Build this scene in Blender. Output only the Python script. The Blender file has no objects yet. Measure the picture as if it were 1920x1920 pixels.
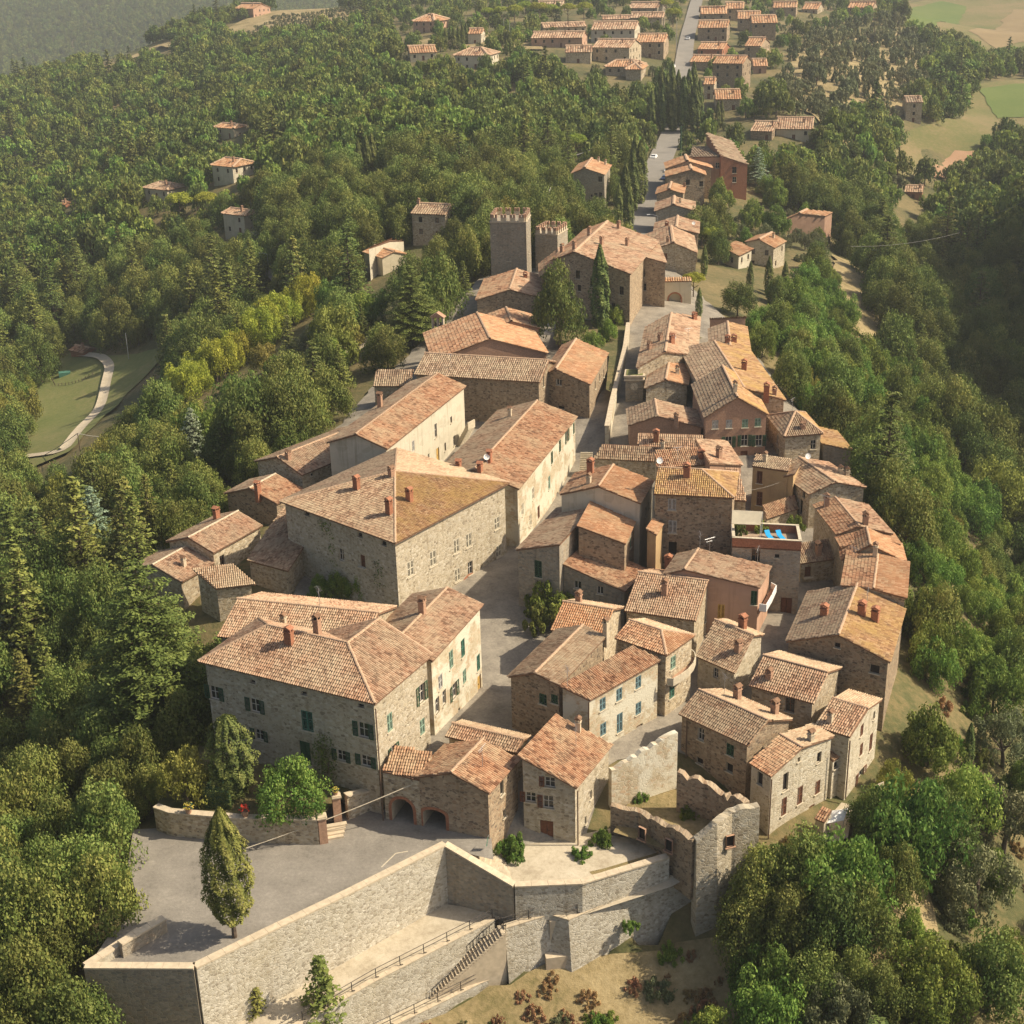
import bpy, bmesh, math, random
import numpy as np
from mathutils import Vector, Matrix
from mathutils.geometry import delaunay_2d_cdt
random.seed(7); rng = np.random.default_rng(7)
S = bpy.context.scene
COL = S.collection
# ------------------------------------------------------------------ camera
F = 2600.0; PITCH = math.radians(22.6); ROLL = math.radians(1.5); CAMZ = 77.0
fw = np.array([0, math.cos(PITCH), -math.sin(PITCH)])
r0 = np.array([1., 0, 0]); d0 = np.cross(fw, r0)
CR = r0*math.cos(ROLL) + d0*math.sin(ROLL); CD = -r0*math.sin(ROLL) + d0*math.cos(ROLL)
CP = np.array([0, 0, CAMZ])
cam_d = bpy.data.cameras.new('camera'); cam = bpy.data.objects.new('camera', cam_d); COL.objects.link(cam)
cam.matrix_world = Matrix(((CR[0], -CD[0], -fw[0], 0), (CR[1], -CD[1], -fw[1], 0), (CR[2], -CD[2], -fw[2], CAMZ), (0, 0, 0, 1)))
cam_d.sensor_fit = 'HORIZONTAL'; cam_d.sensor_width = 36.0; cam_d.lens = 36.0*F/1920.0
cam_d.clip_start = 1.0; cam_d.clip_end = 9000.0
S.camera = cam
S.render.resolution_x = 1024; S.render.resolution_y = 1024
# ------------------------------------------------------------------ light
SUN_EL = 44.0; SUN_AZ = -2.0          # azimuth: degrees from +X towards +Y
W = bpy.data.worlds.new('World'); S.world = W; W.use_nodes = True
nt = W.node_tree; nt.nodes.clear()
sky = nt.nodes.new('ShaderNodeTexSky'); sky.sky_type = 'NISHITA'; sky.sun_disc = False
sky.sun_elevation = math.radians(SUN_EL); sky.sun_rotation = math.radians(90.0-SUN_AZ)
sky.altitude = 500; sky.air_density = 1.0; sky.dust_density = 6.0; sky.ozone_density = 1.0
bg = nt.nodes.new('ShaderNodeBackground'); bg.inputs[1].default_value = 0.085
wo = nt.nodes.new('ShaderNodeOutputWorld')
nt.links.new(sky.outputs[0], bg.inputs[0]); nt.links.new(bg.outputs[0], wo.inputs[0])
sun_d = bpy.data.lights.new('sun', 'SUN'); sun_d.energy = 4.4; sun_d.angle = math.radians(0.5); sun_d.color = (1.0, 0.885, 0.70)
sun = bpy.data.objects.new('sun', sun_d); COL.objects.link(sun)
_a, _e = math.radians(SUN_AZ), math.radians(SUN_EL)
sun.rotation_euler = Vector((math.cos(_e)*math.cos(_a), math.cos(_e)*math.sin(_a), math.sin(_e))).to_track_quat('Z', 'Y').to_euler()
sun.location = (200, 100, 300)
S.view_settings.view_transform = 'Standard'; S.view_settings.look = 'None'
S.view_settings.exposure = 0.70; S.view_settings.gamma = 1.0; S.view_settings.use_curve_mapping = False
# ------------------------------------------------------------------ pixel helpers (1920 px photograph)
def ray(px, py): return fw + CR*((px-960.)/F) + CD*((py-960.)/F)
def at(px, py, z):
    v = ray(px, py); return CP + v*((z-CAMZ)/v[2])
def atY(px, py, Y):
    v = ray(px, py); return CP + v*(Y/v[1])
def prj(p):
    v = np.asarray(p, float)-CP; k = v@fw
    return 960.+F*(v@CR)/k, 960.+F*(v@CD)/k
def prja(P):
    v = P-CP; k = v@fw
    return 960.+F*(v@CR)/k, 960.+F*(v@CD)/k, k
def onplane(px, py, A, B):          # pixel ray onto the vertical plane through A, B
    n = np.array([B[1]-A[1], A[0]-B[0], 0.]); v = ray(px, py)
    t = n@(np.asarray(A)-CP)/(n@v); return CP+v*t
# ------------------------------------------------------------------ objects
def tag(o, label=None, cat=None, group=None, kind=None):
    if label: o['label'] = label
    if cat: o['category'] = cat
    if group: o['group'] = group
    if kind: o['kind'] = kind
    return o
def link(o, parent=None):
    COL.objects.link(o)
    if parent is not None: o.parent = parent
    return o
def empty(name, loc=(0, 0, 0), rz=0.0):
    o = bpy.data.objects.new(name, None); o.location = loc; o.rotation_euler = (0, 0, rz); o.empty_display_size = .5
    return link(o)
def mkmesh(name, V, Fc, mats=(), mi=None, uv=None, smooth=False, attr=None):
    me = bpy.data.meshes.new(name)
    if isinstance(Fc, np.ndarray) and isinstance(V, np.ndarray):
        k = Fc.shape[1]; n = len(Fc)
        me.vertices.add(len(V)); me.vertices.foreach_set('co', V.astype(np.float32).ravel())
        me.loops.add(n*k); me.loops.foreach_set('vertex_index', Fc.astype(np.int32).ravel())
        me.polygons.add(n); me.polygons.foreach_set('loop_start', np.arange(0, n*k, k, dtype=np.int32))
        me.update(calc_edges=True)
    else:
        me.from_pydata([tuple(v) for v in V], [], [tuple(f) for f in Fc]); me.update()
    for m in mats: me.materials.append(m)
    if mi is not None: me.polygons.foreach_set('material_index', np.asarray(mi, np.int32))
    if uv is not None:
        l = me.uv_layers.new(name='UVMap'); l.data.foreach_set('uv', np.asarray(uv, np.float32).ravel())
    if smooth: me.polygons.foreach_set('use_smooth', np.ones(len(me.polygons), bool))
    if attr is not None:
        a = me.attributes.new('rnd', 'FLOAT', 'FACE'); a.data.foreach_set('value', np.asarray(attr, np.float32))
    me.validate(clean_customdata=False) if attr is None and uv is None else None
    return me
def mobj(name, me, parent=None, loc=(0, 0, 0), rot=(0, 0, 0)):
    o = bpy.data.objects.new(name, me); o.location = loc; o.rotation_euler = rot
    return link(o, parent)
class MB:                            # collects boxes, prisms, tubes
    def __init__(s): s.V = []; s.F = []; s.M = []; s.U = []
    def add(s, V, Fs, m=0):
        b = len(s.V); s.V += [tuple(v) for v in V]
        for f in Fs: s.F.append([b+i for i in f]); s.M.append(m)
    def box(s, c, size, m=0, rz=0.0, R=None):
        x, y, z = (d/2 for d in size)
        P = np.array([[-x, -y, -z], [x, -y, -z], [x, y, -z], [-x, y, -z], [-x, -y, z], [x, -y, z], [x, y, z], [-x, y, z]])
        if R is not None: P = P@np.asarray(R).T
        elif rz: c_, s_ = math.cos(rz), math.sin(rz); P = P@np.array([[c_, s_, 0], [-s_, c_, 0], [0, 0, 1]])
        s.add(P+np.asarray(c), [(0, 3, 2, 1), (4, 5, 6, 7), (0, 1, 5, 4), (1, 2, 6, 5), (2, 3, 7, 6), (3, 0, 4, 7)], m)
    def tube(s, pts, r, n=6, m=0, r2=None):
        pts = [np.asarray(p, float) for p in pts]; rings = []; b = len(s.V)
        for i, p in enumerate(pts):
            d = pts[min(i+1, len(pts)-1)]-pts[max(i-1, 0)]; d = d/(np.linalg.norm(d)+1e-9)
            u = np.cross(d, [0, 0, 1.]) if abs(d[2]) < .9 else np.cross(d, [1., 0, 0]); u /= np.linalg.norm(u); w = np.cross(d, u)
            rr = r if r2 is None else r+(r2-r)*i/max(1, len(pts)-1)
            for k in range(n):
                a = 2*math.pi*k/n; s.V.append(tuple(p+rr*(math.cos(a)*u+math.sin(a)*w)))
        for i in range(len(pts)-1):
            for k in range(n):
                k2 = (k+1) % n; s.F.append([b+i*n+k, b+i*n+k2, b+(i+1)*n+k2, b+(i+1)*n+k]); s.M.append(m)
        s.F.append([b+k for k in range(n)][::-1]); s.M.append(m)
        s.F.append([b+(len(pts)-1)*n+k for k in range(n)]); s.M.append(m)
    def prism(s, poly, z0, z1, m=0):
        n = len(poly); V = [(p[0], p[1], z0) for p in poly]+[(p[0], p[1], z1) for p in poly]
        s.add(V, [list(range(n))[::-1], list(range(n, 2*n))]+[[i, (i+1) % n, n+(i+1) % n, n+i] for i in range(n)], m)
    def build(s, name, mats, parent=None, loc=(0, 0, 0), rot=(0, 0, 0), smooth=False):
        return mobj(name, mkmesh(name, s.V, s.F, mats if isinstance(mats, (list, tuple)) else [mats], s.M, None, smooth), parent, loc, rot)
    def mesh(s, name, mats): return mkmesh(name, s.V, s.F, mats if isinstance(mats, (list, tuple)) else [mats], s.M)
# ------------------------------------------------------------------ materials
def newmat(name):
    m = bpy.data.materials.new(name); m.use_nodes = True; t = m.node_tree; t.nodes.clear()
    o = t.nodes.new('ShaderNodeOutputMaterial'); b = t.nodes.new('ShaderNodeBsdfPrincipled'); t.links.new(b.outputs[0], o.inputs[0])
    b.inputs['Roughness'].default_value = .9; b.inputs['Specular IOR Level'].default_value = .2
    return m, t, b
def N(t, k, **kw):
    n = t.nodes.new('ShaderNode'+k)
    for a, v in kw.items():
        if a.startswith('i_'):
            n.inputs[int(a[2:]) if a[2:].isdigit() else a[2:].replace('_', ' ')].default_value = v
        else: setattr(n, a, v)
    return n
def ramp(t, stops, fac=None, mode='LINEAR'):
    r = t.nodes.new('ShaderNodeValToRGB'); r.color_ramp.interpolation = mode; e = r.color_ramp.elements
    while len(e) < len(stops): e.new(.5)
    for q, (p, c) in zip(e, stops): q.position = p; q.color = (*c, 1)
    if fac is not None: t.links.new(fac, r.inputs[0])
    return r
def mix(t, f, a, b, mode='MIX'):
    n = t.nodes.new('ShaderNodeMix'); n.data_type = 'RGBA'; n.blend_type = mode
    for s, v in ((0, f), (6, a), (7, b)):
        if isinstance(v, bpy.types.NodeSocket): t.links.new(v, n.inputs[s])
        elif isinstance(v, (int, float)): n.inputs[s].default_value = v
        else: n.inputs[s].default_value = (*v, 1)
    return n.outputs[2]
def math_(t, op, a, b=None):
    n = t.nodes.new('ShaderNodeMath'); n.operation = op
    for s, v in ((0, a), (1, b)):
        if v is None: continue
        if isinstance(v, bpy.types.NodeSocket): t.links.new(v, n.inputs[s])
        else: n.inputs[s].default_value = v
    return n.outputs[0]
def bump(t, h, b, strength=.5, dist=.05):
    n = N(t, 'Bump', i_Strength=strength, i_Distance=dist); t.links.new(h, n.inputs['Height']); t.links.new(n.outputs[0], b.inputs['Normal'])
def plain(name, c, rough=.8, var=.15, scale=3.0, metal=0.0):
    m, t, b = newmat(name); g = N(t, 'NewGeometry'); n = N(t, 'TexNoise', i_Scale=scale, i_Detail=4.0); t.links.new(g.outputs['Position'], n.inputs['Vector'])
    lo = tuple(x*(1-var) for x in c); hi = tuple(min(1, x*(1+var)) for x in c)
    r = ramp(t, [(.3, lo), (.7, hi)], n.outputs['Fac']); t.links.new(r.outputs[0], b.inputs['Base Color'])
    b.inputs['Roughness'].default_value = rough; b.inputs['Metallic'].default_value = metal
    return m
def stone(name, cols, mortar, sx=2.6, sy=4.2, stain=(.16, .12, .08), staink=.35, plaster=None, bs=.5):
    """rubble masonry in metres of wall UV; optional plaster patches"""
    m, t, b = newmat(name); uv = N(t, 'UVMap'); oi = N(t, 'ObjectInfo')
    mp = N(t, 'Mapping'); mp.inputs['Scale'].default_value = (sx, sy, 1); t.links.new(uv.outputs[0], mp.inputs[0])
    wob = N(t, 'TexNoise', i_Scale=1.4, i_Detail=2.0); t.links.new(mp.outputs[0], wob.inputs['Vector'])
    v0 = mix(t, .12, mp.outputs[0], wob.outputs['Color'], 'ADD')
    vo = N(t, 'TexVoronoi', i_Scale=1.0, i_Randomness=.85); t.links.new(v0, vo.inputs['Vector'])
    ve = N(t, 'TexVoronoi', feature='DISTANCE_TO_EDGE', i_Scale=1.0, i_Randomness=.85); t.links.new(v0, ve.inputs['Vector'])
    sep = N(t, 'SeparateColor'); t.links.new(vo.outputs['Color'], sep.inputs[0])
    k = len(cols); r = ramp(t, [((i+.5)/k, c) for i, c in enumerate(cols)], sep.outputs[0])
    edge = ramp(t, [(.02, (1, 1, 1)), (.10, (0, 0, 0))], ve.outputs['Distance'])
    c = mix(t, edge.outputs[0], r.outputs[0], mortar)
    big = N(t, 'TexNoise', i_Scale=.22, i_Detail=5.0, i_Roughness=.65)
    cx = N(t, 'CombineXYZ'); t.links.new(math_(t, 'MULTIPLY', oi.outputs['Random'], 90.0), cx.inputs[0])
    va = N(t, 'VectorMath', operation='ADD'); t.links.new(uv.outputs[0], va.inputs[0]); t.links.new(cx.outputs[0], va.inputs[1]); t.links.new(va.outputs[0], big.inputs['Vector'])
    st = ramp(t, [(.48, (0, 0, 0)), (.75, (1, 1, 1))], big.outputs['Fac'])
    c = mix(t, math_(t, 'MULTIPLY', st.outputs[0], staink), c, stain)
    str_ = N(t, 'TexNoise', i_Scale=1.0, i_Detail=3.0); ms = N(t, 'Mapping'); ms.inputs['Scale'].default_value = (1.6, .12, 1); t.links.new(va.outputs[0], ms.inputs[0]); t.links.new(ms.outputs[0], str_.inputs['Vector'])
    sr = ramp(t, [(.55, (1, 1, 1)), (.8, (.62, .58, .52))], str_.outputs['Fac'])
    c = mix(t, .8, c, sr.outputs[0], 'MULTIPLY')
    h = edge.outputs[0]
    if plaster:
        pn = N(t, 'TexNoise', i_Scale=.35, i_Detail=6.0, i_Roughness=.7); t.links.new(va.outputs[0], pn.inputs['Vector'])
        pr = ramp(t, [(plaster[1]-.04, (0, 0, 0)), (plaster[1]+.04, (1, 1, 1))], pn.outputs['Fac'])
        c = mix(t, pr.outputs[0], c, plaster[0])
    hv = N(t, 'HueSaturation'); t.links.new(c, hv.inputs['Color']); t.links.new(math_(t, 'ADD', math_(t, 'MULTIPLY', oi.outputs['Random'], .22), .89), hv.inputs['Value'])
    t.links.new(hv.outputs[0], b.inputs['Base Color'])
    inv = math_(t, 'SUBTRACT', 1.0, h); bump(t, inv, b, bs, .06)
    return m
def tilemat(name, cols, lichen=None, lk=.5, scale=.25, moss=(.10, .085, .06), mk=.35):
    """terracotta: every tile its own tone (face attribute), patches of lichen and soot"""
    m, t, b = newmat(name); a = N(t, 'Attribute', attribute_name='rnd'); g = N(t, 'NewGeometry'); oi = N(t, 'ObjectInfo')
    k = len(cols); r = ramp(t, [((i+.5)/k, c) for i, c in enumerate(cols)], a.outputs['Fac'])
    c = r.outputs[0]
    n2 = N(t, 'TexNoise', i_Scale=.45, i_Detail=6.0, i_Roughness=.7); t.links.new(g.outputs['Position'], n2.inputs['Vector'])
    s2 = ramp(t, [(.46, (0, 0, 0)), (.68, (1, 1, 1))], n2.outputs['Fac'])
    c = mix(t, math_(t, 'MULTIPLY', s2.outputs[0], mk), c, moss)
    if lichen:
        n1 = N(t, 'TexNoise', i_Scale=scale, i_Detail=7.0, i_Roughness=.72)
        va = N(t, 'VectorMath', operation='ADD'); va.inputs[1].default_value = (31.7, 11.3, 5.1); t.links.new(g.outputs['Position'], va.inputs[0]); t.links.new(va.outputs[0], n1.inputs['Vector'])
        s1 = ramp(t, [(.55-lk*.3, (0, 0, 0)), (.75-lk*.3, (1, 1, 1))], n1.outputs['Fac'])
        q = math_(t, 'MULTIPLY', s1.outputs[0], math_(t, 'ADD', math_(t, 'MULTIPLY', a.outputs['Fac'], .5), .45))
        c = mix(t, q, c, lichen)
    hv = N(t, 'HueSaturation'); t.links.new(c, hv.inputs['Color']); t.links.new(math_(t, 'ADD', math_(t, 'MULTIPLY', oi.outputs['Random'], .2), .92), hv.inputs['Value'])
    t.links.new(hv.outputs[0], b.inputs['Base Color'])
    n3 = N(t, 'TexNoise', i_Scale=14.0, i_Detail=3.0); t.links.new(g.outputs['Position'], n3.inputs['Vector']); bump(t, n3.outputs['Fac'], b, .4, .03)
    b.inputs['Roughness'].default_value = .95
    return m
def leafmat(name, cols, trans=.25, vary=.12):
    cols = [(c[0]*1.68, c[1]*1.78, c[2]*1.4) for c in cols]
    m, t, b = newmat(name); a = N(t, 'Attribute', attribute_name='rnd'); oi = N(t, 'ObjectInfo')
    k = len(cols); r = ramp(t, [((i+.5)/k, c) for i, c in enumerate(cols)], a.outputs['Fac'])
    hv = N(t, 'HueSaturation'); t.links.new(r.outputs[0], hv.inputs['Color'])
    t.links.new(math_(t, 'ADD', math_(t, 'MULTIPLY', oi.outputs['Random'], -.055), .507), hv.inputs['Hue'])
    hv.inputs['Saturation'].default_value = .93
    sc = math_(t, 'FRACT', math_(t, 'MULTIPLY', oi.outputs['Random'], 7.31))
    t.links.new(math_(t, 'ADD', math_(t, 'MULTIPLY', sc, vary*4), 1-vary*2), hv.inputs['Value'])
    t.links.new(hv.outputs[0], b.inputs['Base Color']); b.inputs['Roughness'].default_value = .7; b.inputs['Specular IOR Level'].default_value = .15
    tr = N(t, 'BsdfTranslucent'); t.links.new(hv.outputs[0], tr.inputs[0]); ms = N(t, 'MixShader'); ms.inputs[0].default_value = trans
    o = [n for n in t.nodes if n.type == 'OUTPUT_MATERIAL'][0]
    t.links.new(b.outputs[0], ms.inputs[1]); t.links.new(tr.outputs[0], ms.inputs[2]); t.links.new(ms.outputs[0], o.inputs[0])
    return m
def groundmat(name, stops, scale=.08, fine=1.2, b2=.4, stops2=None):
    m, t, b = newmat(name); g = N(t, 'NewGeometry')
    n1 = N(t, 'TexNoise', i_Scale=scale, i_Detail=8.0, i_Roughness=.65); t.links.new(g.outputs['Position'], n1.inputs['Vector'])
    n2 = N(t, 'TexNoise', i_Scale=fine, i_Detail=6.0, i_Roughness=.7); t.links.new(g.outputs['Position'], n2.inputs['Vector'])
    f = math_(t, 'ADD', math_(t, 'MULTIPLY', n1.outputs['Fac'], .6), math_(t, 'MULTIPLY', n2.outputs['Fac'], .4))
    r = ramp(t, stops, f); t.links.new(r.outputs[0], b.inputs['Base Color']); bump(t, n2.outputs['Fac'], b, b2, .3)
    return m
M = {}
sand = [(.36, .275, .17), (.50, .41, .28), (.27, .205, .13), (.58, .50, .36), (.42, .32, .20), (.20, .155, .105), (.47, .40, .29)]
M['stone'] = stone('stone_tan', sand, (.47, .39, .265))
M['stone2'] = stone('stone_pale', [(.40, .335, .23), (.51, .44, .32), (.32, .26, .17), (.58, .52, .40), (.24, .195, .13), (.46, .385, .265)], (.50, .43, .31), 2.4, 3.8, (.24, .19, .13), .3)
M['stone3'] = stone('stone_cream', [(.50, .43, .31), (.60, .53, .40), (.42, .35, .24), (.66, .60, .47), (.33, .27, .185), (.56, .48, .34)], (.60, .53, .39), 2.4, 3.8, (.30, .24, .16), .3)
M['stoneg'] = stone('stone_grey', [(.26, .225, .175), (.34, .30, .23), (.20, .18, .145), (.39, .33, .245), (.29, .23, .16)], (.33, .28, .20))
M['stoneb'] = stone('stone_brown', [(.30, .215, .135), (.39, .295, .19), (.21, .155, .10), (.45, .345, .225), (.33, .22, .13), (.16, .12, .085)], (.36, .28, .185))
M['plaster'] = stone('plaster_cream', [(.54, .46, .31), (.57, .49, .34), (.50, .43, .29)], (.54, .46, .32), .8, 1.1, (.30, .25, .17), .4, None, .1)
M['plasterw'] = stone('plaster_pale', [(.52, .465, .345), (.55, .49, .37), (.46, .41, .30)], (.52, .465, .35), .8, 1.1, (.33, .29, .22), .35, None, .1)
M['plasterp'] = stone('plaster_peeling', [(.46, .38, .25), (.53, .45, .31), (.40, .32, .20), (.49, .36, .23)], (.50, .43, .30), 2.0, 3.4, (.27, .21, .14), .4, ((.60, .55, .42), .5), .3)
M['ochre'] = stone('plaster_ochre', [(.47, .32, .16), (.50, .35, .18), (.43, .29, .15)], (.47, .32, .165), .7, .9, (.25, .17, .10), .4, None, .1)
M['rose'] = stone('plaster_rose', [(.42, .26, .17), (.45, .28, .19), (.39, .24, .16)], (.42, .26, .175), .7, .9, (.25, .16, .11), .4, None, .1)
M['brick'] = plain('brick_red', (.33, .145, .08), .9, .25, 6)
M['brickp'] = plain('brick_pink', (.37, .225, .145), .9, .2, 5)
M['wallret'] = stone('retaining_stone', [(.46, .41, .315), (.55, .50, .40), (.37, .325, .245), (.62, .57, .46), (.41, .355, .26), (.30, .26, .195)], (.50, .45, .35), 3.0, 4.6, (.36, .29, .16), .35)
M['coping'] = plain('coping_stone', (.50, .41, .285), .9, .14, 2)
T = {}
T['warm'] = tilemat('tiles_warm', [(.19, .09, .048), (.35, .18, .097), (.44, .245, .138), (.32, .155, .082), (.50, .315, .185), (.40, .21, .112)], (.45, .33, .20), .35)
T['pink'] = tilemat('tiles_pink', [(.20, .11, .065), (.33, .19, .113), (.41, .245, .148), (.35, .195, .113), (.49, .33, .212), (.42, .25, .152)], (.44, .335, .215), .4)
T['brown'] = tilemat('tiles_brown', [(.18, .105, .063), (.29, .177, .107), (.36, .227, .138), (.24, .145, .087), (.42, .285, .18)], (.38, .295, .19), .5, .4, (.085, .065, .045), .45)
T['grey'] = tilemat('tiles_grey', [(.18, .115, .072), (.285, .187, .118), (.355, .24, .154), (.235, .152, .098), (.42, .30, .20)], (.36, .28, .18), .5, .4, (.085, .068, .05), .45)
T['yellow'] = tilemat('tiles_lichen', [(.25, .138, .07), (.36, .205, .102), (.43, .257, .13), (.31, .168, .083), (.48, .315, .17)], (.42, .275, .095), .42, .3)
T['orange'] = tilemat('tiles_orange', [(.36, .178, .088), (.425, .225, .115), (.47, .258, .135), (.345, .168, .083), (.51, .31, .175)], (.45, .32, .18), .25)
T['pale'] = tilemat('tiles_pale', [(.36, .235, .14), (.44, .305, .19), (.50, .365, .235), (.33, .205, .12)], (.46, .36, .23), .45)
M['under'] = plain('tile_bed', (.20, .115, .068), .95, .3, 3)
M['ridge'] = plain('ridge_mortar', (.43, .29, .185), .95, .22, 5)
M['wood_brown'] = plain('wood_brown', (.155, .066, .036), .7, .25, 6)
M['wood_green'] = plain('wood_green', (.035, .082, .042), .65, .25, 6)
M['wood_teal'] = plain('wood_teal', (.065, .165, .115), .65, .2, 6)
M['wood_mint'] = plain('wood_mint', (.24, .34, .25), .65, .15, 6)
M['wood_blue'] = plain('wood_blue', (.14, .22, .23), .65, .15, 6)
M['wood_grey'] = plain('wood_grey', (.42, .40, .36), .7, .12, 6)
M['wood_cream'] = plain('wood_cream', (.58, .52, .39), .7, .1, 6)
M['wood_ochre'] = plain('wood_ochre', (.52, .33, .10), .7, .1, 6)
M['frame'] = plain('window_frame', (.55, .50, .42), .6, .1, 6)
M['framed'] = plain('window_frame_dark', (.17, .10, .06), .6, .2, 6)
M['sill'] = plain('window_sill', (.50, .43, .31), .9, .15, 3)
g_, gt, gb = newmat('window_glass'); gb.inputs['Base Color'].default_value = (.018, .02, .022, 1); gb.inputs['Roughness'].default_value = .12; gb.inputs['Specular IOR Level'].default_value = .5; M['glass'] = g_
M['wire'] = plain('wire', (.33, .31, .27), .8, .05, 2)
M['dark'] = plain('shade_backing', (.03, .024, .02), 1, .2, 2)  # near-black colour painted in for the shade inside holes and arches
M['iron'] = plain('iron', (.07, .06, .05), .6, .2, 4)
M['pipe'] = plain('copper_pipe', (.14, .09, .06), .5, .2, 4)
M['white'] = plain('white_enamel', (.75, .73, .68), .5, .05, 4)
M['steel'] = plain('galvanised_steel', (.42, .42, .42), .4, .1, 4, .6)
M['bark'] = plain('bark', (.115, .085, .06), .95, .35, 3)
M['asphalt'] = groundmat('asphalt', [(.36, (.15, .135, .11)), (.46, (.205, .183, .15)), (.54, (.235, .21, .172)), (.64, (.30, .268, .22))], .3, 3.2, .15)
M['paving'] = groundmat('street_paving', [(.36, (.15, .128, .10)), (.5, (.235, .205, .16)), (.64, (.32, .28, .215))], .4, 3.5, .2)
M['road'] = groundmat('road_asphalt', [(.3, (.17, .155, .13)), (.7, (.25, .225, .19))], .2, 2.0, .1)
M['gravel'] = groundmat('gravel', [(.3, (.38, .31, .21)), (.7, (.55, .47, .34))], .5, 3.0, .3)
M['ramp'] = groundmat('ramp_concrete', [(.36, (.31, .255, .175)), (.5, (.44, .375, .27)), (.64, (.53, .46, .34))], .35, 2.6, .15)
M['soil'] = groundmat('undergrowth', [(.30, (.045, .05, .018)), (.45, (.085, .085, .032)), (.55, (.16, .125, .055)), (.7, (.25, .19, .09))], .05, .9, .6)
M['drygrass'] = groundmat('dry_grass', [(.35, (.13, .11, .042)), (.48, (.25, .19, .09)), (.58, (.33, .255, .13)), (.68, (.42, .33, .18))], .12, 1.6, .6)
M['field'] = groundmat('field_grass', [(.36, (.085, .105, .028)), (.47, (.135, .125, .042)), (.58, (.20, .15, .07)), (.66, (.225, .155, .08))], .02, .8, .3)
M['greenfield'] = groundmat('green_field', [(.35, (.075, .115, .022)), (.65, (.13, .155, .04))], .03, .8, .3)
M['brownfield'] = groundmat('stubble_field', [(.35, (.17, .12, .055)), (.65, (.26, .19, .095))], .03, .8, .3)
M['meadow'] = groundmat('meadow', [(.3, (.10, .13, .035)), (.5, (.16, .165, .055)), (.7, (.25, .205, .09))], .05, .8, .3)
M['plough'] = groundmat('ploughed_soil', [(.3, (.27, .15, .08)), (.7, (.38, .24, .14))], .06, 1.2, .5)
# ------------------------------------------------------------------ terrain height
CT = []
def cz(px, py, z): p = at(px, py, z); CT.append((p[0], p[1], z))
def cY(px, py, Y, dz=0.0): p = atY(px, py, Y); CT.append((p[0], p[1], p[2]+dz))
for p in [(719,1535,0),(560,1560,0),(420,1600,0),(330,1590,0.5),(930,1617,-2.4),(1050,1640,-2.8),(1200,1600,-3),(1290,1500,-1.5),(1445,1533,-2.4),(1588,1502,-4.4),(1495,1548,-4.4),(1535,1542,-5.0),(1560,1525,-5.0),(1530,1580,-5.6),(1470,1000,2.8),(1440,935,3.5),(1185,700,6.4),(1168,800,5.6),(1150,860,5),(1200,640,7.5),
          (903,1300,.8),(1106,1412,1),(955,1342,1),(975,1140,1.8),(1005,1140,2),(1310,1225,.8),(1418,1172,1.4),(1378,1310,0),(1040,965,1.8),(1075,905,2.6),(1095,855,3.6),(1445,1180,1),(1404,1345,.5),(1664,1326,-1),(1478,1240,2),
          (545,1123,2),(640,1110,2),(780,1105,2),(958,1046,2.5),(862,834,4.5),(822,858,4),(1250,1080,2.5),(1470,1150,1.4),(1440,860,6),(1472,870,6),(1593,890,3.5),(1618,960,3),(1700,1080,0),
          (1106,780,6.5),(1180,835,6.5),(1010,778,6.5),(940,770,6),(897,590,8),(1182,640,8.5),(924,535,9),(1310,700,8),(1400,640,7),(1240,602,9),(1270,560,8.5),
          (400,1075,2.5),(566,925,3.5),(300,1110,0),(1330,1300,.4),(500,1500,2),(400,1500,1.8),(600,1480,2)]: cz(*p)
# ridge with the road, far village
for p in [(1229,465,340),(1220,420,375),(1250,300,465),(1262,255,515),(1155,140,600),(1155,100,650),(1155,60,725),(1155,20,810),(1317,132,640),(1300,60,720),(1330,10,860),(1076,390,390),(900,140,600),(800,110,640),(900,70,720),(1000,20,830),
          (1450,90,680),(1520,20,860),(1451,500,345),(1410,320,440),(1500,250,505),(1640,15,900),
          (1760,310,560),(1720,380,500),(1850,220,640),(1850,60,980),(1750,40,930),(1600,150,620),(1560,230,520),(1717,228,590),(1900,120,800),
          (1600,500,360),(1480,560,310),(1700,450,430),(1700,800,252),(1800,650,330),(1880,850,300),(1910,500,430),(1750,1200,150),(1850,1150,195),(1900,1500,128),(1600,1700,100),(1800,1750,104),(1600,1850,94),(1900,1880,100),
          (1560,1560,109),(1750,1480,122),(1650,620,315),(1900,700,360),
          (600,600,300),(700,250,480),(700,420,360),(815,400,370),(725,480,335),(600,380,410),(440,330,500),(303,370,480),(447,430,420),(430,250,570),(520,160,690),(650,90,760),(800,30,860),(640,30,950),(470,25,1020),
          (0,850,300),(150,655,380),(200,760,330),(300,500,430),(100,450,520),(0,400,600),(150,300,680),(0,220,830),(100,170,880),(240,110,960),(350,60,1050),
          (300,900,215),(500,700,270),(380,750,270),(650,660,262),(100,1050,210),(60,1300,150),(250,1200,150),(100,1500,125),(250,1380,140)]: cY(*p)
for p in [(250,1650,-1.2),(300,1690,-.3),(280,1600,-.3),(215,1720,-1.5),(330,1560,0),(1100,1800,-11.2),(1230,1795,-10.8),(1330,1765,-9.5),(1000,1830,-11.5),(800,1935,-12.2),(600,2010,-12.6),(1420,1740,-8.5)]: cz(*p)
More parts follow.
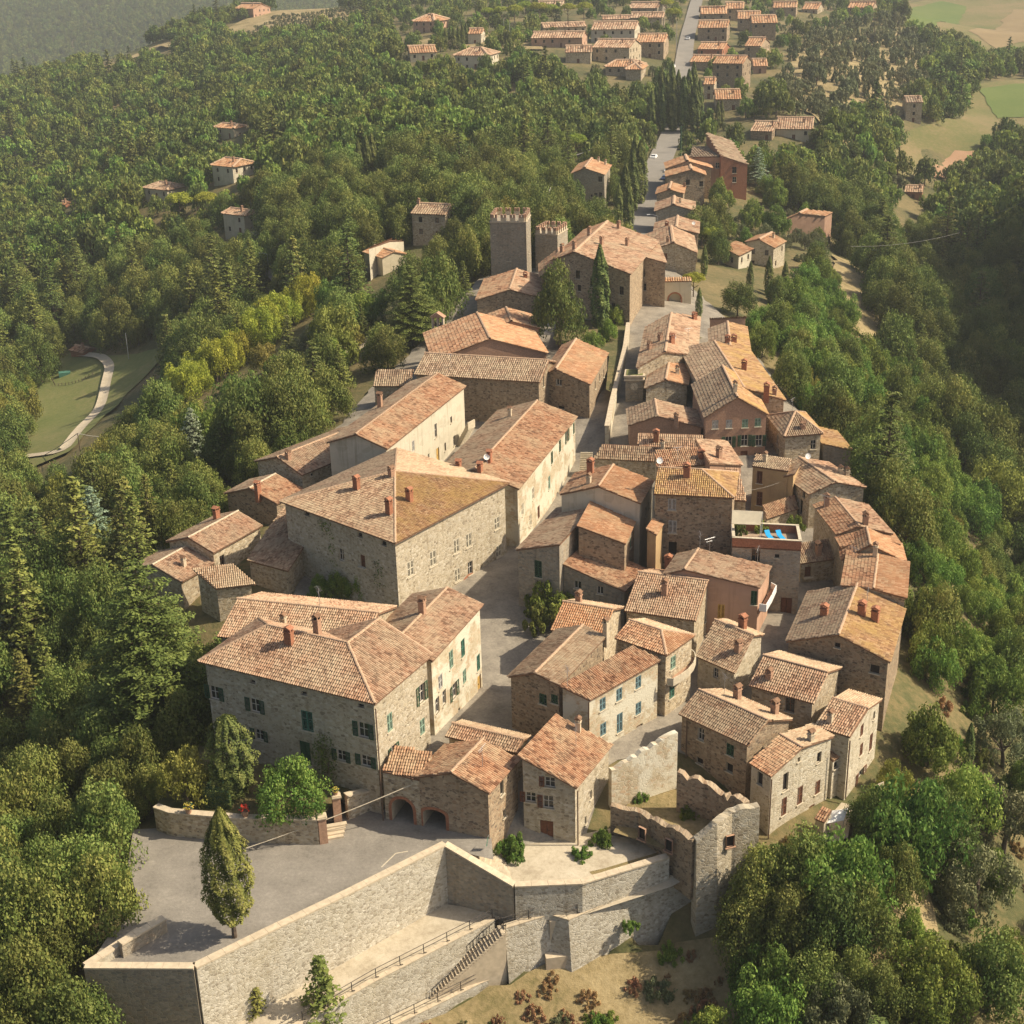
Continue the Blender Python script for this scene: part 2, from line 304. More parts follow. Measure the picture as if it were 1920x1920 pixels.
for p in [(-47,92,-6),(-50,108,-7),(-60,85,-12),(-30,80,-9),(0,84,-11.5),(10,86,-11),(20,88,-12),(30,90,-14),(-10,80,-12.5),
          (-150,100,-30),(-140,180,-28),(-160,250,-38),(-260,350,-46),(-420,550,-50),(-500,850,-35),(-600,1000,-45),(-300,1250,-75),(-700,1300,-100),(100,1300,35),(350,1400,25),
          (90,80,-28),(90,130,-33),(120,200,-44),(150,250,-8),(160,310,4),(190,300,70),(200,385,62),(185,235,52),(235,335,100),(240,250,90),(240,420,75),(270,500,10),(380,700,15),(500,1000,20),(0,40,-28),(120,40,-40),(-120,30,-35),(-250,150,-45),(300,200,-40),(600,600,30),(-900,600,-80),(800,1200,60)]: CT.append(p)  # includes an unseen ridge right of the ravine, added to cast shade into it
CTA = np.array(CT, float); _c2 = 14.0**2
def _phi(d2): return np.sqrt(d2+_c2)
_D = ((CTA[:, None, :2]-CTA[None, :, :2])**2).sum(-1)
_A = _phi(_D); n_ = len(CTA)
_A -= np.eye(n_)*1.2                 # slight smoothing
_P = np.c_[np.ones(n_), CTA[:, :2]]
_S = np.block([[_A, _P], [_P.T, np.zeros((3, 3))]])
_w = np.linalg.solve(_S, np.r_[CTA[:, 2], np.zeros(3)])
def hgt(x, y):
    x = np.atleast_1d(np.asarray(x, float)); y = np.atleast_1d(np.asarray(y, float)); out = np.empty(x.shape).ravel(); X = x.ravel(); Y = y.ravel()
    for i in range(0, len(X), 20000):
        d2 = (X[i:i+20000, None]-CTA[:, 0])**2+(Y[i:i+20000, None]-CTA[:, 1])**2
        out[i:i+20000] = _phi(d2)@_w[:n_]+_w[n_]+_w[n_+1]*X[i:i+20000]+_w[n_+2]*Y[i:i+20000]
    return out.reshape(x.shape)
def h1(x, y): return float(hgt(x, y)[0])
def hit(px, py, dz=0.0):             # pixel ray onto the terrain
    v = ray(px, py); v = v/np.linalg.norm(v); t = np.linspace(60, 2200, 3000); P = CP+v*t[:, None]
    below = np.nonzero(P[:, 2] < hgt(P[:, 0], P[:, 1])+dz)[0]
    if len(below) == 0: return P[-1]
    i = below[0]
    if i == 0: return P[0]
    a, b = P[i-1], P[i]; za = a[2]-h1(a[0], a[1])-dz; zb = b[2]-h1(b[0], b[1])-dz
    return a+(b-a)*za/(za-zb)
def inpoly(x, y, poly):
    x = np.asarray(x, float); y = np.asarray(y, float); r = np.zeros(x.shape, bool); n = len(poly)
    for i in range(n):
        x0, y0 = poly[i][:2]; x1, y1 = poly[(i+1) % n][:2]
        c = ((y0 > y) != (y1 > y)); 
        with np.errstate(divide='ignore', invalid='ignore'): xi = (x1-x0)*(y-y0)/((y1-y0) if y1 != y0 else 1e-12)+x0
        r ^= c & (x < xi)
    return r
FOOT = []                            # building footprints, for keeping trees out
# ------------------------------------------------------------------ openings
_cache = {}
COLK = dict(g='wood_green', t='wood_teal', m='wood_mint', b='wood_brown', u='wood_blue', w='wood_grey', k='wood_cream', y='wood_ochre')
def shutter_mesh(w, h, mk):
    key = ('sh', round(w, 2), round(h, 2), mk)
    if key not in _cache:
        b = MB(); t = .045
        b.box((-w/2+.04, 0, h/2), (.08, t, h)); b.box((w/2-.04, 0, h/2), (.08, t, h)); b.box((0, 0, .05), (w-.16, t, .1)); b.box((0, 0, h-.05), (w-.16, t, .1)); b.box((0, 0, h/2), (w-.16, t, .08))
        n = max(4, int(h/.16)); R = Matrix.Rotation(math.radians(35), 3, 'X')
        for i in range(n): b.box((0, 0, .12+(h-.24)*(i+.5)/n), (w-.16, .012, (h-.24)/n*1.15), 0, R=np.array(R))
        _cache[key] = b.mesh('shutter', M[mk])
    return _cache[key]
def window_mesh(w, h, frame, arch=False):
    key = ('win', round(w, 2), round(h, 2), frame)
    if key not in _cache:
        b = MB(); d = .24; x = w/2
        V = [(-x, 0, 0), (x, 0, 0), (x, 0, h), (-x, 0, h), (-x, d, 0), (x, d, 0), (x, d, h), (-x, d, h)]
        b.add(V, [(0, 1, 5, 4), (1, 2, 6, 5), (2, 3, 7, 6), (3, 0, 4, 7)], 0)
        b.box((0, -.03, -.05), (w+.24, .2, .1), 0)
        if frame in (1, 2):
            f = .07; y = d-.05
            b.box((-x+f/2, y, h/2), (f, .05, h), 1); b.box((x-f/2, y, h/2), (f, .05, h), 1); b.box((0, y, f/2), (w-2*f, .05, f), 1); b.box((0, y, h-f/2), (w-2*f, .05, f), 1)
            b.box((0, y, h/2), (f, .052, h-2*f), 1)
            if h > 1.0: b.box((0, y, h*.55), (w-2*f, .045, f*.7), 1)
        _cache[key] = b.mesh('window', [M['brickp'] if frame == 3 else M['sill'], M['frame'] if frame != 2 else M['framed']])
    return _cache[key]
def pane_mesh(w, h, mat):
    key = ('pane', round(w, 2), round(h, 2), mat)
    if key not in _cache:
        b = MB(); b.box((0, .23, h/2), (w, .02, h)); _cache[key] = b.mesh('pane', M[mat])
    return _cache[key]
def door_mesh(w, h, mk):
    key = ('door', round(w, 2), round(h, 2), mk)
    if key not in _cache:
        b = MB(); x = w/2; d = .2
        V = [(-x, 0, 0), (x, 0, 0), (x, 0, h), (-x, 0, h), (-x, d, 0), (x, d, 0), (x, d, h), (-x, d, h)]
        b.add(V, [(1, 2, 6, 5), (2, 3, 7, 6), (3, 0, 4, 7)], 0); b.box((0, -.12, -.08), (w+.3, .5, .16), 0)
        for s in (-1, 1):
            b.box((s*w/4, d, h/2), (w/2-.03, .05, h), 1)
            for q in (.28, .72): b.box((s*w/4, d-.035, h*q), (w/2-.22, .03, h*.34), 1)
        b.box((.06, d-.06, h*.48), (.04, .06, .16), 2)
        _cache[key] = b.mesh('door', [M['sill'], M[mk], M['iron']])
    return _cache[key]
def opening(parent, style, w, h, loc, rz):
    k = style[0]; mk = COLK.get(style[1:2], 'wood_brown')
    if k == 'd': return mobj('door', door_mesh(w, h, mk), parent, loc, (0, 0, rz))
    o = mobj('window', window_mesh(w, h, {'h': 0, 'r': 3, 'p': 2}.get(k, 1)), parent, loc, (0, 0, rz))
    mobj('pane', pane_mesh(w, h, 'dark' if k in 'hr' else 'glass'), o)  # empty holes get a near-black sheet as painted shade, not glass
    if k == 'c':
        for s in (-1, 1): mobj('shutter', shutter_mesh(w/2-.01, h-.02, mk), o, (s*w/4, .05, .01))
    if k == 'o':
        for s in (-1, 1): mobj('shutter', shutter_mesh(w/2, h, mk), o, (s*(w*.75+.03), -.05, 0), (0, 0, s*random.uniform(-.12, .02)))
    if k == 'l':
        mobj('shutter', shutter_mesh(w/2, h, mk), o, (-(w*.75+.03), -.05, 0))
    return o
# ------------------------------------------------------------------ roofs
def unit(v): return v/(np.linalg.norm(v)+1e-12)
def face_plane(P):
    P = np.asarray(P); n = np.zeros(3)
    for i in range(len(P)): n += np.cross(P[i], P[(i+1) % len(P)])
    n = unit(n)
    if n[2] < 0: n = -n
    return n, P.mean(0)
_prof = [(-.5, 0.), (-.30, .075), (.0, .105), (.30, .075), (.5, 0.)]
def tiles_for(P, tw, tl, keep=1.0):
    """rows of half-round tiles, each its own short shell, on a planar polygon"""
    P = np.asarray(P); n, c = face_plane(P); dn = unit(np.array([0, 0, -1.])-n*(-n[2])) if n[2] < .9999 else np.array([0, -1., 0]); ac = np.cross(n, dn)
    q = P-c; s = q@ac; t = q@dn
    ns = int((s.max()-s.min())/tw)+1; nt_ = int((t.max()-t.min())/tl)+2
    gs, gt_ = np.meshgrid(s.min()+tw*(np.arange(ns)+.5), t.max()-tl*(np.arange(nt_)+.35), indexing='ij')
    gs = gs.ravel(); gt_ = gt_.ravel(); ok = inpoly(gs, gt_, np.c_[s, t]); gs = gs[ok]; gt_ = gt_[ok]
    if keep < 1: k = rng.random(len(gs)) < keep; gs = gs[k]; gt_ = gt_[k]
    m = len(gs)
    if m == 0: return np.zeros((0, 3)), np.zeros((0, 4), int), np.zeros(0)
    gs = gs+rng.normal(0, .012, m)*tw/.25; sk = rng.normal(0, .02, m); lift = np.abs(rng.normal(0, .012, m))
    th = .105*(tw/.25)**.5/.105
    V = np.empty((m, 10, 3))
    for j, (e, w, up) in enumerate(((-.56, .86, .0), (.56, 1.0, .038))):
        for i, (x, hh) in enumerate(_prof):
            a = gs+x*w*tw*.98+sk*e*tl; b = gt_+e*tl; hgt_ = hh*th+up+.02+lift*(1 if j else .3)
            V[:, j*5+i] = c+a[:, None]*ac+b[:, None]*dn+hgt_[:, None]*n if isinstance(hgt_, np.ndarray) else 0
    base = (np.arange(m)*10)[:, None]
    fq = np.array([[0, 1, 6, 5], [1, 2, 7, 6], [2, 3, 8, 7], [3, 4, 9, 8]])
    Fc = (base[:, :, None]+fq[None]).reshape(-1, 4)
    rv = np.clip(rng.beta(.95, .95, m), 0, 1)
    return V.reshape(-1, 3), Fc, np.repeat(rv, 4)
def ridge_row(b, A, B, tw):
    A = np.asarray(A, float); B = np.asarray(B, float); L = np.linalg.norm(B-A); d = unit(B-A); n = max(1, int(L/(tw*1.7))); u = unit(np.cross(d, [0, 0, 1.])); w = np.cross(u, d)
    for i in range(n):
        p0 = A+d*L*i/n; p1 = A+d*L*(i+1.08)/n; r0_ = tw*.52; r1_ = tw*.62; j = random.uniform(-.015, .015); V = []
        for p, r in ((p0, r0_), (p1, r1_)):
            for a in (-90, -45, 0, 45, 90):
                a = math.radians(a); V.append(p+u*(r*math.sin(a)+j)+w*(r*.75*math.cos(a)+.02))
        b.add(V, [(k, k+1, k+6, k+5) for k in range(4)], 0)
# footprint constructors: pixels of the roof edge in the photograph + heights in metres
def gd(LF, AF, RF, RB, zR, zL=None):
    l = at(*LF, zR if zL is None else zL); r = at(*RF, zR); a = onplane(*AF, l, r); d = at(*RB, zR)-r
    d[2] = 0; return [l, r, r+d, l+d], [[l, a, a+d, l+d], [r, r+d, a+d, a]]
def ew(P0, P1, ze, R, slope=.36, hip0=0, hip1=0, ze1=None, maxw=99, wb=None):
    a = at(*P0, ze); b = at(*P1, ze if ze1 is None else ze1); u = unit((b-a)*[1, 1, 0]); n = np.array([-u[1], u[0], 0])
    mid = at(*R, ze+1)
    if n@(mid-a) < 0: n = -n
    lo, hi = ze, ze+9
    for _ in range(50):
        m = (lo+hi)/2; d = n@(at(*R, m)-a)
        if ze+slope*d > m: lo = m
        else: hi = m
    w = min(max(n@(at(*R, lo)-a), 1.2), maxw); w2 = w if wb is None else wb; zr = ze+slope*w
    A0 = a+n*w; A1 = b+n*w; A0[2] = zr; A1[2] = zr if ze1 is None else zr+(ze1-ze); c = b+n*(w+w2); d_ = a+n*(w+w2)
    A0 = A0+u*hip0*w; A1 = A1-u*hip1*w
    if w2 != w: c[2] = A1[2]-slope*w2; d_[2] = A0[2]-slope*w2
    fs = [[a, b, A1, A0], [c, d_, A0, A1]]
    if hip1: fs.append([b, c, A1])
    if hip0: fs.append([d_, a, A0])
    return [a, b, c, d_], fs
def gx(P0, P1, AP, RE, ze, dz=0.0):        # front eave P0-P1 and the visible gable P1-apex-rear eave
    p0, p1 = at(*P0, ze), at(*P1, ze); r = at(*RE, ze+dz); a = onplane(*AP, p1, r); d = p0-p1
    return [p0, p1, r, r+d], [[p0, p1, a, a+d], [r, r+d, a+d, a]]
def shed(LF, RF, RB, z1, z2, z3):
    l, r, b = at(*LF, z1), at(*RF, z2), at(*RB, z3); k = l+b-r
    return [l, r, b, k], [[l, r, b, k]]
def pyr(L, Fp, R, ze, ap):
    l, f, r = at(*L, ze), at(*Fp, ze), at(*R, ze); b = l+r-f; c = (l+r)/2; lo, hi = ze, ze+12
    for _ in range(50):
        m = (lo+hi)/2; q = c.copy(); q[2] = m
        if prj(q)[1] > ap[1]: lo = m
        else: hi = m
    c[2] = lo; return [l, f, r, b], [[l, f, c], [f, r, c], [r, b, c], [b, l, c]]
def rw(R0, R1, zr, half, slope=.35, back=None):
    a, b = at(*R0, zr), at(*R1, zr); u = unit(b-a); n = np.array([u[1], -u[0], 0])
    if n[1] > 0: n = -n
    e = lambda p, k: p+n*k-np.array([0, 0, slope*abs(k)]); bk = back or half
    return [e(a, half), e(b, half), e(b, -bk), e(a, -bk)], [[e(a, half), e(b, half), b, a], [e(b, -bk), e(a, -bk), a, b]]
chim_cache = {}
def chimney_mesh(h, k):
    key = (round(h*4), k)
    if key not in chim_cache:
        w = (.62, .8, .5)[k % 3]; d = (.62, .55, .5)[k % 3]; b = MB(); b.box((0, 0, h/2-.6), (w, d, h+1.2)); b.box((0, 0, h-.05), (w+.14, d+.14, .1))
        c = MB()
        for sx in (-1, 1):
            for sy in (-1, 1): c.box((sx*(w/2-.07), sy*(d/2-.07), h+.17), (.13, .13, .34), 0)
        zt = h+.34; x = w/2+.1; y = d/2+.1
        V = [(-x, -y, zt), (x, -y, zt), (x, y, zt), (-x, y, zt), (0, -y, zt+.26), (0, y, zt+.26)]
        c.add(V, [(0, 1, 2, 3), (0, 4, 1), (2, 5, 3), (1, 4, 5, 2), (3, 5, 4, 0)], 1)
        mats = [M['brickp'], M['brick'], M['coping']][k % 3]
        chim_cache[key] = (b.mesh('chimney', [mats]), c.mesh('chimney_cap', [mats, M['under'] if k != 1 else M['brick']]))
    return chim_cache[key]
def raypoly(px, py, faces):
    v = ray(px, py); best = None
    for f in faces:
        n, c = face_plane(f); dn = v@n
        if abs(dn) < 1e-6: continue
        t = n@(c-CP)/dn; p = CP+v*t
        ax = np.cross(n, [1, 0, 0]) if abs(n[0]) < .9 else np.cross(n, [0, 1, 0]); ax = unit(ax); ay = np.cross(n, ax)
        q = np.asarray(f)
        if inpoly(np.array([p@ax]), np.array([p@ay]), np.c_[q@ax, q@ay])[0] and (best is None or t < best[0]): best = (t, p)
    return None if best is None else best[1]
NH = 0; HS = []
def wall_poly(L, prof, zb, holes):
    """triangulated wall sheet in (u,z) with rectangular/arched holes"""
    outer = [(0, zb), (L, zb)]+[(u, z) for u, z in reversed(prof)]
    vs = [Vector(p) for p in outer]; es = [(i, (i+1) % len(outer)) for i in range(len(outer))]
    for hp in holes:
        b = len(vs); vs += [Vector(p) for p in hp]; es += [(b+i, b+(i+1) % len(hp)) for i in range(len(hp))]
    r = delaunay_2d_cdt(vs, es, [], 0, 1e-5); V = [tuple(v) for v in r[0]]; out = []
    for f in r[2]:
        cx = sum(V[i][0] for i in f)/3; cy = sum(V[i][1] for i in f)/3
        X, Y = np.array([cx]), np.array([cy])
        if not inpoly(X, Y, outer)[0]: continue
        if any(inpoly(X, Y, hp)[0] for hp in holes): continue
        out.append(f)
    return V, out
def hole_poly(u, z, w, h, arch=False):
    if not arch: return [(u-w/2, z), (u+w/2, z), (u+w/2, z+h), (u-w/2, z+h)]
    r = w/2; k = 10; hs = max(h-r*arch, .2); return [(u-w/2, z), (u+w/2, z)]+[(u+r*math.cos(math.pi*i/k), z+hs+r*arch*math.sin(math.pi*i/k)) for i in range(k+1)]
def house(name, label, geo, zg, wall='stone', roof='warm', wins=(), chims=(), over=.3, cat='house', group=None, roofs=None, ridge='ridge', auto=None, tscale=1.0, keep=1.0, arches=(), foot=True):
    global NH; NH += 1
    corners, faces = geo; corners = [np.array(c, float) for c in corners]; faces = [[np.array(p, float) for p in f] for f in faces]
    A2 = sum(corners[i][0]*corners[(i+1) % len(corners)][1]-corners[(i+1) % len(corners)][0]*corners[i][1] for i in range(len(corners)))
    if A2 < 0: corners = corners[::-1]
    cen = sum(corners)/len(corners); org = np.array([cen[0], cen[1], zg]); root = empty(name, org); tag(root, label, cat, group)
    if foot: FOOT.append([c[:2] for c in corners])
    dist = cen[1]; tw = .25*tscale*max(1, dist/165.)**1.25; tl = tw*1.55
    # roof slab
    V = []; Fs = []; th = .16
    eset = {}
    def key(p): return tuple(np.round(p, 2))
    for fi, f in enumerate(faces):
        n, c = face_plane(f); cr = np.cross(f[1]-f[0], f[2]-f[0])
        if cr[2] < 0: faces[fi] = f = f[::-1]
        b = len(V); k = len(f); V += [p-org for p in f]+[p-org-[0, 0, th] for p in f]
        Fs.append(list(range(b, b+k))); Fs.append(list(range(b+k, b+2*k))[::-1])
        for i in range(k):
            ka, kb = key(f[i]), key(f[(i+1) % k]); e = (ka, kb) if ka < kb else (kb, ka)
            eset.setdefault(e, []).append((f[i], f[(i+1) % k])); 
            Fs.append([b+(i+1) % k, b+i, b+k+i, b+k+(i+1) % k])
    ro = mobj('roof', mkmesh('roof', V, Fs, [M['under']]), root)
    rk = roofs or [roof]*len(faces); mats = []; TV = []; TF = []; TA = []; TM = []; off = 0  # tiles per slope: browner left slopes paint in weaker light, besides lichen
    for f, k in zip(faces, rk):
        if k is None: continue
        v, q, a = tiles_for(f, tw, tl, keep)
        if len(v) == 0: continue
        if k not in mats: mats.append(k)
        TV.append(v-org); TF.append(q+off); TA.append(a); TM.append(np.full(len(q), mats.index(k))); off += len(v)
    if TV:
        tag(mobj('roof_tiles', mkmesh('roof_tiles', np.vstack(TV), np.vstack(TF), [T[k] for k in mats], np.concatenate(TM), None, False, np.concatenate(TA)), ro), kind='stuff')
    rb = MB()
    for e, l in eset.items():
        if len(l) > 1: ridge_row(rb, l[0][0]-org+[0, 0, .06], l[0][1]-org+[0, 0, .06], tw*1.1)
    if rb.V: rb.build('ridge_tiles', M[ridge] if ridge in M else T[ridge], ro)
    # walls
    m = len(corners); ins = []
    for i in range(m):
        p, c, q = corners[i-1][:2], corners[i][:2], corners[(i+1) % m][:2]
        e1 = unit(c-p); e2 = unit(q-c); n1 = np.array([-e1[1], e1[0]]); n2 = np.array([-e2[1], e2[0]])
        dd = 1+n1@n2; ins.append(c+(n1+n2)*over/max(dd, .35))
    def rz_(x, y):
        best = None
        for f in faces:
            n, c = face_plane(f); z = c[2]-(n[0]*(x-c[0])+n[1]*(y-c[1]))/n[2]; q = np.array(f)
            if inpoly(np.array([x]), np.array([y]), q[:, :2])[0]: return z
            d = ((q[:, :2].mean(0)-[x, y])**2).sum()
            if best is None or d < best[0]: best = (d, z)
        return best[1]
    walls = []
    for i in range(m):
        A, B = ins[i], ins[(i+1) % m]; L = np.linalg.norm(B-A)
        if L < .2: continue
        ts = [0., 1.]
        for f in faces:
            for k in range(len(f)):
                C, D = f[k][:2], f[(k+1) % len(f)][:2]; r_ = B-A; s_ = D-C; den = r_[0]*s_[1]-r_[1]*s_[0]
                if abs(den) < 1e-9: continue
                tt = ((C-A)[0]*s_[1]-(C-A)[1]*s_[0])/den; uu = ((C-A)[0]*r_[1]-(C-A)[1]*r_[0])/den
                if .02 < tt < .98 and -.05 < uu < 1.05: ts.append(tt)
        ts = sorted(set(round(x, 4) for x in ts)); prof = []
        for tt in ts:
            te = min(max(tt, .003), .997); p = A+(B-A)*te; prof.append((tt*L, rz_(*p)-th*.7))
        walls.append(dict(A=A, B=B, L=L, prof=prof, holes=[], wins=[]))
    zb = zg-3.5
    def top(w, u): return np.interp(u, [p[0] for p in w['prof']], [p[1] for p in w['prof']])
    def find(px, py):
        v = ray(px, py); best = None
        for w in walls:
            A, B = w['A'], w['B']; n = np.array([B[1]-A[1], A[0]-B[0], 0.])/w['L']
            if n@v >= -1e-6: continue
            t = n@(np.array([A[0], A[1], 0])-CP)/(n@v); p = CP+v*t; u = (p[:2]-A)@(B-A)/w['L']
            if -.3 < u < w['L']+.3 and p[2] > zb and p[2] < top(w, u)+.8 and (best is None or t < best[0]): best = (t, w, u, p[2])
        return best
    def put(w, u, zc, ww, hh, st, arch=0):
        ww = min(ww, w['L']-.3); u = min(max(u, ww/2+.12), w['L']-ww/2-.12); z0 = zc-hh/2
        tp = min(top(w, u-ww/2), top(w, u+ww/2))-.12
        if z0+hh > tp: z0 = tp-hh
        for q in w['wins']:
            if abs(q[0]-u) < (q[2]+ww)/2+.06 and q[1] < z0+hh+.06 and z0 < q[1]+q[3]+.06: return
        w['holes'].append(hole_poly(u, z0, ww, hh, arch)); w['wins'].append((u, z0, ww, hh, st, arch))
    for it in wins:
        px, py, ww, hh, st = it[:5]; r = find(px, py)
        if r is None: print('no wall for window', name, label, px, py); continue
        put(r[1], r[2], r[3], ww, hh, st)
    for px, py, ww, hh, ar in arches:
        r = find(px, py)
        if r is None: print('no wall for arch', label, px, py); continue
        put(r[1], r[2], r[3], ww, hh, 'arch', ar)
    if auto:                         # rows of windows: (columns spacing, storey height, style list)
        sp, st_h, styles = auto
        for w in walls:
            n = np.array([w['B'][1]-w['A'][1], w['A'][0]-w['B'][0]])
            if n@(w['A']) > 0: continue          # turned away
            zt = min(p[1] for p in w['prof']); k = int(w['L']/sp)
            for r_ in range(int((zt-zg)/st_h+.35)):
                for j in range(k):
                    if random.random() < .2: continue
                    stl = random.choice(styles)
                    if r_ == int((zt-zg)/st_h+.35)-1 and j == k//2 and len(styles) > 1: put(w, w['L']*(j+.5)/k, zg+1.05, 1.1, 2.1, 'db'); continue
                    put(w, w['L']*(j+.5)/k, zt-1.45-st_h*r_, 1.0, 1.35, stl)
    WV = []; WF = []; UV = []
    for w in walls:
        v, fs = wall_poly(w['L'], w['prof'], zb, w['holes']); b = len(WV); d = (w['B']-w['A'])/w['L']
        for u, z in v: WV.append((w['A'][0]+d[0]*u-org[0], w['A'][1]+d[1]*u-org[1], z-org[2]))
        for f in fs:
            p = [v[i] for i in f]; cr = (p[1][0]-p[0][0])*(p[2][1]-p[0][1])-(p[1][1]-p[0][1])*(p[2][0]-p[0][0])
            if cr < 0: f = f[::-1]
            WF.append([b+i for i in f])
            for i in f: UV.append((v[i][0]+w['A'][0]*1.7, v[i][1]))
    wm = mkmesh('wall', WV, WF, [M[wall]]); l = wm.uv_layers.new(name='UVMap'); l.data.foreach_set('uv', np.asarray(UV, np.float32).ravel()); mobj('wall', wm, root)
    for w in walls:
        d = (w['B']-w['A'])/w['L']; rz = math.atan2(d[1], d[0])
        for u, z0, ww, hh, st, ar in w['wins']:
            p = w['A']+d*u; loc = (p[0]-org[0], p[1]-org[1], z0-org[2])
            if st == 'arch':
                hp = hole_poly(0, 0, ww, hh, ar); b = MB(); n = len(hp); dep = 3.2
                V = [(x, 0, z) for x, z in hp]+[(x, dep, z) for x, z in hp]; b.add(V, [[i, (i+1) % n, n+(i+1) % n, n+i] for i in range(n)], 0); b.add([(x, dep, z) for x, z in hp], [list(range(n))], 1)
                hp2 = hole_poly(0, 0, ww+.6, hh+.3, ar); V = [(x, -.03, z) for x, z in hp]+[(x, -.03, z) for x, z in hp2]+[(x, .05, z) for x, z in hp2]
                b.add(V, [[i, (i+1) % n, n+(i+1) % n, n+i] for i in range(1, n)]+[[n+i, n+(i+1) % n, 2*n+(i+1) % n, 2*n+i] for i in range(1, n)], 2)
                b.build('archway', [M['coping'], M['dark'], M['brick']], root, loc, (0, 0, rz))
            else: opening(root, st, ww, hh, loc, rz)
    for i, cdef in enumerate(chims):
        px, py, hh = cdef[:3]; p = raypoly(px, py, faces)
        if p is None: print('no roof for chimney', label, px, py); continue
        hh = .35+hh*.62; sm, cm = chimney_mesh(hh, cdef[3] if len(cdef) > 3 else (i+NH) % 3); d = corners[1]-corners[0]
        o = mobj('chimney', sm, root, p-org, (0, 0, math.atan2(d[1], d[0]))); mobj('chimney_cap', cm, o)
    HS.append((root, org, faces)); return root, org, faces, walls
# ------------------------------------------------------------------ the village houses (pixels are roof edges in the photograph)
# front palazzo: L-shaped hipped roof
_F = at(703,1320,12.4); _L = at(372,1240,12.4); _R = at(811,1228,12.4); _h = at(652,1206,15.0)
_u = unit(_L-_F); _v = unit(_R-_F); _n = np.array([_u[1],-_u[0],0]); _n = _n if _n@(_R-_F) > 0 else -_n; _m = np.array([_v[1],-_v[0],0]); _m = _m if _m@(_L-_F) > 0 else -_m
_a = _n@(_h-_F); _b = _m@(_h-_F); _zr = np.array([0,0,2.6])
_H = _h.copy(); _K = _L+_n*_a-_u*_a+_zr; _T = _R+_m*_b+_zr; _LB = _L+2*_n*_a; _RB = _R+2*_m*_b
_I = None
A_ = np.array([[_u[0],-_v[0]],[_u[1],-_v[1]]]); _q = (_RB-_LB)[:2]; _s = np.linalg.solve(A_, _q); _I = _LB+_u*_s[0]
_T[2] = _H[2]; _K[2] = _H[2]
house('palazzo','large hipped stone palazzo with green shutters beside the gate arches',([_L,_F,_R,_RB,_I,_LB],[[_L,_F,_H,_K],[_F,_R,_T,_H],[_R,_RB,_T],[_RB,_I,_H,_T],[_I,_LB,_K,_H],[_LB,_L,_K]]),0,'stone2','pink',
  wins=[(478,1323,1.1,1.5,'og'),(398,1298,1.1,1.5,'og'),(486,1378,1.0,1.2,'og'),(576,1352,1.3,2.2,'ct'),(572,1412,1.3,2.6,'dg'),(681,1369,1.1,1.6,'og'),(686,1427,1.1,1.2,'og'),(640,1417,1.0,1.2,'og'),(474,1278,.6,.35,'h'),(570,1300,.6,.35,'h'),(677,1323,.6,.35,'h'),
   (731,1354,.9,1.9,'cm'),(792,1362,.9,1.7,'cm'),(738,1412,.9,1.7,'og'),(791,1300,1.0,2.0,'og')],
  chims=[(543,1208,1.7,1),(596,1192,2.4,0)],over=.45,cat='building')
house('palazzo_wing','long pale wing running up the street behind the gate palazzo',ew((811,1240),(906,1134),11.0,(760,1183),.34),.5,'plasterp','warm',roofs=['pink','brown'],
  wins=[(846,1236,1.0,2.0,'cm'),(868,1215,1.0,2.0,'ct'),(897,1242,.9,1.9,'ct'),(852,1295,1.1,1.7,'og'),(871,1268,.9,1.6,'cm'),(820,1323,1.0,1.8,'n'),(833,1308,.9,1.7,'nb'),(826,1278,1.0,1.6,'cw'),(899,1283,1.0,2.2,'dy'),(861,1332,.5,.6,'h')],
  chims=[(792,1150,1.8,0)],cat='building')
house('town_house','low pink tiled house tucked behind the gate palazzo roof',rw((445,1123),(711,1150),13.2,5.2,.34),3,'stone','warm',roofs=['pink','pink'],chims=[(532,1172,.8,2)])
house('town_house','small stone house with white shuttered window beside the ivy covered wall',shed((462,1050),(540,1071),(604,973),5.6,5.6,8.4),2,'stone','pink',wins=[(592,1058,1.2,1.9,'ow'),(574,1112,.9,1.5,'db')],roofs=['brown'])
house('palazzo','square stone palazzo with yellow lichened pyramid roof and blank pale shutters',pyr((524,940),(741,1019),(956,905),12.4,(761,884)),2.2,'stone2','yellow',roofs=['brown','yellow','pale','grey'],
  wins=[(770,1066,1.2,2.0,'ck'),(812,1047,1.2,2.0,'ck'),(856,1024,1.1,1.9,'ck'),(879,1013,1.1,1.9,'ck'),(932,981,1.1,1.7,'ck'),(935,1033,1.1,1.7,'ck'),(858,1078,1.1,1.8,'ck'),(882,1065,1.0,1.8,'nk'),(640,1040,.9,1.6,'n'),(680,1052,.9,1.6,'db'),(675,1003,.8,.6,'h'),(720,1019,.8,.6,'h'),(575,955,.9,.8,'h')],
  arches=[(880,1098,2.0,2.6,.5)],chims=[(730,965,2.2,1),(669,918,1.9,1),(768,940,1.6,1),(734,894,1.0,0)],over=.5,cat='building')
house('row_house','long white fronted house with terracotta roof beside the stone church stair',ew((726,842),(874,724),13.0,(826,697),.36),4.2,'plasterw','warm',roofs=['warm','brown'],
  wins=[(817,808,.9,2.2,'nw'),(775,836,.8,1.6,'cw'),(804,858,.5,1.2,'h'),(835,838,.6,1.3,'h'),(852,826,.9,1.5,'nw'),(846,787,.7,1.0,'h'),(742,856,.6,.9,'h'),(821,853,1.1,2.2,'dy')],chims=[(713,765,2.6,0),(670,785,1.6,0),(645,790,1.4,0)])
house('row_house','stone house with stepped long roof and buttress below the white row house',ew((566,891),(724,826),8.2,(520,857),.34),3.6,'stone','pink',roofs=['pink','brown'],
  wins=[(703,848,.9,1.4,'pb'),(667,868,.9,1.2,'pb'),(585,890,.5,.4,'h')],chims=[(541,862,.9,0)])
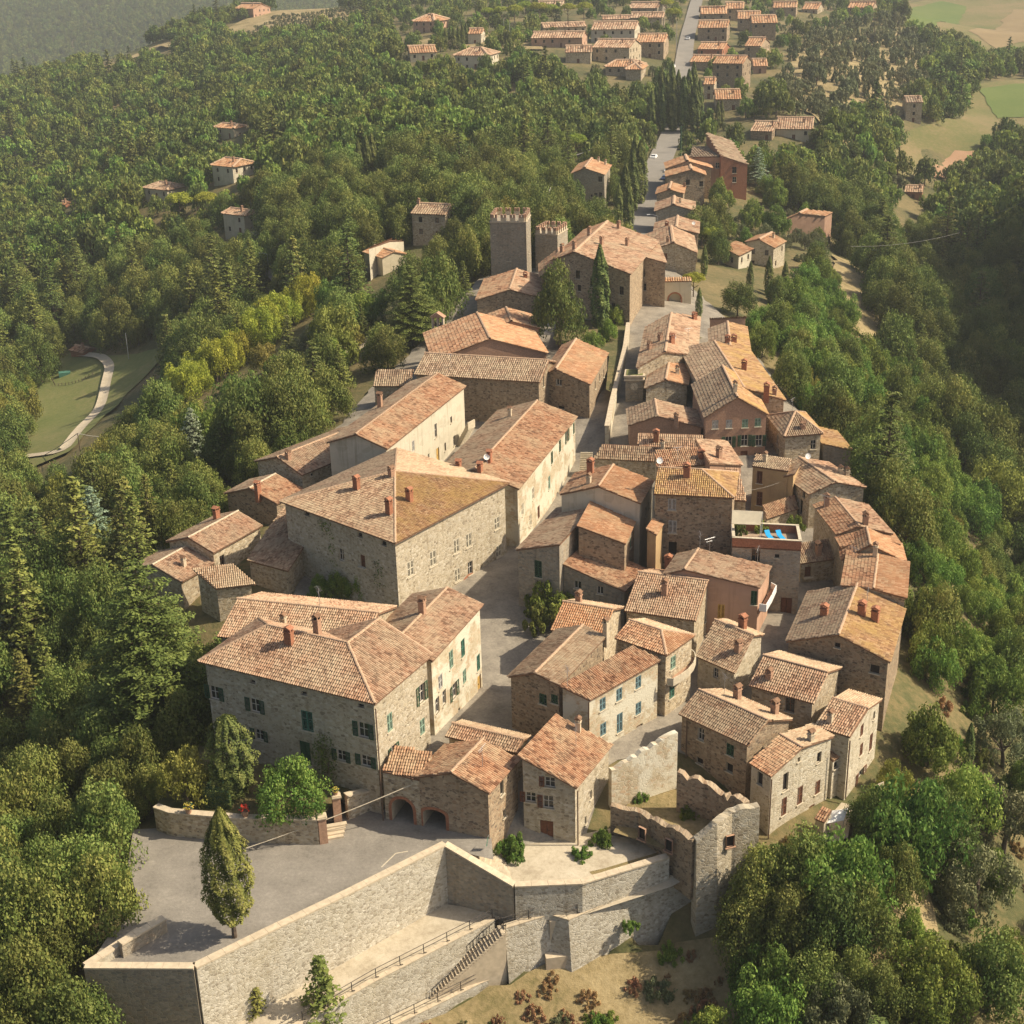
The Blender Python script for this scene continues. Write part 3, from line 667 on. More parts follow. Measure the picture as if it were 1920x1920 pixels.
house('row_house','narrow house with brown gable stepping down from the buttressed house',ew((519,945),(568,917),6.6,(472,913),.34),2.6,'stoneb','pink',roofs=['warm','brown'],chims=[(484,925,1.3,1)],ridge='coping')
house('row_house','stone house with white mortared ridge and brown framed window',ew((400,1037),(493,985),6.2,(359,1005),.34),2.2,'stone','warm',roofs=['pink','brown'],wins=[(417,1052,.9,1.6,'pb'),(493,1014,.8,1.5,'pb')],chims=[(407,974,1.3,1)],ridge='coping')
house('row_house','low tiled house with two steel vents at the end of the row',ew((340,1092),(402,1056),4.6,(354,1022),.33),0,'stone','pink',roofs=['pink','brown'],chims=[(345,1062,1.0,2)],ridge='coping')
house('outbuilding','flat pale tiled outbuilding with white edged roof by the great cedar',shed((404,1104),(480,1095),(436,1058),5.0,5.0,6.4),1,'stone','pale')
house('palazzo','long terracotta roofed palazzo with shuttered street front in the middle of the village',ew((973,917),(1083,781),10.9,(900,868),.33),3,'plasterp','warm',roofs=['warm','brown'],
  wins=[(1035,858,1.0,1.8,'cg'),(1050,836,1.0,1.8,'cg'),(1063,818,1.0,1.8,'og'),(1076,803,.9,1.7,'cg'),(1030,905,1.0,2.0,'cm'),(1000,925,1.0,1.8,'ck'),(1045,935,.9,1.9,'h'),(1060,915,.9,1.9,'ck'),(1075,890,.9,1.8,'db'),(995,975,1.0,1.8,'ck'),(1010,960,1.0,1.8,'cb'),(980,955,.9,1.8,'ck')],
  chims=[(918,868,1.7,1),(860,880,1.0,1),(900,885,1.1,1),(956,782,1.3,2)],cat='building')
# gatehouse and the houses on the street
_gl = at(773,1456,6.2)
house('gatehouse','stone gatehouse with two brick arches opening on the piazza',gd((773,1458),(845,1449),(917,1488),(975,1424),5.1,5.3),-2.2,'stoneb','warm',roofs=['warm','warm'],
  arches=[(815,1543,2.3,2.9,.5)],wins=[(941,1477,.7,1.6,'hb'),(946,1525,.6,.9,'h')],cat='gatehouse',over=.2)
house('store_house','low ribbed roof house wedged behind the gatehouse with pale rear slope',ew((834,1380),(970,1412),4.6,(842,1355),.33),-.5,'stone','warm',roofs=['pink','pale'],chims=[(992,1372,1.9,2)])
house('town_house','stone house with brown door and single slope roof beside the gatehouse',shed((972,1418),(1081,1478),(1148,1397),6.6,3.9,3.9),-2.4,'stone2','warm',roofs=['warm'],
  wins=[(1031,1467,1.0,1.1,'lb'),(995,1495,1.0,1.1,'lb'),(1028,1504,1.0,1.4,'lb'),(1025,1557,1.3,2.2,'db'),(1108,1490,.5,.9,'nw'),(1098,1538,.4,.9,'h'),(1131,1504,.4,.8,'h'),(1112,1479,.5,.9,'nw')],chims=[(1084,1372,1.3,2)],over=.25)
house('town_house','pale three storey house with blue grey shutters above the ruin',shed((1048,1285),(1106,1313),(1240,1237),8.7,7.6,7.6),.5,'plasterp','warm',
  wins=[(1130,1320,.9,1.4,'cu'),(1161,1302,.9,1.4,'cu'),(1197,1279,.9,1.4,'cu'),(1131,1367,.9,1.4,'cu'),(1162,1355,.9,2.2,'cu'),(1197,1328,.9,1.4,'cu'),(1163,1400,1.0,2.2,'db'),(1199,1376,1.0,2.2,'db')],chims=[(1081,1255,1.5,2),(1207,1217,1.2,1)],over=.2)
house('town_house','brown stone gable house on the street with two small green windows',gd((953,1269),(1003,1262),(1049,1285),(1137,1193),8.7,7.8),.6,'stoneb','pink',roofs=['brown','pale'],wins=[(1018,1311,.9,1.2,'cg'),(1040,1311,.8,1.0,'cg')],chims=[(1002,1215,1.8,0),(1136,1193,2.1,2)],over=.2)
house('town_house','small house with bright ribbed orange roof beside the street vine',ew((1032,1181),(1128,1197),6.4,(1055,1128),.4,maxw=4.2),2,'stone','warm',roofs=['orange','pale'],chims=[(1085,1130,1.1,0)])
house('town_house','house with fan shaped orange roof and curved white balcony',ew((1152,1196),(1250,1229),8.2,(1237,1181),.36,hip1=.9),-.3,'stone','orange',roofs=['warm','pale','orange'],
  wins=[(1262,1242,1.0,1.5,'cm'),(1260,1295,1.0,1.7,'ct'),(1259,1352,1.0,2.0,'nw')],over=.25)
house('town_house','grey roofed house with tall green shutters on the narrow street',shed((968,1031),(1050,1021),(1123,942),9.5,11.4,11.4),1.6,'stoneg','grey',roofs=['brown'],wins=[(1009,1067,1.0,2.2,'cg'),(1010,1097,.9,1.1,'n')],over=.15)
house('town_house','low terracotta shed roof house leaning on the grey roofed house',shed((1053,1057),(1172,1109),(1212,1066),8.4,6.2,6.2),2,'stoneg','warm',wins=[(1083,1097,.9,1.0,'n'),(1125,1107,.8,1.0,'n')],over=.15)
house('town_house','tall box of brown stone with neat orange shed roof',shed((1082,986),(1173,1020),(1196,968),12.2,10.4,10.4),3,'stoneb','orange',wins=[(1182,1018,.7,1.3,'ct')],over=.15)
house('town_house','pale plastered tall house with orange gable half in shadow',gd((1050,927),(1122,912),(1201,944),(1226,902),13.0,12.6),3,'plasterw','orange',roofs=['warm','orange'],wins=[(1211,960,.6,1.3,'h'),(1217,948,.6,1.0,'h')],chims=[(1107,890,2.2,1),(1104,908,1.2,2)],over=.15)
house('stair_turret','narrow ochre plaster turret with tiny orange roof',shed((1212,992),(1231,1003),(1244,983),11.4,11.0,11.0),3,'ochre','orange',over=.1)
house('town_house','tall brown stone house with lichened hip roof and grey shutters',ew((1225,926),(1377,934),14.6,(1240,877),.42,hip1=1.0),4,'stoneb','yellow',roofs=['yellow','yellow','yellow'],wins=[(1260,946,1.0,1.5,'cw'),(1261,988,1.0,1.7,'cw'),(1261,1028,1.0,1.7,'h')],chims=[(1287,895,1.5,1)],over=.25)
house('annexe','small ribbed roof annexe beside the tall brown stone house',shed((1374,938),(1400,939),(1384,880),11.6,11.6,13.4),4,'stone','pink',over=.1)
house('town_house','stone house with square chimney and big ribbed roof above the courtyard',ew((1170,1145),(1305,1164),6.3,(1201,1073),.38,maxw=6.2),2,'stone','warm',roofs=['pink','pink'],chims=[(1246,1115,2.0,0),(1253,1072,2.3,1)],wins=[(1322,1156,.5,1.5,'h')],over=.25)
house('town_house','rose plastered house with wide sandy roof and ochre shutter',gd((1243,1078),(1283,1068),(1425,1102),(1447,1062),7.9,8.6),2.5,'rose','pink',roofs=['brown','pink'],wins=[(1352,1147,.8,1.9,'cy'),(1424,1122,.7,1.8,'cg')],chims=[(1393,1042,1.2,2)],over=.2)
house('town_house','small hipped cottage with stubby chimney in the lower courtyard',gx((1305,1230),(1378,1262),(1413,1192),(1432,1190),4.6,.9),1,'stone2','brown',roofs=['brown','pale'],chims=[(1384,1222,1.1,0),(1392,1180,1.4,1)],wins=[(1342,1262,.7,1.2,'nw')],over=.2)
house('town_house','ribbed roof stone house with brown window and copper chimney pipe',gx((1404,1285),(1526,1319),(1552,1261),(1578,1252),4.6,.3),.2,'stone','warm',roofs=['pink','pale'],wins=[(1481,1322,1.0,1.7,'pb')],chims=[(1442,1272,.6,0)],over=.25)
house('town_house','tall pale house with ribbed roof and brown shutters at the garden stair',gx((1526,1361),(1594,1382),(1628,1329),(1654,1312),3.3,.3),-3.2,'stone3','pink',roofs=['pink','pale'],
  wins=[(1639,1341,.5,.9,'h'),(1616,1369,.8,1.3,'cb'),(1633,1391,.8,2.0,'cb'),(1615,1405,.8,1.4,'cb'),(1613,1459,1.3,2.0,'ob')],chims=[(1556,1355,1.0,2)],over=.2)
house('town_house','broad stone house with mossy uneven roof above the ruin',gx((1272,1338),(1402,1398),(1441,1351),(1486,1349),4.3,.0),-2,'stoneb','brown',roofs=['brown','pale'],
  wins=[(1314,1377,.8,1.4,'nw'),(1369,1406,.9,1.3,'cg'),(1312,1427,.8,.7,'h'),(1368,1440,.8,1.0,'h')],chims=[(1382,1312,1.5,0),(1452,1340,1.6,0)],over=.25)
house('town_house','bright stone gable house with many brown shutters facing the gardens',gx((1404,1430),(1446,1456),(1505,1402),(1564,1381),3.1,.3),-3.4,'stone3','warm',roofs=['warm','pale'],
  wins=[(1473,1466,.8,2.0,'hb'),(1470,1512,.8,2.0,'cb'),(1500,1491,.8,2.0,'cb'),(1533,1476,.8,1.5,'cb'),(1536,1420,.7,1.2,'hb'),(1521,1527,.9,2.2,'cb'),(1564,1484,.8,2.3,'cb'),(1498,1424,.4,.5,'h'),(1425,1460,.7,1.4,'h')],chims=[(1520,1390,.8,2)],over=.2)
_q1 = at(1446,1456,3.1); _q2 = at(1564,1381,3.4); _l1 = onplane(1562,1427,_q1,_q2); _l2 = onplane(1591,1408,_q1,_q2); _ld = unit((_q2-_q1)*[1,1,0]); _lp = np.array([-_ld[1],_ld[0],0])*2.4; _lp = (_lp if _lp[0] < 0 else -_lp)+[0,0,.9]; _l2[2] = _l1[2]
house('lean_to','tiny ribbed lean-to roof in the notch between the pale garden houses',([_l1,_l2,_l2+_lp,_l1+_lp],[[_l1,_l2,_l2+_lp,_l1+_lp]]),-3.2,'stone3','warm',wins=[(1568,1434,.8,.8,'hb')],over=.02)
# eastern edge
house('town_house','large gable house with grey left slope and golden right slope',gd((1474,1203),(1572,1190),(1669,1242),(1698,1142),6.2,5.8),0,'stoneb','yellow',roofs=['grey','yellow'],wins=[(1640,1255,1.0,1.0,'hb'),(1570,1210,.6,.6,'h')],chims=[(1545,1155,1.2,1),(1615,1155,1.5,1),(1640,1166,1.4,1),(1692,1128,.9,1)],over=.25)
house('town_house','red and orange tiled house above the eastern scarp',gd((1577,1098),(1638,1104),(1700,1122),(1705,1054),7.4,8.0),1,'stone','warm',roofs=['warm','orange'],chims=[(1640,1045,1.7,2)],over=.2)
house('town_house','orange roof house with slim steel flue on the eastern edge',gd((1578,1050),(1632,1022),(1699,1054),(1690,1020),7.2,7.2),2,'stoneg','pink',roofs=['warm','orange'],chims=[(1655,1040,1.8,2)],over=.2)
house('town_house','brown gable house with raised verge on the eastern edge',gd((1577,1027),(1630,1010),(1689,1021),(1675,1000),7.6,7.8),2,'stoneg','warm',roofs=['warm','orange'],over=.2)
house('town_house','broad roofed house with ridge chimney on the eastern edge',gd((1568,1002),(1612,987),(1675,1001),(1626,946),8.2,8.2),2.5,'stone','pink',roofs=['warm','pink'],chims=[(1622,985,1.4,0),(1549,950,1.4,0)],over=.2)
house('town_house','stone gable house with ochre flank facing the roof terrace',gd((1517,927),(1567,904),(1624,914),(1553,867),8.6,8.2),3,'stone','warm',roofs=['brown','pink'],wins=[(1502,950,.8,2.0,'hb'),(1508,915,.7,1.0,'hb')],chims=[(1576,890,.8,2),(1588,893,.8,2)],over=.2)
house('town_house','ochre house with brown mossy slope beside the flat roofed house',shed((1440,900),(1490,889),(1502,868),8.4,10.0,10.0),3.5,'ochre','brown',over=.2)
house('town_house','ochre flat topped house with small white chimney in the middle lane',shed((1410,874),(1478,884),(1484,861),10.2,10.2,10.4),3.5,'ochre','grey',wins=[(1424,895,.8,1.8,'cb'),(1424,935,.8,2.0,'cb')],chims=[(1434,866,.9,2),(1510,866,.8,2)],over=.1)
house('lean_to','dark courtyard lean-to roof shaded by the ochre houses',shed((1437,973),(1497,953),(1490,930),5.4,5.4,6.6),3.5,'stone','warm',over=.1)
house('lean_to','low ribbed roof with squat chimney beside the roof terrace',shed((1500,1057),(1570,1047),(1562,1012),4.6,4.6,6.0),2,'stone','brown',chims=[(1534,1040,1.3,0)],wins=[(1515,1072,.9,1.4,'db')],over=.15)
# upper east row
house('town_house','four windowed house with hipped ribbed roof at the head of the lane',gd((1321,783),(1383,745),(1440,777),(1408,716),12.6,12.6),6,'brickp','yellow',roofs=['grey','yellow'],wins=[(1341,796,.9,1.3,'cw'),(1367,795,.9,1.3,'cw'),(1397,794,.9,1.3,'cm'),(1421,792,.9,1.3,'cm'),(1366,829,1.0,1.7,'og'),(1396,826,1.0,1.7,'og'),(1423,826,1.0,1.7,'og'),(1395,858,1.1,2.1,'db'),(1420,855,.9,1.0,'hb')],chims=[(1378,738,1.8,2),(1441,765,1.5,1)],over=.2)
house('row_house','golden lichened row house with wide eastern slope',gd((1322,742),(1396,728),(1473,751),(1408,660),12.6,12.6),6,'stone','yellow',roofs=['grey','yellow'],chims=[(1395,695,1.6,1),(1437,740,1.3,1),(1452,742,1.0,0)],over=.2)
house('row_house','last narrow row house ending in a tiled screen wall',gd((1331,663),(1369,649),(1407,659),(1400,613),12.2,12.2),6.5,'stone','yellow',roofs=['grey','yellow'],chims=[(1364,644,1.2,1),(1376,643,1.2,1)],over=.2)
house('town_house','corner house with mottled hipped roof and small grey window',pyr((1438,779),(1470,819),(1544,813),10.4,(1523,772)),4,'stone','brown',roofs=['brown','brown','yellow','yellow'],wins=[(1525,834,.8,1.4,'nw'),(1458,824,.7,1.4,'h'),(1458,852,.9,1.9,'dg'),(1448,842,.9,1.7,'dg')],chims=[(1523,775,1.4,1),(1505,805,.8,0)],over=.3)
house('town_house','narrow stone house with yellow shed roof at the edge of the woods',shed((1543,832),(1598,844),(1568,808),8.6,8.0,8.0),3,'stoneg','yellow',over=.15)
# middle lane
house('town_house','broad gable house with brown and sandy slopes below the clock tower',gd((1178,798),(1233,780),(1318,802),(1310,770),10.4,10.2),5.5,'brickp','pink',roofs=['grey','pink'],chims=[(1268,789,.5,0)],over=.25)
house('town_house','ribbed terracotta roof strip with small chimney in the middle of the village',shed((1196,837),(1318,841),(1317,815),9.0,9.0,10.4),5,'stone','warm',roofs=['pink'],chims=[(1230,828,1.3,1)],over=.1)
house('town_house','low brown ribbed roof beside the stair lane',shed((1113,859),(1232,865),(1248,838),7.6,7.6,9.2),4.5,'stone','brown',chims=[(1242,842,1.2,2)],over=.1)
house('town_house','red mottled roof with satellite dish behind the tall stone house',shed((1231,878),(1329,871),(1324,839),10.6,10.6,11.8),5,'stone','warm',chims=[(1315,860,.8,1)],over=.1)
house('town_house','sandy sloping roof with brown chimney above the ochre lane',shed((1330,869),(1392,872),(1362,827),12.0,10.2,10.2),5,'brickp','pink',chims=[(1348,860,1.5,0)],over=.15)
# church, clock tower and upper village
house('church','long stone church with grey tiled roof and tall bare flank',ew((775,702),(1013,717),13.0,(792,662),.34),6,'stoneb','grey',roofs=['grey','brown'],wins=[(1019,713,.6,2.2,'h')],cat='church',over=.35)
house('chapel','small grey roofed chapel annexe at the end of the church',shed((699,724),(768,724),(775,693),8.6,8.6,10.4),5,'stone','grey',over=.2)
house('town_house','terracotta house with small white framed window beside the church',gd((1016,704),(1042,692),(1107,721),(1141,662),12.0,12.2),6.3,'stoneb','orange',roofs=['warm','orange'],wins=[(1048,717,1.0,1.0,'nw'),(1052,764,1.2,.5,'h'),(1116,722,.6,1.4,'h'),(1124,708,.6,1.3,'h'),(1132,700,.6,1.4,'h'),(1115,740,.7,1.5,'h')],over=.2)
house('town_house','wide two tone terracotta roof house behind the church',ew((1027,662),(996,612),12.2,(915,628),.32),7,'brickp','orange',roofs=['orange','warm'],chims=[(981,655,1.4,0)],over=.2)
house('town_house','shaded terracotta house stepping up behind the church',ew((1012,616),(1000,590),12.6,(952,584),.32),7.5,'brickp','warm',over=.2)
house('town_house','terracotta gable house at the foot of the battlemented tower',gd((892,563),(956,543),(1010,557),(1020,518),12.4,12.2),8,'stoneb','warm',roofs=['warm','pink'],chims=[(985,522,.6,1)],over=.2)
house('castle','great stone castle residence with many chimneys and wide sandy roof',gd((1032,488),(1077,472),(1183,514),(1236,452),19.0,19.6),8.5,'stoneb','pink',roofs=['warm','pink'],
  chims=[(1020,478,1.9,0),(1054,474,1.3,0),(1077,469,1.6,0),(1105,443,1.8,0),(1128,460,1.5,0),(1176,462,1.4,0),(1160,430,1.6,0)],wins=[(1083,515,1.0,1.6,'pb'),(1086,540,.8,1.2,'h'),(1110,530,1.0,1.6,'pb'),(1140,535,1.0,1.6,'pb'),(1165,545,1.0,1.6,'pb'),(1112,565,.9,1.4,'pb'),(1150,575,.9,1.4,'pb')],cat='castle',over=.25)
house('castle_block','tall brown stone castle block with mullioned windows and bright corner',shed((1189,476),(1249,493),(1234,455),19.6,18.2,18.2),8.5,'stoneb','pink',wins=[(1204,512,1.0,1.6,'pb'),(1207,538,1.0,1.4,'pb'),(1207,580,1.0,1.4,'pb'),(1206,616,1.2,2.2,'db')],cat='castle',over=.15)
house('castle_wing','low castle wing with terracotta roof under the big tree',gd((1012,520),(1050,490),(1084,504),(1080,480),15.4,15.0),8.5,'stoneb','warm',chims=[(1070,496,1.8,0)],over=.2)
house('town_house','long gable house with brown left slope beside the upper lane',gd((1194,690),(1247,660),(1307,666),(1313,594),12.4,12.8),7.5,'stone','brown',roofs=['brown','pink'],chims=[(1238,640,1.0,0),(1260,645,1.3,1),(1302,600,1.1,1),(1218,656,.9,0)],over=.2)
house('town_house','ribbed terracotta house with orange verge next to the clock tower',gd((1209,728),(1248,712),(1290,722),(1296,680),11.0,11.0),7,'stone','pink',roofs=['brown','orange'],chims=[(1270,702,.9,2),(1231,720,.8,1)],over=.2)
# houses along the road north of the castle
RL = 'small gabled houses along the road'
for lab, g, zg, wl, rf, wn, ch in [
  ('pale hipped double roofed house nearest the castle on the road', gd((1213,471),(1263,455),(1307,474),(1300,442),11.0,11.0),6,'stone','pink',[(1246,484,1.2,2.2,'db')],[(1252,455,.9)]),
  ('sandy roofed gable house with satellite dish on the road', gd((1225,440),(1268,427),(1310,438),(1311,416),10.8,10.8),6,'stoneb','pink',[(1280,444,1.0,1.4,'pb')],[(1250,425,.8)]),
  ('terracotta gable house with red shed beside it on the road', gd((1228,396),(1263,384),(1303,395),(1303,379),11.0,11.0),6,'stoneg','pink',[],[(1275,382,.8)]),
  ('short bright orange gable house on the road', gd((1230,364),(1255,355),(1282,363),(1285,350),11.0,11.0),6,'stoneb','orange',[],[(1283,352,.9)]),
  ('brown gable house with tall flank and dark windows on the road', gd((1249,331),(1296,318),(1323,328),(1320,318),12.6,12.6),5,'stoneb','orange',[(1290,342,1.1,1.6,'pb'),(1315,345,1.1,1.6,'pb')],[]),
  ('orange gable house in front of the flat roofed block on the road', gd((1249,316),(1289,302),(1335,315),(1330,304),13.4,13.4),6,'stoneb','orange',[],[(1290,305,.9)]),
  ]: house('road_house',lab,g,zg,wl,rf,wn,ch,over=.2,group=RL)
house('flat_block','flat grey roofed stone block at the bend of the road',shed((1294,295),(1351,294),(1353,274),15.6,15.6,15.7),6,'rose','grey',wins=[(1352,310,1.2,1.6,'nw')],over=.05,cat='building')
house('flat_block','tall brick red block with small window behind the flat roofed block',shed((1352,292),(1402,308),(1372,264),16.2,13.5,17.0),5,'brick','grey',wins=[(1377,319,1.3,1.8,'pb'),(1377,337,1.2,1.6,'nw')],over=.05,cat='building')
house('villa','orange roofed villa with white corner wall among cypresses',shed((1357,465),(1386,480),(1412,467),5.6,4.6,4.6),-1,'plasterw','orange',auto=(3,3,['pb']),over=.3)
house('villa','two storey villa with orange gable and grey flank',gd((1397,454),(1423,449),(1452,465),(1475,452),4.2,5.0),-2.5,'stone2','orange',auto=(3.2,2.9,['pb','cb']),chims=[(1450,447,1.2,2)],over=.3)
house('villa','low orange roofed house half hidden by trees down the slope',gd((1470,412),(1498,400),(1548,405),(1562,398),1.6,1.6),-4,'rose','orange',over=.2)
house('villa','tall stone villa with brown gable roof left of the road',gd((1072,325),(1096,315),(1134,328),(1146,310),15.6,15.6),6,'stoneg','orange',wins=[(1125,336,1.2,1.5,'pb'),(1117,367,1.0,1.5,'pb'),(1126,366,1.0,1.5,'pb'),(1109,367,.7,.7,'h')],chims=[(1135,310,1.6,2),(1122,304,1.2,2)],over=.3)
house('villa','broad farmhouse with brown hipped roof left of the tower',ew((769,400),(836,403),15.2,(777,381),.36),9,'stone','brown',auto=(3.2,2.9,['pb','h']),chims=[(785,383,1.0)],over=.3)
house('villa','white walled house with orange roof among trees below the tower',shed((718,468),(757,452),(732,450),9.0,9.0,11),5,'plasterw','orange',over=.2)
house('villa','orange hipped house beside the white walled house in the trees',ew((680,472),(716,484),8.6,(695,458),.3),5,'plaster','orange',over=.2)
# ------------------------------------------------------------------ far houses
def far(x0, x1, ye, yr, yb, label, wall='stone', roof='orange', hip=0, styles=('pb', 'h'), name='far_house', ymid=None):
    g = hit((x0+x1)/2, yb); Y = g[1]; a = atY(x0, ye, Y); b = atY(x1, ye, Y); ze = (a[2]+b[2])/2; a[2] = b[2] = ze; a = at(x0, ye, ze) if False else a
    u = unit(b-a); n = np.array([-u[1], u[0], 0]); n = n if n[1] > 0 else -n
    lo, hi = 2., 9.
    for _ in range(30):
        w = (lo+hi)/2; q = (a+b)/2+n*w; q[2] += .32*w
        if prj(q)[1] > yr: lo = w
        else: hi = w
    w = lo; A0 = a+n*w+u*hip*w; A1 = b+n*w-u*hip*w; A0[2] = A1[2] = ze+.32*w; c = b+2*n*w; d = a+2*n*w
    fs = [[a, b, A1, A0], [c, d, A0, A1]]+([[b, c, A1], [d, a, A0]] if hip else [])
    yaw = math.radians(random.choice([-24, -18, -14, -10, -6, 8]) if x1 > 500 else -36); cc = (a+c)/2; cy_, sy_ = math.cos(yaw), math.sin(yaw)
    def ro(p): q = p-cc; return np.array([cc[0]+q[0]*cy_-q[1]*sy_, cc[1]+q[0]*sy_+q[1]*cy_, p[2]])
    a, b, c, d = (ro(p) for p in (a, b, c, d)); fs = [[ro(p) for p in f] for f in fs]
    house(name, label, ([a, b, c, d], fs), g[2], wall, roof, auto=(3.4, 3.0, list(styles)), over=.35, tscale=.8, chims=[((x0*.4+x1*.6), (ye*.45+yr*.55), 1.3, 0)])
FL = [(783,830,40,27,60,'house with red brown hipped roof above the dark hedge','rose','orange',.6),(880,907,63,54,84,'small white house with orange roof beside tall cypresses','plasterw','orange',0),
 (763,815,99,86,114,'long low orange roofed house on the wooded edge','plaster','orange',0),(858,928,104,90,130,'villa with brown hipped roof and shaded porch above the woods','plasterw','pink',.7),
 (1015,1099,51,43,62,'long low house with tiered roof at the back of the new village','stone','pink',0),(1000,1100,71,60,90,'long pink terrace in front of the tiered house','rose','pink',0),
 (1062,1112,98,86,120,'low sandy house below the pink terrace','stone','pink',0),(1115,1200,55,41,84,'large white villa with five windows','plasterw','pink',0),
 (1122,1198,89,74,120,'stone villa with balcony in front of the white villa','stone','pink',0),(1140,1210,125,113,144,'stone house with hipped roof by the cypress walk','stone','orange',.6),
 (1130,1185,36,30,46,'pale long roof behind the white villa','stone','pink',0),(1185,1245,15,5,30,'grey flat looking house beside the main road','stoneg','pink',0),(1186,1248,33,24,52,'long house with brown roof beside the main road','stone','pink',0),
 (1200,1255,79,64,110,'brown stone house with tall roof at the junction','stoneb','orange',0),(1180,1212,130,115,152,'small hipped house under the cypresses','stone','orange',.6),
 (1317,1365,26,8,42,'orange roofed house on the right of the main road','stoneb','orange',0),(1365,1399,16,5,40,'taller orange roofed house adjoining on the main road','stoneb','orange',0),
 (1388,1430,35,20,62,'orange roofed house behind the gabled brown house','stoneb','orange',0),(1413,1460,43,29,74,'gabled brown house with two pale windows','stoneb','orange',0),
 (1315,1372,52,39,78,'double roofed orange house on the right of the main road','stoneb','orange',0),(1318,1368,92,80,106,'long house with red brick front','brick','orange',0),
 (1303,1355,116,104,134,'brick house with orange roof beside the apartment house','stoneb','orange',0),(1348,1408,119,105,168,'three storey apartment house with stacked balconies','stoneb','orange',0),
 (1410,1443,86,71,110,'small orange house at the top of the olive grove','stoneb','orange',0),(1415,1442,124,111,138,'low terracotta house behind the apartment house','rose','orange',0),
 (1325,1347,158,146,186,'narrow house with bright side wall among cypresses','stone','orange',0),(1345,1393,186,168,208,'gabled house with white awning among trees','stone','orange',0),
 (1422,1466,246,228,264,'brown roofed wing of the villa above the scrub','stoneb','pink',0),(1466,1535,242,220,264,'long villa with pale pillars and brown roof','plaster','pink',0),
 (1515,1546,17,6,27,'small house with red roof at the top of the fields','stone','orange',0),(1600,1648,14,4,32,'barn with orange roof at the field edge','stoneb','orange',0),(1455,1500,14,4,30,'brown house half hidden by olives at the top','stoneb','orange',0),
 (1702,1734,192,181,231,'tall narrow stone barn among bushes in the fields','stone','grey',0),(1703,1738,360,348,376,'small brick shed at the edge of the ploughed field','brick','pink',0),
 (403,455,240,232,260,'orange roofed house hidden in the left woods uphill','plaster','orange',.4),(403,462,312,297,345,'white house with orange roof in the left woods','plasterw','orange',.3),
 (272,338,355,342,374,'wide brown hipped roof house in the left woods','plaster','pink',.7),(418,478,403,392,440,'pale villa with balcony in the left woods','plaster','pink',.2),
 (443,495,16,7,34,'farmhouse on the left ridge above terraced fields','rose','orange',0),(130,172,660,650,672,'low shed with bright red roof in the clearing','brick','warm',0),(112,130,383,379,392,'tiny orange roofed hut in the left woods','brick','orange',0),
 (1010,1060,12,3,22,'long farm shed behind the umbrella pines','stone','pale',0)]
for r in FL: far(*r[:5], 'far '+r[5] if not r[5].startswith('far') else r[5], r[6], r[7], r[8])
# ------------------------------------------------------------------ ground sheets
XS = np.unique(np.r_[np.arange(-60, 75, 2.5), np.arange(-160, 170, 6), np.arange(-420, 440, 15), np.arange(-1500, 1520, 60)])
YS = np.unique(np.r_[np.arange(30, 135, 2.5), np.arange(135, 320, 5), np.arange(320, 760, 12), np.arange(760, 1500, 30)])
PIAZZA = [at(*p, 0)[:2] for p in [(160,1812),(365,1812),(835,1584),(925,1600),(905,1500),(720,1500),(640,1500),(470,1500),(290,1515),(300,1600),(300,1690),(215,1745)]]
LOW = [at(*p)[:2] for p in [(365,1812,0),(835,1584,0),(965,1660,-2),(1090,1655,-2.4),(1240,1614,-2.4),(1272,1634,-3.5),(1250,1655,-4),(1066,1725,-5),(1035,1790,-10),(760,1910,-10.3),(560,2000,-10.8),(360,2050,-10.5)]]
gx, gy = np.meshgrid(XS, YS, indexing='ij'); gz = hgt(gx, gy)
gz = gz+(np.sin(gx*.31)*np.cos(gy*.27)+np.sin(gx*.11+gy*.17))*.25*np.clip((gy-100)/200, 0, 1)
_w0, _w1 = at(160,1812,0)[:2], at(365,1812,0)[:2]; _w2 = at(835,1584,0)[:2]; _w3 = at(965,1660,-2)[:2]
def segd(x, y, a, b): d = b-a; t = np.clip(((x-a[0])*d[0]+(y-a[1])*d[1])/(d@d), 0, 1); return np.hypot(x-a[0]-t*d[0], y-a[1]-t*d[1])
edge_d = np.minimum(np.minimum(segd(gx, gy, _w0, _w1), segd(gx, gy, _w1, _w2)), segd(gx, gy, _w2, _w3))
gz = np.where(inpoly(gx, gy, PIAZZA), np.minimum(gz, np.where(edge_d < 3.6, -8, -.45)), gz); gz = np.where(inpoly(gx, gy, LOW), np.minimum(gz, -11.6), gz)
def grid_faces(a, b): i, j = np.meshgrid(np.arange(a-1), np.arange(b-1), indexing='ij'); k = (i*b+j).ravel(); return np.c_[k, k+b, k+b+1, k+1]
tag(mobj('ground', mkmesh('ground', np.c_[gx.ravel(), gy.ravel(), gz.ravel()], grid_faces(len(XS), len(YS)), [M['soil']], smooth=True)), kind='structure')
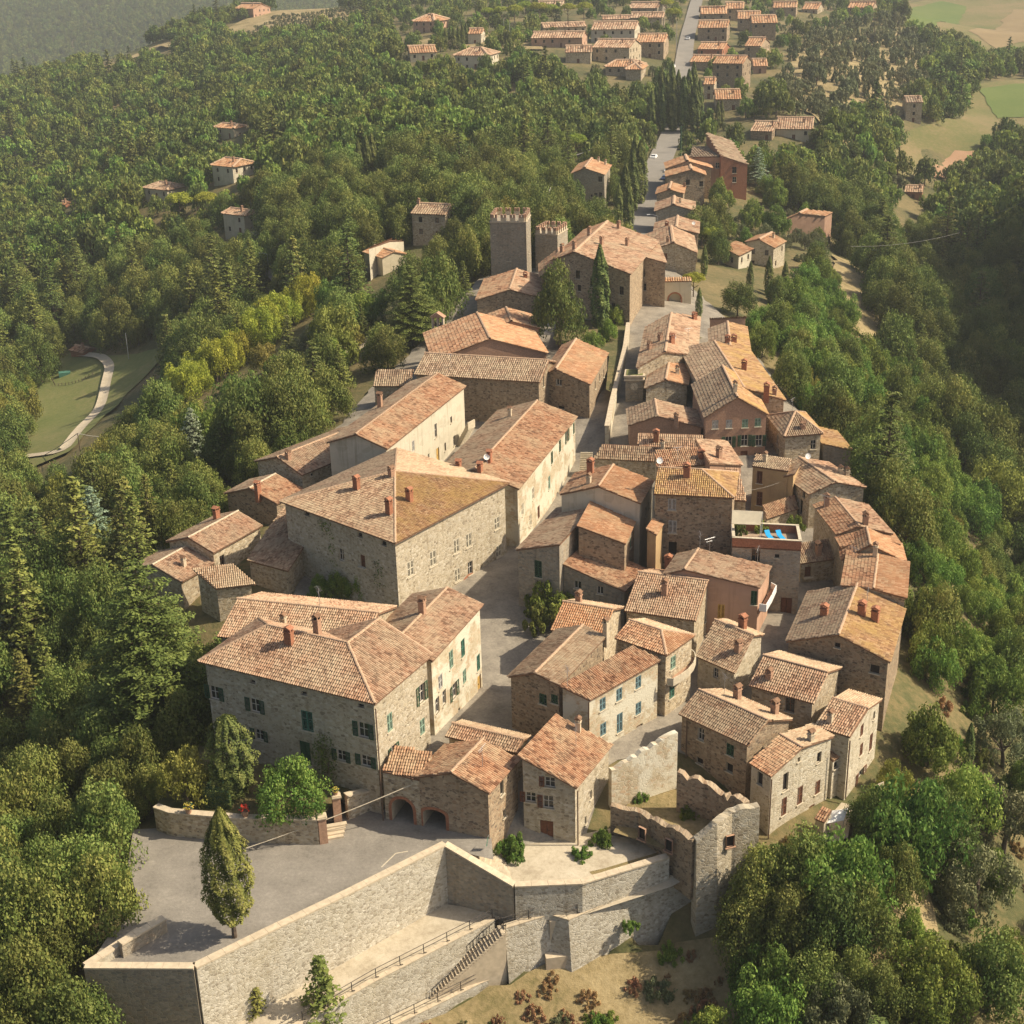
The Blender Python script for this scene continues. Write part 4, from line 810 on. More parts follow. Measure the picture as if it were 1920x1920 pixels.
def drape(name, poly, mat, lift=.06, step=3.0, kind='structure'):
    poly = [np.array(p[:2]) for p in poly]; out = []
    for i in range(len(poly)):               # densify and roughen the outline a little
        a, b = poly[i], poly[(i+1) % len(poly)]; k = max(1, int(np.linalg.norm(b-a)/step))
        for j in range(k): out.append(a+(b-a)*j/k+(rng.normal(0, step*.12, 2) if j else 0))
    P = np.array(out); lo = P.min(0); hi = P.max(0); g = np.array(np.meshgrid(np.arange(lo[0], hi[0], step), np.arange(lo[1], hi[1], step))).reshape(2, -1).T; g = g[inpoly(g[:, 0], g[:, 1], out)]
    n = len(P); r = delaunay_2d_cdt([Vector(p) for p in np.vstack([P, g])], [(i, (i+1) % n) for i in range(n)], [], 1, 1e-4); V = np.array([tuple(v) for v in r[0]]); Fs = [f for f in r[2]]
    z = hgt(V[:, 0], V[:, 1])+lift+.4*np.clip((V[:, 1]-100)/200, 0, 1)
    me = mkmesh(name, np.c_[V, z], Fs, [mat], smooth=True); b = bmesh.new(); b.from_mesh(me)
    for f in b.faces:
        if f.normal.z < 0: f.normal_flip()
    b.to_mesh(me); b.free(); tag(mobj(name, me), kind=kind)
def ribbon(name, pts, width, mat, lift=.12, kind='structure', n=60):
    pts = np.array([hit(*p)[:2] for p in pts]); s = np.r_[0, np.cumsum(np.linalg.norm(np.diff(pts, axis=0), axis=1))]; t = np.linspace(0, s[-1], n)
    c = np.c_[np.interp(t, s, pts[:, 0]), np.interp(t, s, pts[:, 1])]
    for _ in range(3): c[1:-1] = (c[:-2]+c[1:-1]*2+c[2:])/4
    d = np.gradient(c, axis=0); d /= np.linalg.norm(d, axis=1)[:, None]; nn = np.c_[-d[:, 1], d[:, 0]]; w = width if np.ndim(width) == 0 else np.interp(t, np.linspace(0, s[-1], len(width)), width)
    w = np.broadcast_to(w, (n,)); cols = [c+nn*(w*k)[:, None] for k in (-.5, -.2, .2, .5)]
    zc = hgt(c[:, 0], c[:, 1]); V = []
    for q in cols: V.append(np.c_[q, np.maximum(hgt(q[:, 0], q[:, 1]), zc)+lift+.25*np.clip((q[:, 1]-100)/200, 0, 1)*1.8])
    V = np.stack(V, 1).reshape(-1, 3); tag(mobj(name, mkmesh(name, V, grid_faces(n, 4), [mat], smooth=True)), kind=kind)
    return c
VILL = [at(*p)[:2] for p in [(940,1600,-2),(720,1440,1),(560,1150,2),(500,960,3),(700,720,5),(830,600,8),(900,520,9),(1260,490,8),(1330,560,8),(1420,660,7),(1600,830,4),(1660,1000,2),(1655,1200,1),(1590,1380,-1),(1500,1440,-2),(1420,1480,-2),(1260,1400,.5),(1130,1450,0),(1090,1580,-2.3)]]
drape('street', VILL, M['paving'], .05, 2.0)
road = ribbon('road', [(1196,470),(1206,440),(1222,400),(1230,350),(1238,300),(1255,265),(1266,240),(1272,200),(1278,150),(1284,100),(1292,60),(1302,20),(1315,-8)], [9,9,8,8,8,8,7,7,7,7,7,7,7], M['road'], .25)
ribbon('track', [(30,862),(120,850),(170,790),(200,720),(208,690),(190,672),(150,668)], 2.6, M['gravel'], .15)
ribbon('gravel_path', [(640,672),(665,655),(700,640)], 6, M['gravel'], .2)
ribbon('lane', [(478,440),(470,460),(520,520),(540,545)], 5, M['road'], .2)
def pxpoly(ps): return [hit(*p)[:2] for p in ps]
drape('meadow', pxpoly([(30,850),(60,760),(95,690),(130,665),(240,668),(320,650),(290,690),(240,740),(180,800),(130,850),(60,880)]), M['meadow'], .1, 4)
drape('field', pxpoly([(1660,290),(1700,255),(1800,225),(1830,160),(1920,150),(1960,150),(1960,260),(1840,270),(1820,330),(1700,335),(1670,320)]), M['field'], .12, 6)
drape('ploughed_field', pxpoly([(1735,312),(1790,285),(1835,285),(1845,320),(1800,336),(1740,334)]), M['plough'], .3, 5)
drape('field', pxpoly([(1680,60),(1700,10),(1760,-5),(1960,-10),(1960,130),(1830,122),(1820,90),(1740,85)]), M['field'], .2, 12)
drape('green_field', pxpoly([(1690,52),(1705,18),(1765,4),(1812,14),(1800,40),(1750,58)]), M['greenfield'], .45, 8)
drape('stubble_field', pxpoly([(1815,60),(1900,20),(1960,20),(1960,75),(1870,95)]), M['brownfield'], .45, 10)
drape('green_field', pxpoly([(1835,170),(1900,160),(1960,160),(1960,215),(1870,225)]), M['greenfield'], .4, 6)
drape('olive_field', pxpoly([(1460,180),(1480,120),(1560,70),(1680,60),(1740,110),(1735,160),(1700,215),(1640,235),(1540,235)]), M['drygrass'], .15, 6)
drape('terraced_field', pxpoly([(440,90),(420,60),(480,25),(620,10),(700,30),(650,60),(560,70)]), M['drygrass'], .2, 10)
drape('dry_slope', pxpoly([(1060,1800),(1150,1790),(1330,1760),(1420,1780),(1420,1900),(1300,1990),(560,1990),(800,1915),(1030,1805)]), M['drygrass'], .12, 2)
drape('bare_slope', pxpoly([(1560,480),(1620,500),(1650,600),(1640,650),(1600,620),(1570,560)]), M['drygrass'], .12, 3)
drape('dry_slope', pxpoly([(1560,1700),(1740,1670),(1760,1750),(1700,1850),(1620,1830)]), M['drygrass'], .12, 2)
drape('orchard_ground', pxpoly([(760,85),(860,60),(960,65),(1010,60),(1020,95),(900,95)]), M['drygrass'], .2, 8)
ribbon('field_edge', [(190,130),(250,110),(310,85),(330,90)], 12, M['drygrass'], .4)
# ------------------------------------------------------------------ piazza, ramps and retaining walls
def sheet(name, pts, mat, kind='structure'):
    o = mobj(name, mkmesh(name, [tuple(p) for p in pts], [list(range(len(pts)))], [mat])); b = bmesh.new(); b.from_mesh(o.data); bmesh.ops.triangulate(b, faces=b.faces[:]); bmesh.ops.recalc_face_normals(b, faces=b.faces[:])
    for f in b.faces:
        if f.normal.z < 0: f.normal_flip()
    b.to_mesh(o.data); b.free(); return tag(o, kind=kind)
def wallrun(name, label, top, bots, thick=.6, mat='wallret', cope='coping', capw=.75, cat='wall', capt=.16, jag=0.0, batter=0.0):
    """wall along 3D top points, down to heights bots; coping on top"""
    top = [np.array(p, float) for p in top]; org = np.array([top[0][0], top[0][1], min(bots)]); root = empty(name, org); tag(root, label, cat)
    if jag:
        t2 = []; b2 = []; wk = 0.0
        for i in range(len(top)-1):
            k = max(2, int(np.linalg.norm(top[i+1]-top[i])/.45))
            for j in range(k):
                f = j/k; wk = wk*.75+random.gauss(0, jag*.45); t2.append(top[i]*(1-f)+top[i+1]*f+np.array([0, 0, max(-1.6*jag, min(jag, wk))-(jag*1.2 if random.random() < .08 else 0)])); b2.append(bots[i]*(1-f)+bots[i+1]*f)
        t2.append(top[-1]); b2.append(bots[-1]); top, bots = t2, b2
    n = len(top); nor = []
    for i in range(n):
        d = unit((top[min(i+1, n-1)]-top[max(i-1, 0)])*[1, 1, 0]); nor.append(np.array([d[1], -d[0], 0]))
    s = np.r_[0, np.cumsum([np.linalg.norm((top[i+1]-top[i])[:2]) for i in range(n-1)])]
    V = []; Fs = []; UV = []
    for i in range(n):
        a = top[i]+nor[i]*thick/2; b = top[i]-nor[i]*thick/2
        V += [a-org, b-org, np.array([a[0], a[1], bots[i]])+nor[i]*batter-org, np.array([b[0], b[1], bots[i]])-org]
    def q(i, j, k, l, us): Fs.append((i, j, k, l)); UV.extend([(us[0], V[i][2]), (us[1], V[j][2]), (us[2], V[k][2]), (us[3], V[l][2])])
    for i in range(n-1):
        a, b = 4*i, 4*i+4; u0, u1 = s[i], s[i+1]
        q(a+2, b+2, b, a, (u0, u1, u1, u0)); q(b+3, a+3, a+1, b+1, (u1, u0, u0, u1)); q(a, b, b+1, a+1, (u0, u1, u1+.5, u0+.5))
    q(3, 2, 0, 1, (0, thick, thick, 0)); e = 4*(n-1); q(e+2, e+3, e+1, e, (0, thick, thick, 0))
    me = mkmesh('wall', V, Fs, [M[mat]]); l = me.uv_layers.new(name='UVMap'); l.data.foreach_set('uv', np.asarray(UV, np.float32).ravel()); mobj('wall', me, root)
    if cope:
        b = MB()
        for i in range(n-1):
            p0, p1 = top[i]-org, top[i+1]-org; L = np.linalg.norm(p1-p0); k = max(1, int(L/1.2)); d = (p1-p0)/L; w0, w1 = nor[i]*capw/2, nor[i+1]*capw/2
            for j in range(k):
                f0, f1 = j/k, (j+.985)/k; a, c = p0+(p1-p0)*f0, p0+(p1-p0)*f1; wa, wc = w0*(1-f0)+w1*f0, w0*(1-f1)+w1*f1; z = np.array([0, 0, capt])
                b.add([a-wa, a+wa, c+wc, c-wc, a-wa+z, a+wa+z, c+wc+z, c-wc+z], [(0, 3, 2, 1), (4, 5, 6, 7), (0, 1, 5, 4), (1, 2, 6, 5), (2, 3, 7, 6), (3, 0, 4, 7)])
        b.build('coping', M[cope], root)
    return root
pz = [at(*p, 0) for p in [(165,1812),(367,1812),(835,1590),(925,1612),(915,1500),(720,1500),(640,1500),(560,1540),(250,1555),(240,1620),(262,1700),(200,1760)]]
sheet('piazza', pz, M['asphalt'])
W1 = [at(160,1812,.7), at(365,1813,.7), at(640,1680,.75), at(834,1583,.8)]
wallrun('retaining_wall','long pale retaining wall holding up the piazza above the ramp',[at(365,1813,.7),at(500,1747,.7),at(640,1680,.75),at(834,1583,.8)],[-7.5]*4,.7)
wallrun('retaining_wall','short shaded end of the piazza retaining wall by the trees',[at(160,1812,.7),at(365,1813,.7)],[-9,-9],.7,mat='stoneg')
wallrun('retaining_wall','low parapet on the wooded side of the piazza with grey inner face',[at(262,1745,.8),at(160,1812,.7)][::1],[-6,-6],.6)
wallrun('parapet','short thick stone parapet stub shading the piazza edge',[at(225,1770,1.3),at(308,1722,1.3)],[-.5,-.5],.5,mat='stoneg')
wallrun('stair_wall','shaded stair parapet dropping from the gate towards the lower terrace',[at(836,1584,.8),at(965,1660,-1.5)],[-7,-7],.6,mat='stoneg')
wallrun('terrace_wall','angled parapet of the lower terrace in front of the gate houses',[at(965,1660,-1.5),at(1090,1655,-1.6),at(1252,1606,-1.6)],[-7,-7,-7],.6)
sheet('lower_terrace', [at(*p) for p in [(838,1592,-.3),(965,1664,-2.5),(1090,1658,-2.5),(1262,1606,-2.5),(1235,1560,-2.4),(1140,1520,-2.3),(1040,1540,-2.3),(930,1560,-2.2),(912,1560,-1.6)]], M['ramp'])
sheet('terrace_grass', [at(*p, -2.47) for p in [(1090,1620),(1130,1545),(1180,1545),(1240,1600),(1200,1618),(1110,1640)]], M['drygrass'])
b = MB()                              # broad steps beside the gatehouse
for i in range(12):
    f = i/11; p = at(850,1588,-.2)*(1-f)+at(948,1632,-2.35)*f; d = unit(at(948,1632,-2.3)-at(850,1588,-.2)); b.box(p+[0, 0, -.18], (.55, 1.9, .36), 0, math.atan2(d[1], d[0]))
tag(b.build('stone_steps', M['coping']), 'broad stone steps descending along the gatehouse corner', 'steps')
ra = [(300,1960,-7.2),(440,1908,-6.6),(640,1805,-6.0),(830,1694,-5.4),(965,1714,-5.2),(1090,1690,-4.8),(1255,1645,-4.0),(1300,1630,-3.6)]
rb_ = [(1300,1640,-3.6),(1260,1662,-4.0),(1068,1724,-5),(1030,1712,-5),(925,1724,-5.2),(700,1840,-5.9),(520,1945,-6.7),(420,1990,-7.2)]
sheet('ramp', [at(*p) for p in ra+rb_], M['ramp'])
wallrun('ramp_wall','pale stone wall below the railing of the upper ramp',[at(*p) for p in [(420,1990,-7.1),(520,1943,-6.6),(700,1838,-5.8),(925,1722,-5.1)]],[-12]*4,.5,cope='coping',capw=.55,capt=.1)
wallrun('rampart','tall weathered rampart under the ramp with a straight buttress joint',[at(*p) for p in [(944,1738,-5.15),(1030,1712,-4.9),(1064,1722,-4.9),(1180,1672,-4.4),(1262,1640,-3.9),(1300,1622,-3.5),(1352,1606,-3.4),(1408,1578,-3.2)]],[-12]*8,.6,batter=1.1,cope='coping',capw=.65,capt=.1)
sheet('lower_path', [at(*p) for p in [(1040,1786,-10),(900,1840,-10.1),(777,1900,-10.3),(600,1985,-10.6),(420,2060,-10.8),(380,2000,-10.5),(560,1960,-10.4),(760,1868,-10.2),(925,1800,-10),(1010,1765,-10)]], M['ramp'])
wallrun('path_wall','low kerb wall under the lower path railing',[at(*p) for p in [(600,1987,-10.5),(777,1902,-10.2),(900,1842,-10),(1040,1788,-9.9)]],[-13]*4,.35,cope='coping',capw=.4,capt=.08)
b = MB(); q = at(1048,1760,-8); b.box(q, (1.9, 1.6, 5.4), 0, .15); b.box(q+[-.2, -1.3, -1.8], (2.3, 1.2, 2.6), 0, .15)
o = b.build('buttress', M['coping']); tag(o, 'blocky stepped buttress at the end of the lower path', 'buttress')
b = MB(); q = at(1224,1700,-7); b.box(q, (.5, .5, 7), 0, .3, None); tag(b.build('buttress', M['coping']), 'slim vertical buttress on the tall rampart', 'buttress')
def railing(label, pts, hgt_=1.0, step=2.2, rails=(.55, 1.0), name='railing'):
    pts = [np.array(p, float) for p in pts]; root = empty(name, pts[0]); tag(root, label, 'railing'); o0 = pts[0]; s = np.r_[0, np.cumsum([np.linalg.norm(pts[i+1]-pts[i]) for i in range(len(pts)-1)])]
    P = np.array(pts); n = max(2, int(s[-1]/step)+1)
    pm = None
    for t in np.linspace(0, s[-1], n):
        p = np.array([np.interp(t, s, P[:, k]) for k in range(3)])-o0
        if pm is None:
            b = MB(); b.box((0, 0, hgt_/2), (.07, .07, hgt_)); b.box((.12, 0, .12), (.3, .06, .06)); pm = b.mesh('post', M['iron'])
        mobj('post', pm, root, p)
    for r in rails:
        b = MB(); b.tube([p-o0+[0, 0, r*hgt_] for p in pts], .03, 5); b.build('rail', M['iron'], root)
railing('iron railing along the outer edge of the upper ramp',[at(*p) for p in [(520,1941,-6.5),(700,1836,-5.7),(923,1722,-5.0)]])
railing('iron railing on top of the tall rampart',[at(*p) for p in [(944,1738,-5.0),(1029,1711,-4.8),(1063,1721,-4.8),(1180,1671,-4.3),(1262,1639,-3.8),(1298,1621,-3.4)]])
railing('iron railing along the lower path',[at(*p) for p in [(640,1966,-10.3),(777,1900,-10.1),(900,1840,-9.9),(1036,1787,-9.8)]])
# outdoor stair between ramp and lower path
st = empty('ramp_stair', at(803,1862,-10.2)); tag(st, 'narrow iron railed stair climbing from the lower path to the ramp', 'stair'); s0 = at(806,1864,-10.2); s1 = at(944,1742,-5.2); b = MB(); d = unit((s1-s0)*[1, 1, 0]); ang = math.atan2(d[1], d[0]); n = 26
sm = MB(); sm.box((0, 0, 0), (.5, 1.3, .16)); sm = sm.mesh('step', M['coping'])
for i in range(n): mobj('step', sm, st, s0+(s1-s0)*((i+.5)/n)-s0+(s0-np.array(st.location)), (0, 0, ang))
nn = np.array([-d[1], d[0], 0])*.62; o0 = np.array(st.location)
for k in (-1, 1):
    b = MB(); b.tube([s0+nn*k+[0, 0, 1]-o0, s1+nn*k+[0, 0, 1]-o0], .035, 5)
    for i in range(0, n+1, 2): p = s0+(s1-s0)*(i/n)+nn*k-o0; b.box(p+[0, 0, .5], (.05, .05, 1.0))
    b.build('handrail', M['iron'], st)
b = MB(); b.add([s0-nn*.9-o0, s0+nn*.9-o0, s1+nn*.9-o0, s1-nn*.9-o0, *[np.array([*(p-o0)[:2], -13-o0[2]]) for p in (s0-nn*.9, s0+nn*.9, s1+nn*.9, s1-nn*.9)]], [(0, 4, 7, 3), (1, 2, 6, 5), (0, 1, 5, 4), (3, 7, 6, 2)]); b.build('stair_flank', M['coping'], st)
# garden: soil, wall, gate pillars
sheet('garden_soil', [at(*p, 1.9) for p in [(300,1525),(596,1532),(640,1500),(712,1480),(700,1440),(380,1380),(330,1420),(290,1490)]], M['soil'])
wallrun('garden_wall','weathered garden wall with pale coping along the piazza',[at(292,1512,2.5),at(320,1522,2.5),at(450,1533,2.55),at(596,1536,2.6)],[-1]*4,.6,mat='stone')
wallrun('garden_wall','short garden wall between the gate pillars and the palazzo',[at(648,1492,2.6),at(700,1480,2.0)],[-1]*2,.5,mat='stone')
for lab, px, py in [('squat brick gate pillar joined to the garden wall', 607, 1578), ('tall brick gate pillar with flower pot on top', 634, 1545)]:
    p = at(px, py, 0); r = empty('gate_pillar', p, .25); tag(r, lab, 'pillar'); hh = 3.1 if px > 620 else 2.7
    b = MB(); b.box((0, 0, hh/2), (.75, .75, hh)); b.build('shaft', M['brickp'], r); b = MB(); b.box((0, 0, hh+.06), (.95, .95, .12)); b.box((0, 0, hh+.17), (.8, .8, .1)); b.build('cap', M['coping'], r)
b = MB()
for i in range(4): b.box(at(622,1572,0)+[.12*i, .42*i, .1+.16*i], (2.2-.1*i, .5, .2), 0, .25)
tag(b.build('stone_steps', M['coping']), 'four low steps rising between the brick gate pillars', 'steps')
# link wall with the second arch between palazzo and gatehouse
_g0 = at(719,1535,0); _g1 = at(926,1612,-2.2)
_p0 = onplane(716,1446,_g0,_g1); _p1 = onplane(786,1462,_g0,_g1); dd_ = unit((_p1-_p0)*[1,1,0]); nb = np.array([-dd_[1], dd_[0], 0]); nb = nb if nb[1] > 0 else -nb
house('gate_wall','link wall with tall round arch between the palazzo and the gatehouse',([_p0,_p1,_p1+nb*3.2+[0,0,.9],_p0+nb*3.2+[0,0,.9]],[[_p0,_p1,_p1+nb*3.2+[0,0,.9],_p0+nb*3.2+[0,0,.9]]]),-.6,'stone','warm',arches=[(755,1525,2.2,3.2,1.0)],cat='gate',over=.05)
# ruin
wallrun('ruin_wall','broken front wall of the roofless ruin with two empty windows',[at(1146,1506,1.0),at(1200,1520,.6),at(1260,1552,1.0),at(1303,1572,1.6)],[-5]*4,.7,mat='stoneb',cope=None,jag=.35)
wallrun('ruin_wall','high sunlit outer wall of the ruin with a single window',[at(1303,1572,1.6),at(1340,1545,2.8),at(1368,1518,3.4),at(1422,1508,3.6)],[-11]*4,.8,mat='stone2',cope=None,jag=.25,batter=.6)
wallrun('ruin_wall','inner broken cross wall of the ruin in brown stone',[at(1272,1448,3.0),at(1330,1462,3.0),at(1352,1480,2.6),at(1400,1504,3.4)],[-3]*4,.7,mat='stoneb',cope=None,jag=.4)
wallrun('ruin_wall','plastered back wall of the ruin below the blue shuttered house',[at(1144,1441,3.2),at(1200,1408,4.2),at(1268,1371,5.2)],[-3]*3,.6,mat='plasterp',cope=None,jag=.15)
sheet('ruin_floor', [at(*p, -1.2) for p in [(1150,1560),(1190,1480),(1270,1430),(1400,1520),(1340,1560),(1303,1610)]], M['drygrass'])
_b0 = at(1303,1572,1.6); _b1 = at(1422,1508,3.6)
def wall_window(parent_name, label, px, py, A, B, w, h, st, off=.42):
    p = onplane(px, py, A, B); d = unit((B-A)*[1, 1, 0]); n = np.array([d[1], -d[0], 0])
    if n@(p-CP) > 0: n = -n; d = -d
    o = opening(None, st, w, h, tuple(p+n*off-[0, 0, h/2]), math.atan2(d[1], d[0])); o.name = parent_name; tag(o, label, 'window'); return o
wall_window('ruin_window','brick framed window in the high outer wall of the ruin',1364,1571,at(1303,1572,1.6),at(1422,1508,3.6),.8,1.2,'r',.6)
for a in [(1208,1560),(1258,1582)]: wall_window('ruin_window','ragged empty window in the broken front wall of the ruin',a[0],a[1],at(1146,1506,1.0),at(1303,1572,1.6),.8,1.3,'r')['group'] = 'ragged windows of the ruin front'
# ------------------------------------------------------------------ towers
def uvbox(corners, zb, zt, mat, parent, org, name='wall'):
    V = []; Fs = []; UV = []; u = 0; n = len(corners)
    for i in range(n):
        a, b = corners[i], corners[(i+1) % n]; L = float(np.linalg.norm((b-a)[:2])); k = len(V)
        V += [(a[0]-org[0], a[1]-org[1], zb-org[2]), (b[0]-org[0], b[1]-org[1], zb-org[2]), (b[0]-org[0], b[1]-org[1], zt-org[2]), (a[0]-org[0], a[1]-org[1], zt-org[2])]; Fs.append((k, k+1, k+2, k+3)); UV += [(u, zb), (u+L, zb), (u+L, zt), (u, zt)]; u += L
    k = len(V); V += [(c[0]-org[0], c[1]-org[1], zt-org[2]) for c in corners]; Fs.append(tuple(range(k, k+n))); UV += [(c[0], c[1]) for c in corners]
    me = mkmesh(name, V, Fs, [M[mat]]); l = me.uv_layers.new(name='UVMap'); l.data.foreach_set('uv', np.asarray(UV, np.float32).ravel()); return mobj(name, me, parent)
def ccw(cs):
    A2 = sum(cs[i][0]*cs[(i+1) % len(cs)][1]-cs[(i+1) % len(cs)][0]*cs[i][1] for i in range(len(cs))); return cs if A2 > 0 else cs[::-1]
def battle_tower(label, LF, RF, LB, zt, zg, nm, wins=()):
    l, r, b = at(*LF, zt), at(*RF, zt), at(*LB, zt); w = np.linalg.norm(r-l); u = unit(r-l); n = np.array([-u[1], u[0], 0]); n = n if n[1] > 0 else -n; dep = max(w*.85, n@(b-l))
    cs = ccw([l, r, r+n*dep, l+n*dep]); cen = sum(cs)/4; org = np.array([cen[0], cen[1], zg]); root = empty('battlement_tower', org); tag(root, label, 'tower'); FOOT.append([c[:2] for c in cs])
    zw = zt-1.45; uvbox(cs, zg-4, zw, 'stoneg', root, org)
    mw = w/(2*nm-1); b_ = MB(); b_.box((0, 0, .36), (mw*1.05, .5, .72)); b_.box((-mw*.32, 0, 1.08), (mw*.42, .5, .72), 1); b_.box((mw*.32, 0, 1.08), (mw*.42, .5, .72), 1); mm = b_.mesh('merlon', [M['coping'], M['brickp']])
    for i in range(4):
        A, B = cs[i], cs[(i+1) % 4]; L = np.linalg.norm(B-A); d = (B-A)/L; nn = np.array([-d[1], d[0], 0]); k = max(2, int(round((L/mw+1)/2)))
        for j in range(k):
            p = A+d*(L*(j+.5)/k)+nn*.27; p[2] = zw; mobj('merlon', mm, root, p-org, (0, 0, math.atan2(d[1], d[0])))
    bb = MB()
    for i in range(4):
        A, B = cs[i]-org, cs[(i+1) % 4]-org; d = unit(B-A); m_ = (A+B)/2; bb.box((m_[0], m_[1], zw-org[2]-.12), (np.linalg.norm(B-A)+.16, .24, .2), 0, math.atan2(d[1], d[0]))
    bb.build('string_course', M['coping'], root)
    for px, py, ww, hh in wins:
        for i in range(4):
            A, B = cs[i], cs[(i+1) % 4]; d = unit(B-A); nr = np.array([d[1], -d[0], 0]); v = ray(px, py)
            if nr@v >= 0: continue
            p = onplane(px, py, A, B); uu = (p-A)@d
            if 0 < uu < np.linalg.norm(B-A): opening(root, 'h', ww, hh, tuple(p-org-[0, 0, hh/2]+nr*.02), math.atan2(d[1], d[0])); break
    return root, org
battle_tower('tall battlemented castle tower of grey stone', (918,402), (986,402), (935,389), 24.3, 9, 4, [(954,482,.8,1.8),(927,438,.4,.5),(990,440,.35,.6),(991,473,.35,.6)])
battle_tower('low battlemented turret behind the tall castle tower', (1003,425), (1045,427), (1010,413), 19.5, 8.5, 4)
# clock tower
cs = ccw([at(1171,704,11.6), at(1208,704,11.6), at(1208,692,11.6), at(1173,692,11.6)]); cs = [np.array(c) for c in cs]; cen = sum(cs)/4; org = np.array([cen[0], cen[1], 6.]); r = empty('clock_tower', org); tag(r, 'small square clock tower with flat mossy top', 'clock tower')
uvbox([cen+(c-cen)*.9 for c in cs], 3, 10.7, 'stoneg', r, org); FOOT.append([c[:2] for c in cs])
b = MB()
for k, (s_, z0, z1) in enumerate([(1.06, 10.7, 10.95), (.92, 10.95, 11.3), (1.06, 11.3, 11.55)]): b.prism([(cen+(c-cen)*s_)[:2]-org[:2] for c in cs], z0-6, z1-6)
b.build('cornice', M['coping'], r); b = MB(); b.prism([(cen+(c-cen)*.86)[:2]-org[:2] for c in cs], 5.55, 5.62); b.build('flat_top', M['meadow'], r)
fl = min(range(4), key=lambda i: (cs[i]+cs[(i+1) % 4])[1]); A, B = cen+(cs[fl]-cen)*.9, cen+(cs[(fl+1) % 4]-cen)*.9; d = unit((B-A)*[1, 1, 0]); nr = np.array([d[1], -d[0], 0]); p = (A+B)/2+nr*.04; p[2] = 9.7
b = MB(); V = [(.62*math.cos(a), 0, .62*math.sin(a)) for a in np.linspace(0, 2*math.pi, 24, endpoint=False)]; V2 = [(x, -.06, z) for x, _, z in V]; b.add(V+V2, [list(range(24, 48))]+[[i, (i+1) % 24, 24+(i+1) % 24, 24+i] for i in range(24)], 0)
for k in range(12): a = k*math.pi/6; b.box((.52*math.sin(a), -.07, .52*math.cos(a)), (.05, .02, .11), 1, R=np.array(Matrix.Rotation(a, 3, 'Y')))
cf = b.build('clock_face', [M['sill'], M['iron']], r, tuple(p-org), (0, 0, math.atan2(d[1], d[0])))
for ln, a in ((.32, math.radians(-30)), (.46, math.radians(160))): b = MB(); b.box((math.sin(a)*ln/2, -.09, math.cos(a)*ln/2), (.05, .02, ln), 0, R=np.array(Matrix.Rotation(a, 3, 'Y'))); b.build('hand', M['iron'], cf)
# bell gable by the church
p = at(824,664,7.5); r = empty('bell_gable', p, -.25); tag(r, 'slender bell gable with little tiled roof beside the church', 'bell gable')
b = MB(); b.box((0, 0, 1.8), (2.2, .9, 5.6)); b.build('base', M['brickp'], r)
for x in (-.95, 0, .95): b = MB(); b.box((x, 0, 5.7), (.32, .8, 2.4)); b.build('pillar', M['coping'], r)
b = MB(); V = [(-1.4, -.7, 6.9), (1.4, -.7, 6.9), (1.4, .7, 6.9), (-1.4, .7, 6.9), (0, -.7, 7.8), (0, .7, 7.8)]; b.add(V, [(0, 1, 2, 3), (0, 4, 1), (2, 5, 3), (1, 4, 5, 2), (3, 5, 4, 0)]); b.build('roof', M['brickp'], r)
for x in (-.47, .47):
    b = MB(); b.tube([(x, 0, 5.2), (x, 0, 5.35), (x, 0, 5.8), (x, 0, 5.95)], .3, 10, 0, .08); b.build('bell', M['pipe'], r)
house('gate_wall','plastered wall with arch and tiled coping below the castle block',shed((1243,528),(1297,527),(1297,521),13.2,13.2,13.6),8,'plaster','orange',arches=[(1265,566,2.4,3.4,1.0)],over=.05,cat='gate')
house('screen_wall','tiled screen wall closing the end of the golden row',shed((1331,602),(1398,599),(1398,595),12.6,12.6,13.2),7,'brickp','orange',over=.05,cat='wall')
# terrace house
R4 = house('terrace_house','stone house carrying a roof terrace with red parapet and sun loungers',shed((1373,1024),(1502,1031),(1496,1000),9.9,9.9,9.9),2.5,'stoneg',None,wins=[(1417,1041,1.0,1.7,'pb'),(1474,1137,1.3,2.3,'db'),(1457,1043,.5,.5,'h')],over=.02,roofs=[None])
root, org = R4[0], R4[1]; cs = ccw([at(1373,1024,9.9), at(1502,1031,9.9), at(1496,1000,9.9), at(1373,1024,9.9)+at(1496,1000,9.9)-at(1502,1031,9.9)])
b = MB(); c2 = MB()
for i in range(4):
    A, B = cs[i]-org, cs[(i+1) % 4]-org; d = unit(B-A); m_ = (A+B)/2; nn = np.array([-d[1], d[0], 0])*.13; L = np.linalg.norm(B-A); b.box(m_+nn+[0, 0, .45], (L-.27*(i % 2), .26, 1.25), 0, math.atan2(d[1], d[0])); c2.box(m_+nn+[0, 0, 1.11], (L+.1-.47*(i % 2), .36, .08), 0, math.atan2(d[1], d[0]))
b.build('parapet', M['brick'], root); c2.build('parapet_coping', M['sill'], root)
M['paving_t'] = plain('terrace_tiles', (.33, .24, .165), .9, .15, 2); b = MB(); cm = sum(cs)/4; b.prism([((cm+(c-cm)*.97)-org)[:2] for c in cs], 7.42, 7.47); b.build('terrace_floor', M['paving_t'], root)
M['blue'] = plain('blue_fabric', (.02, .32, .62), .7, .08, 3); M['cream'] = plain('awning_cloth', (.62, .54, .38), .9, .06, 2)
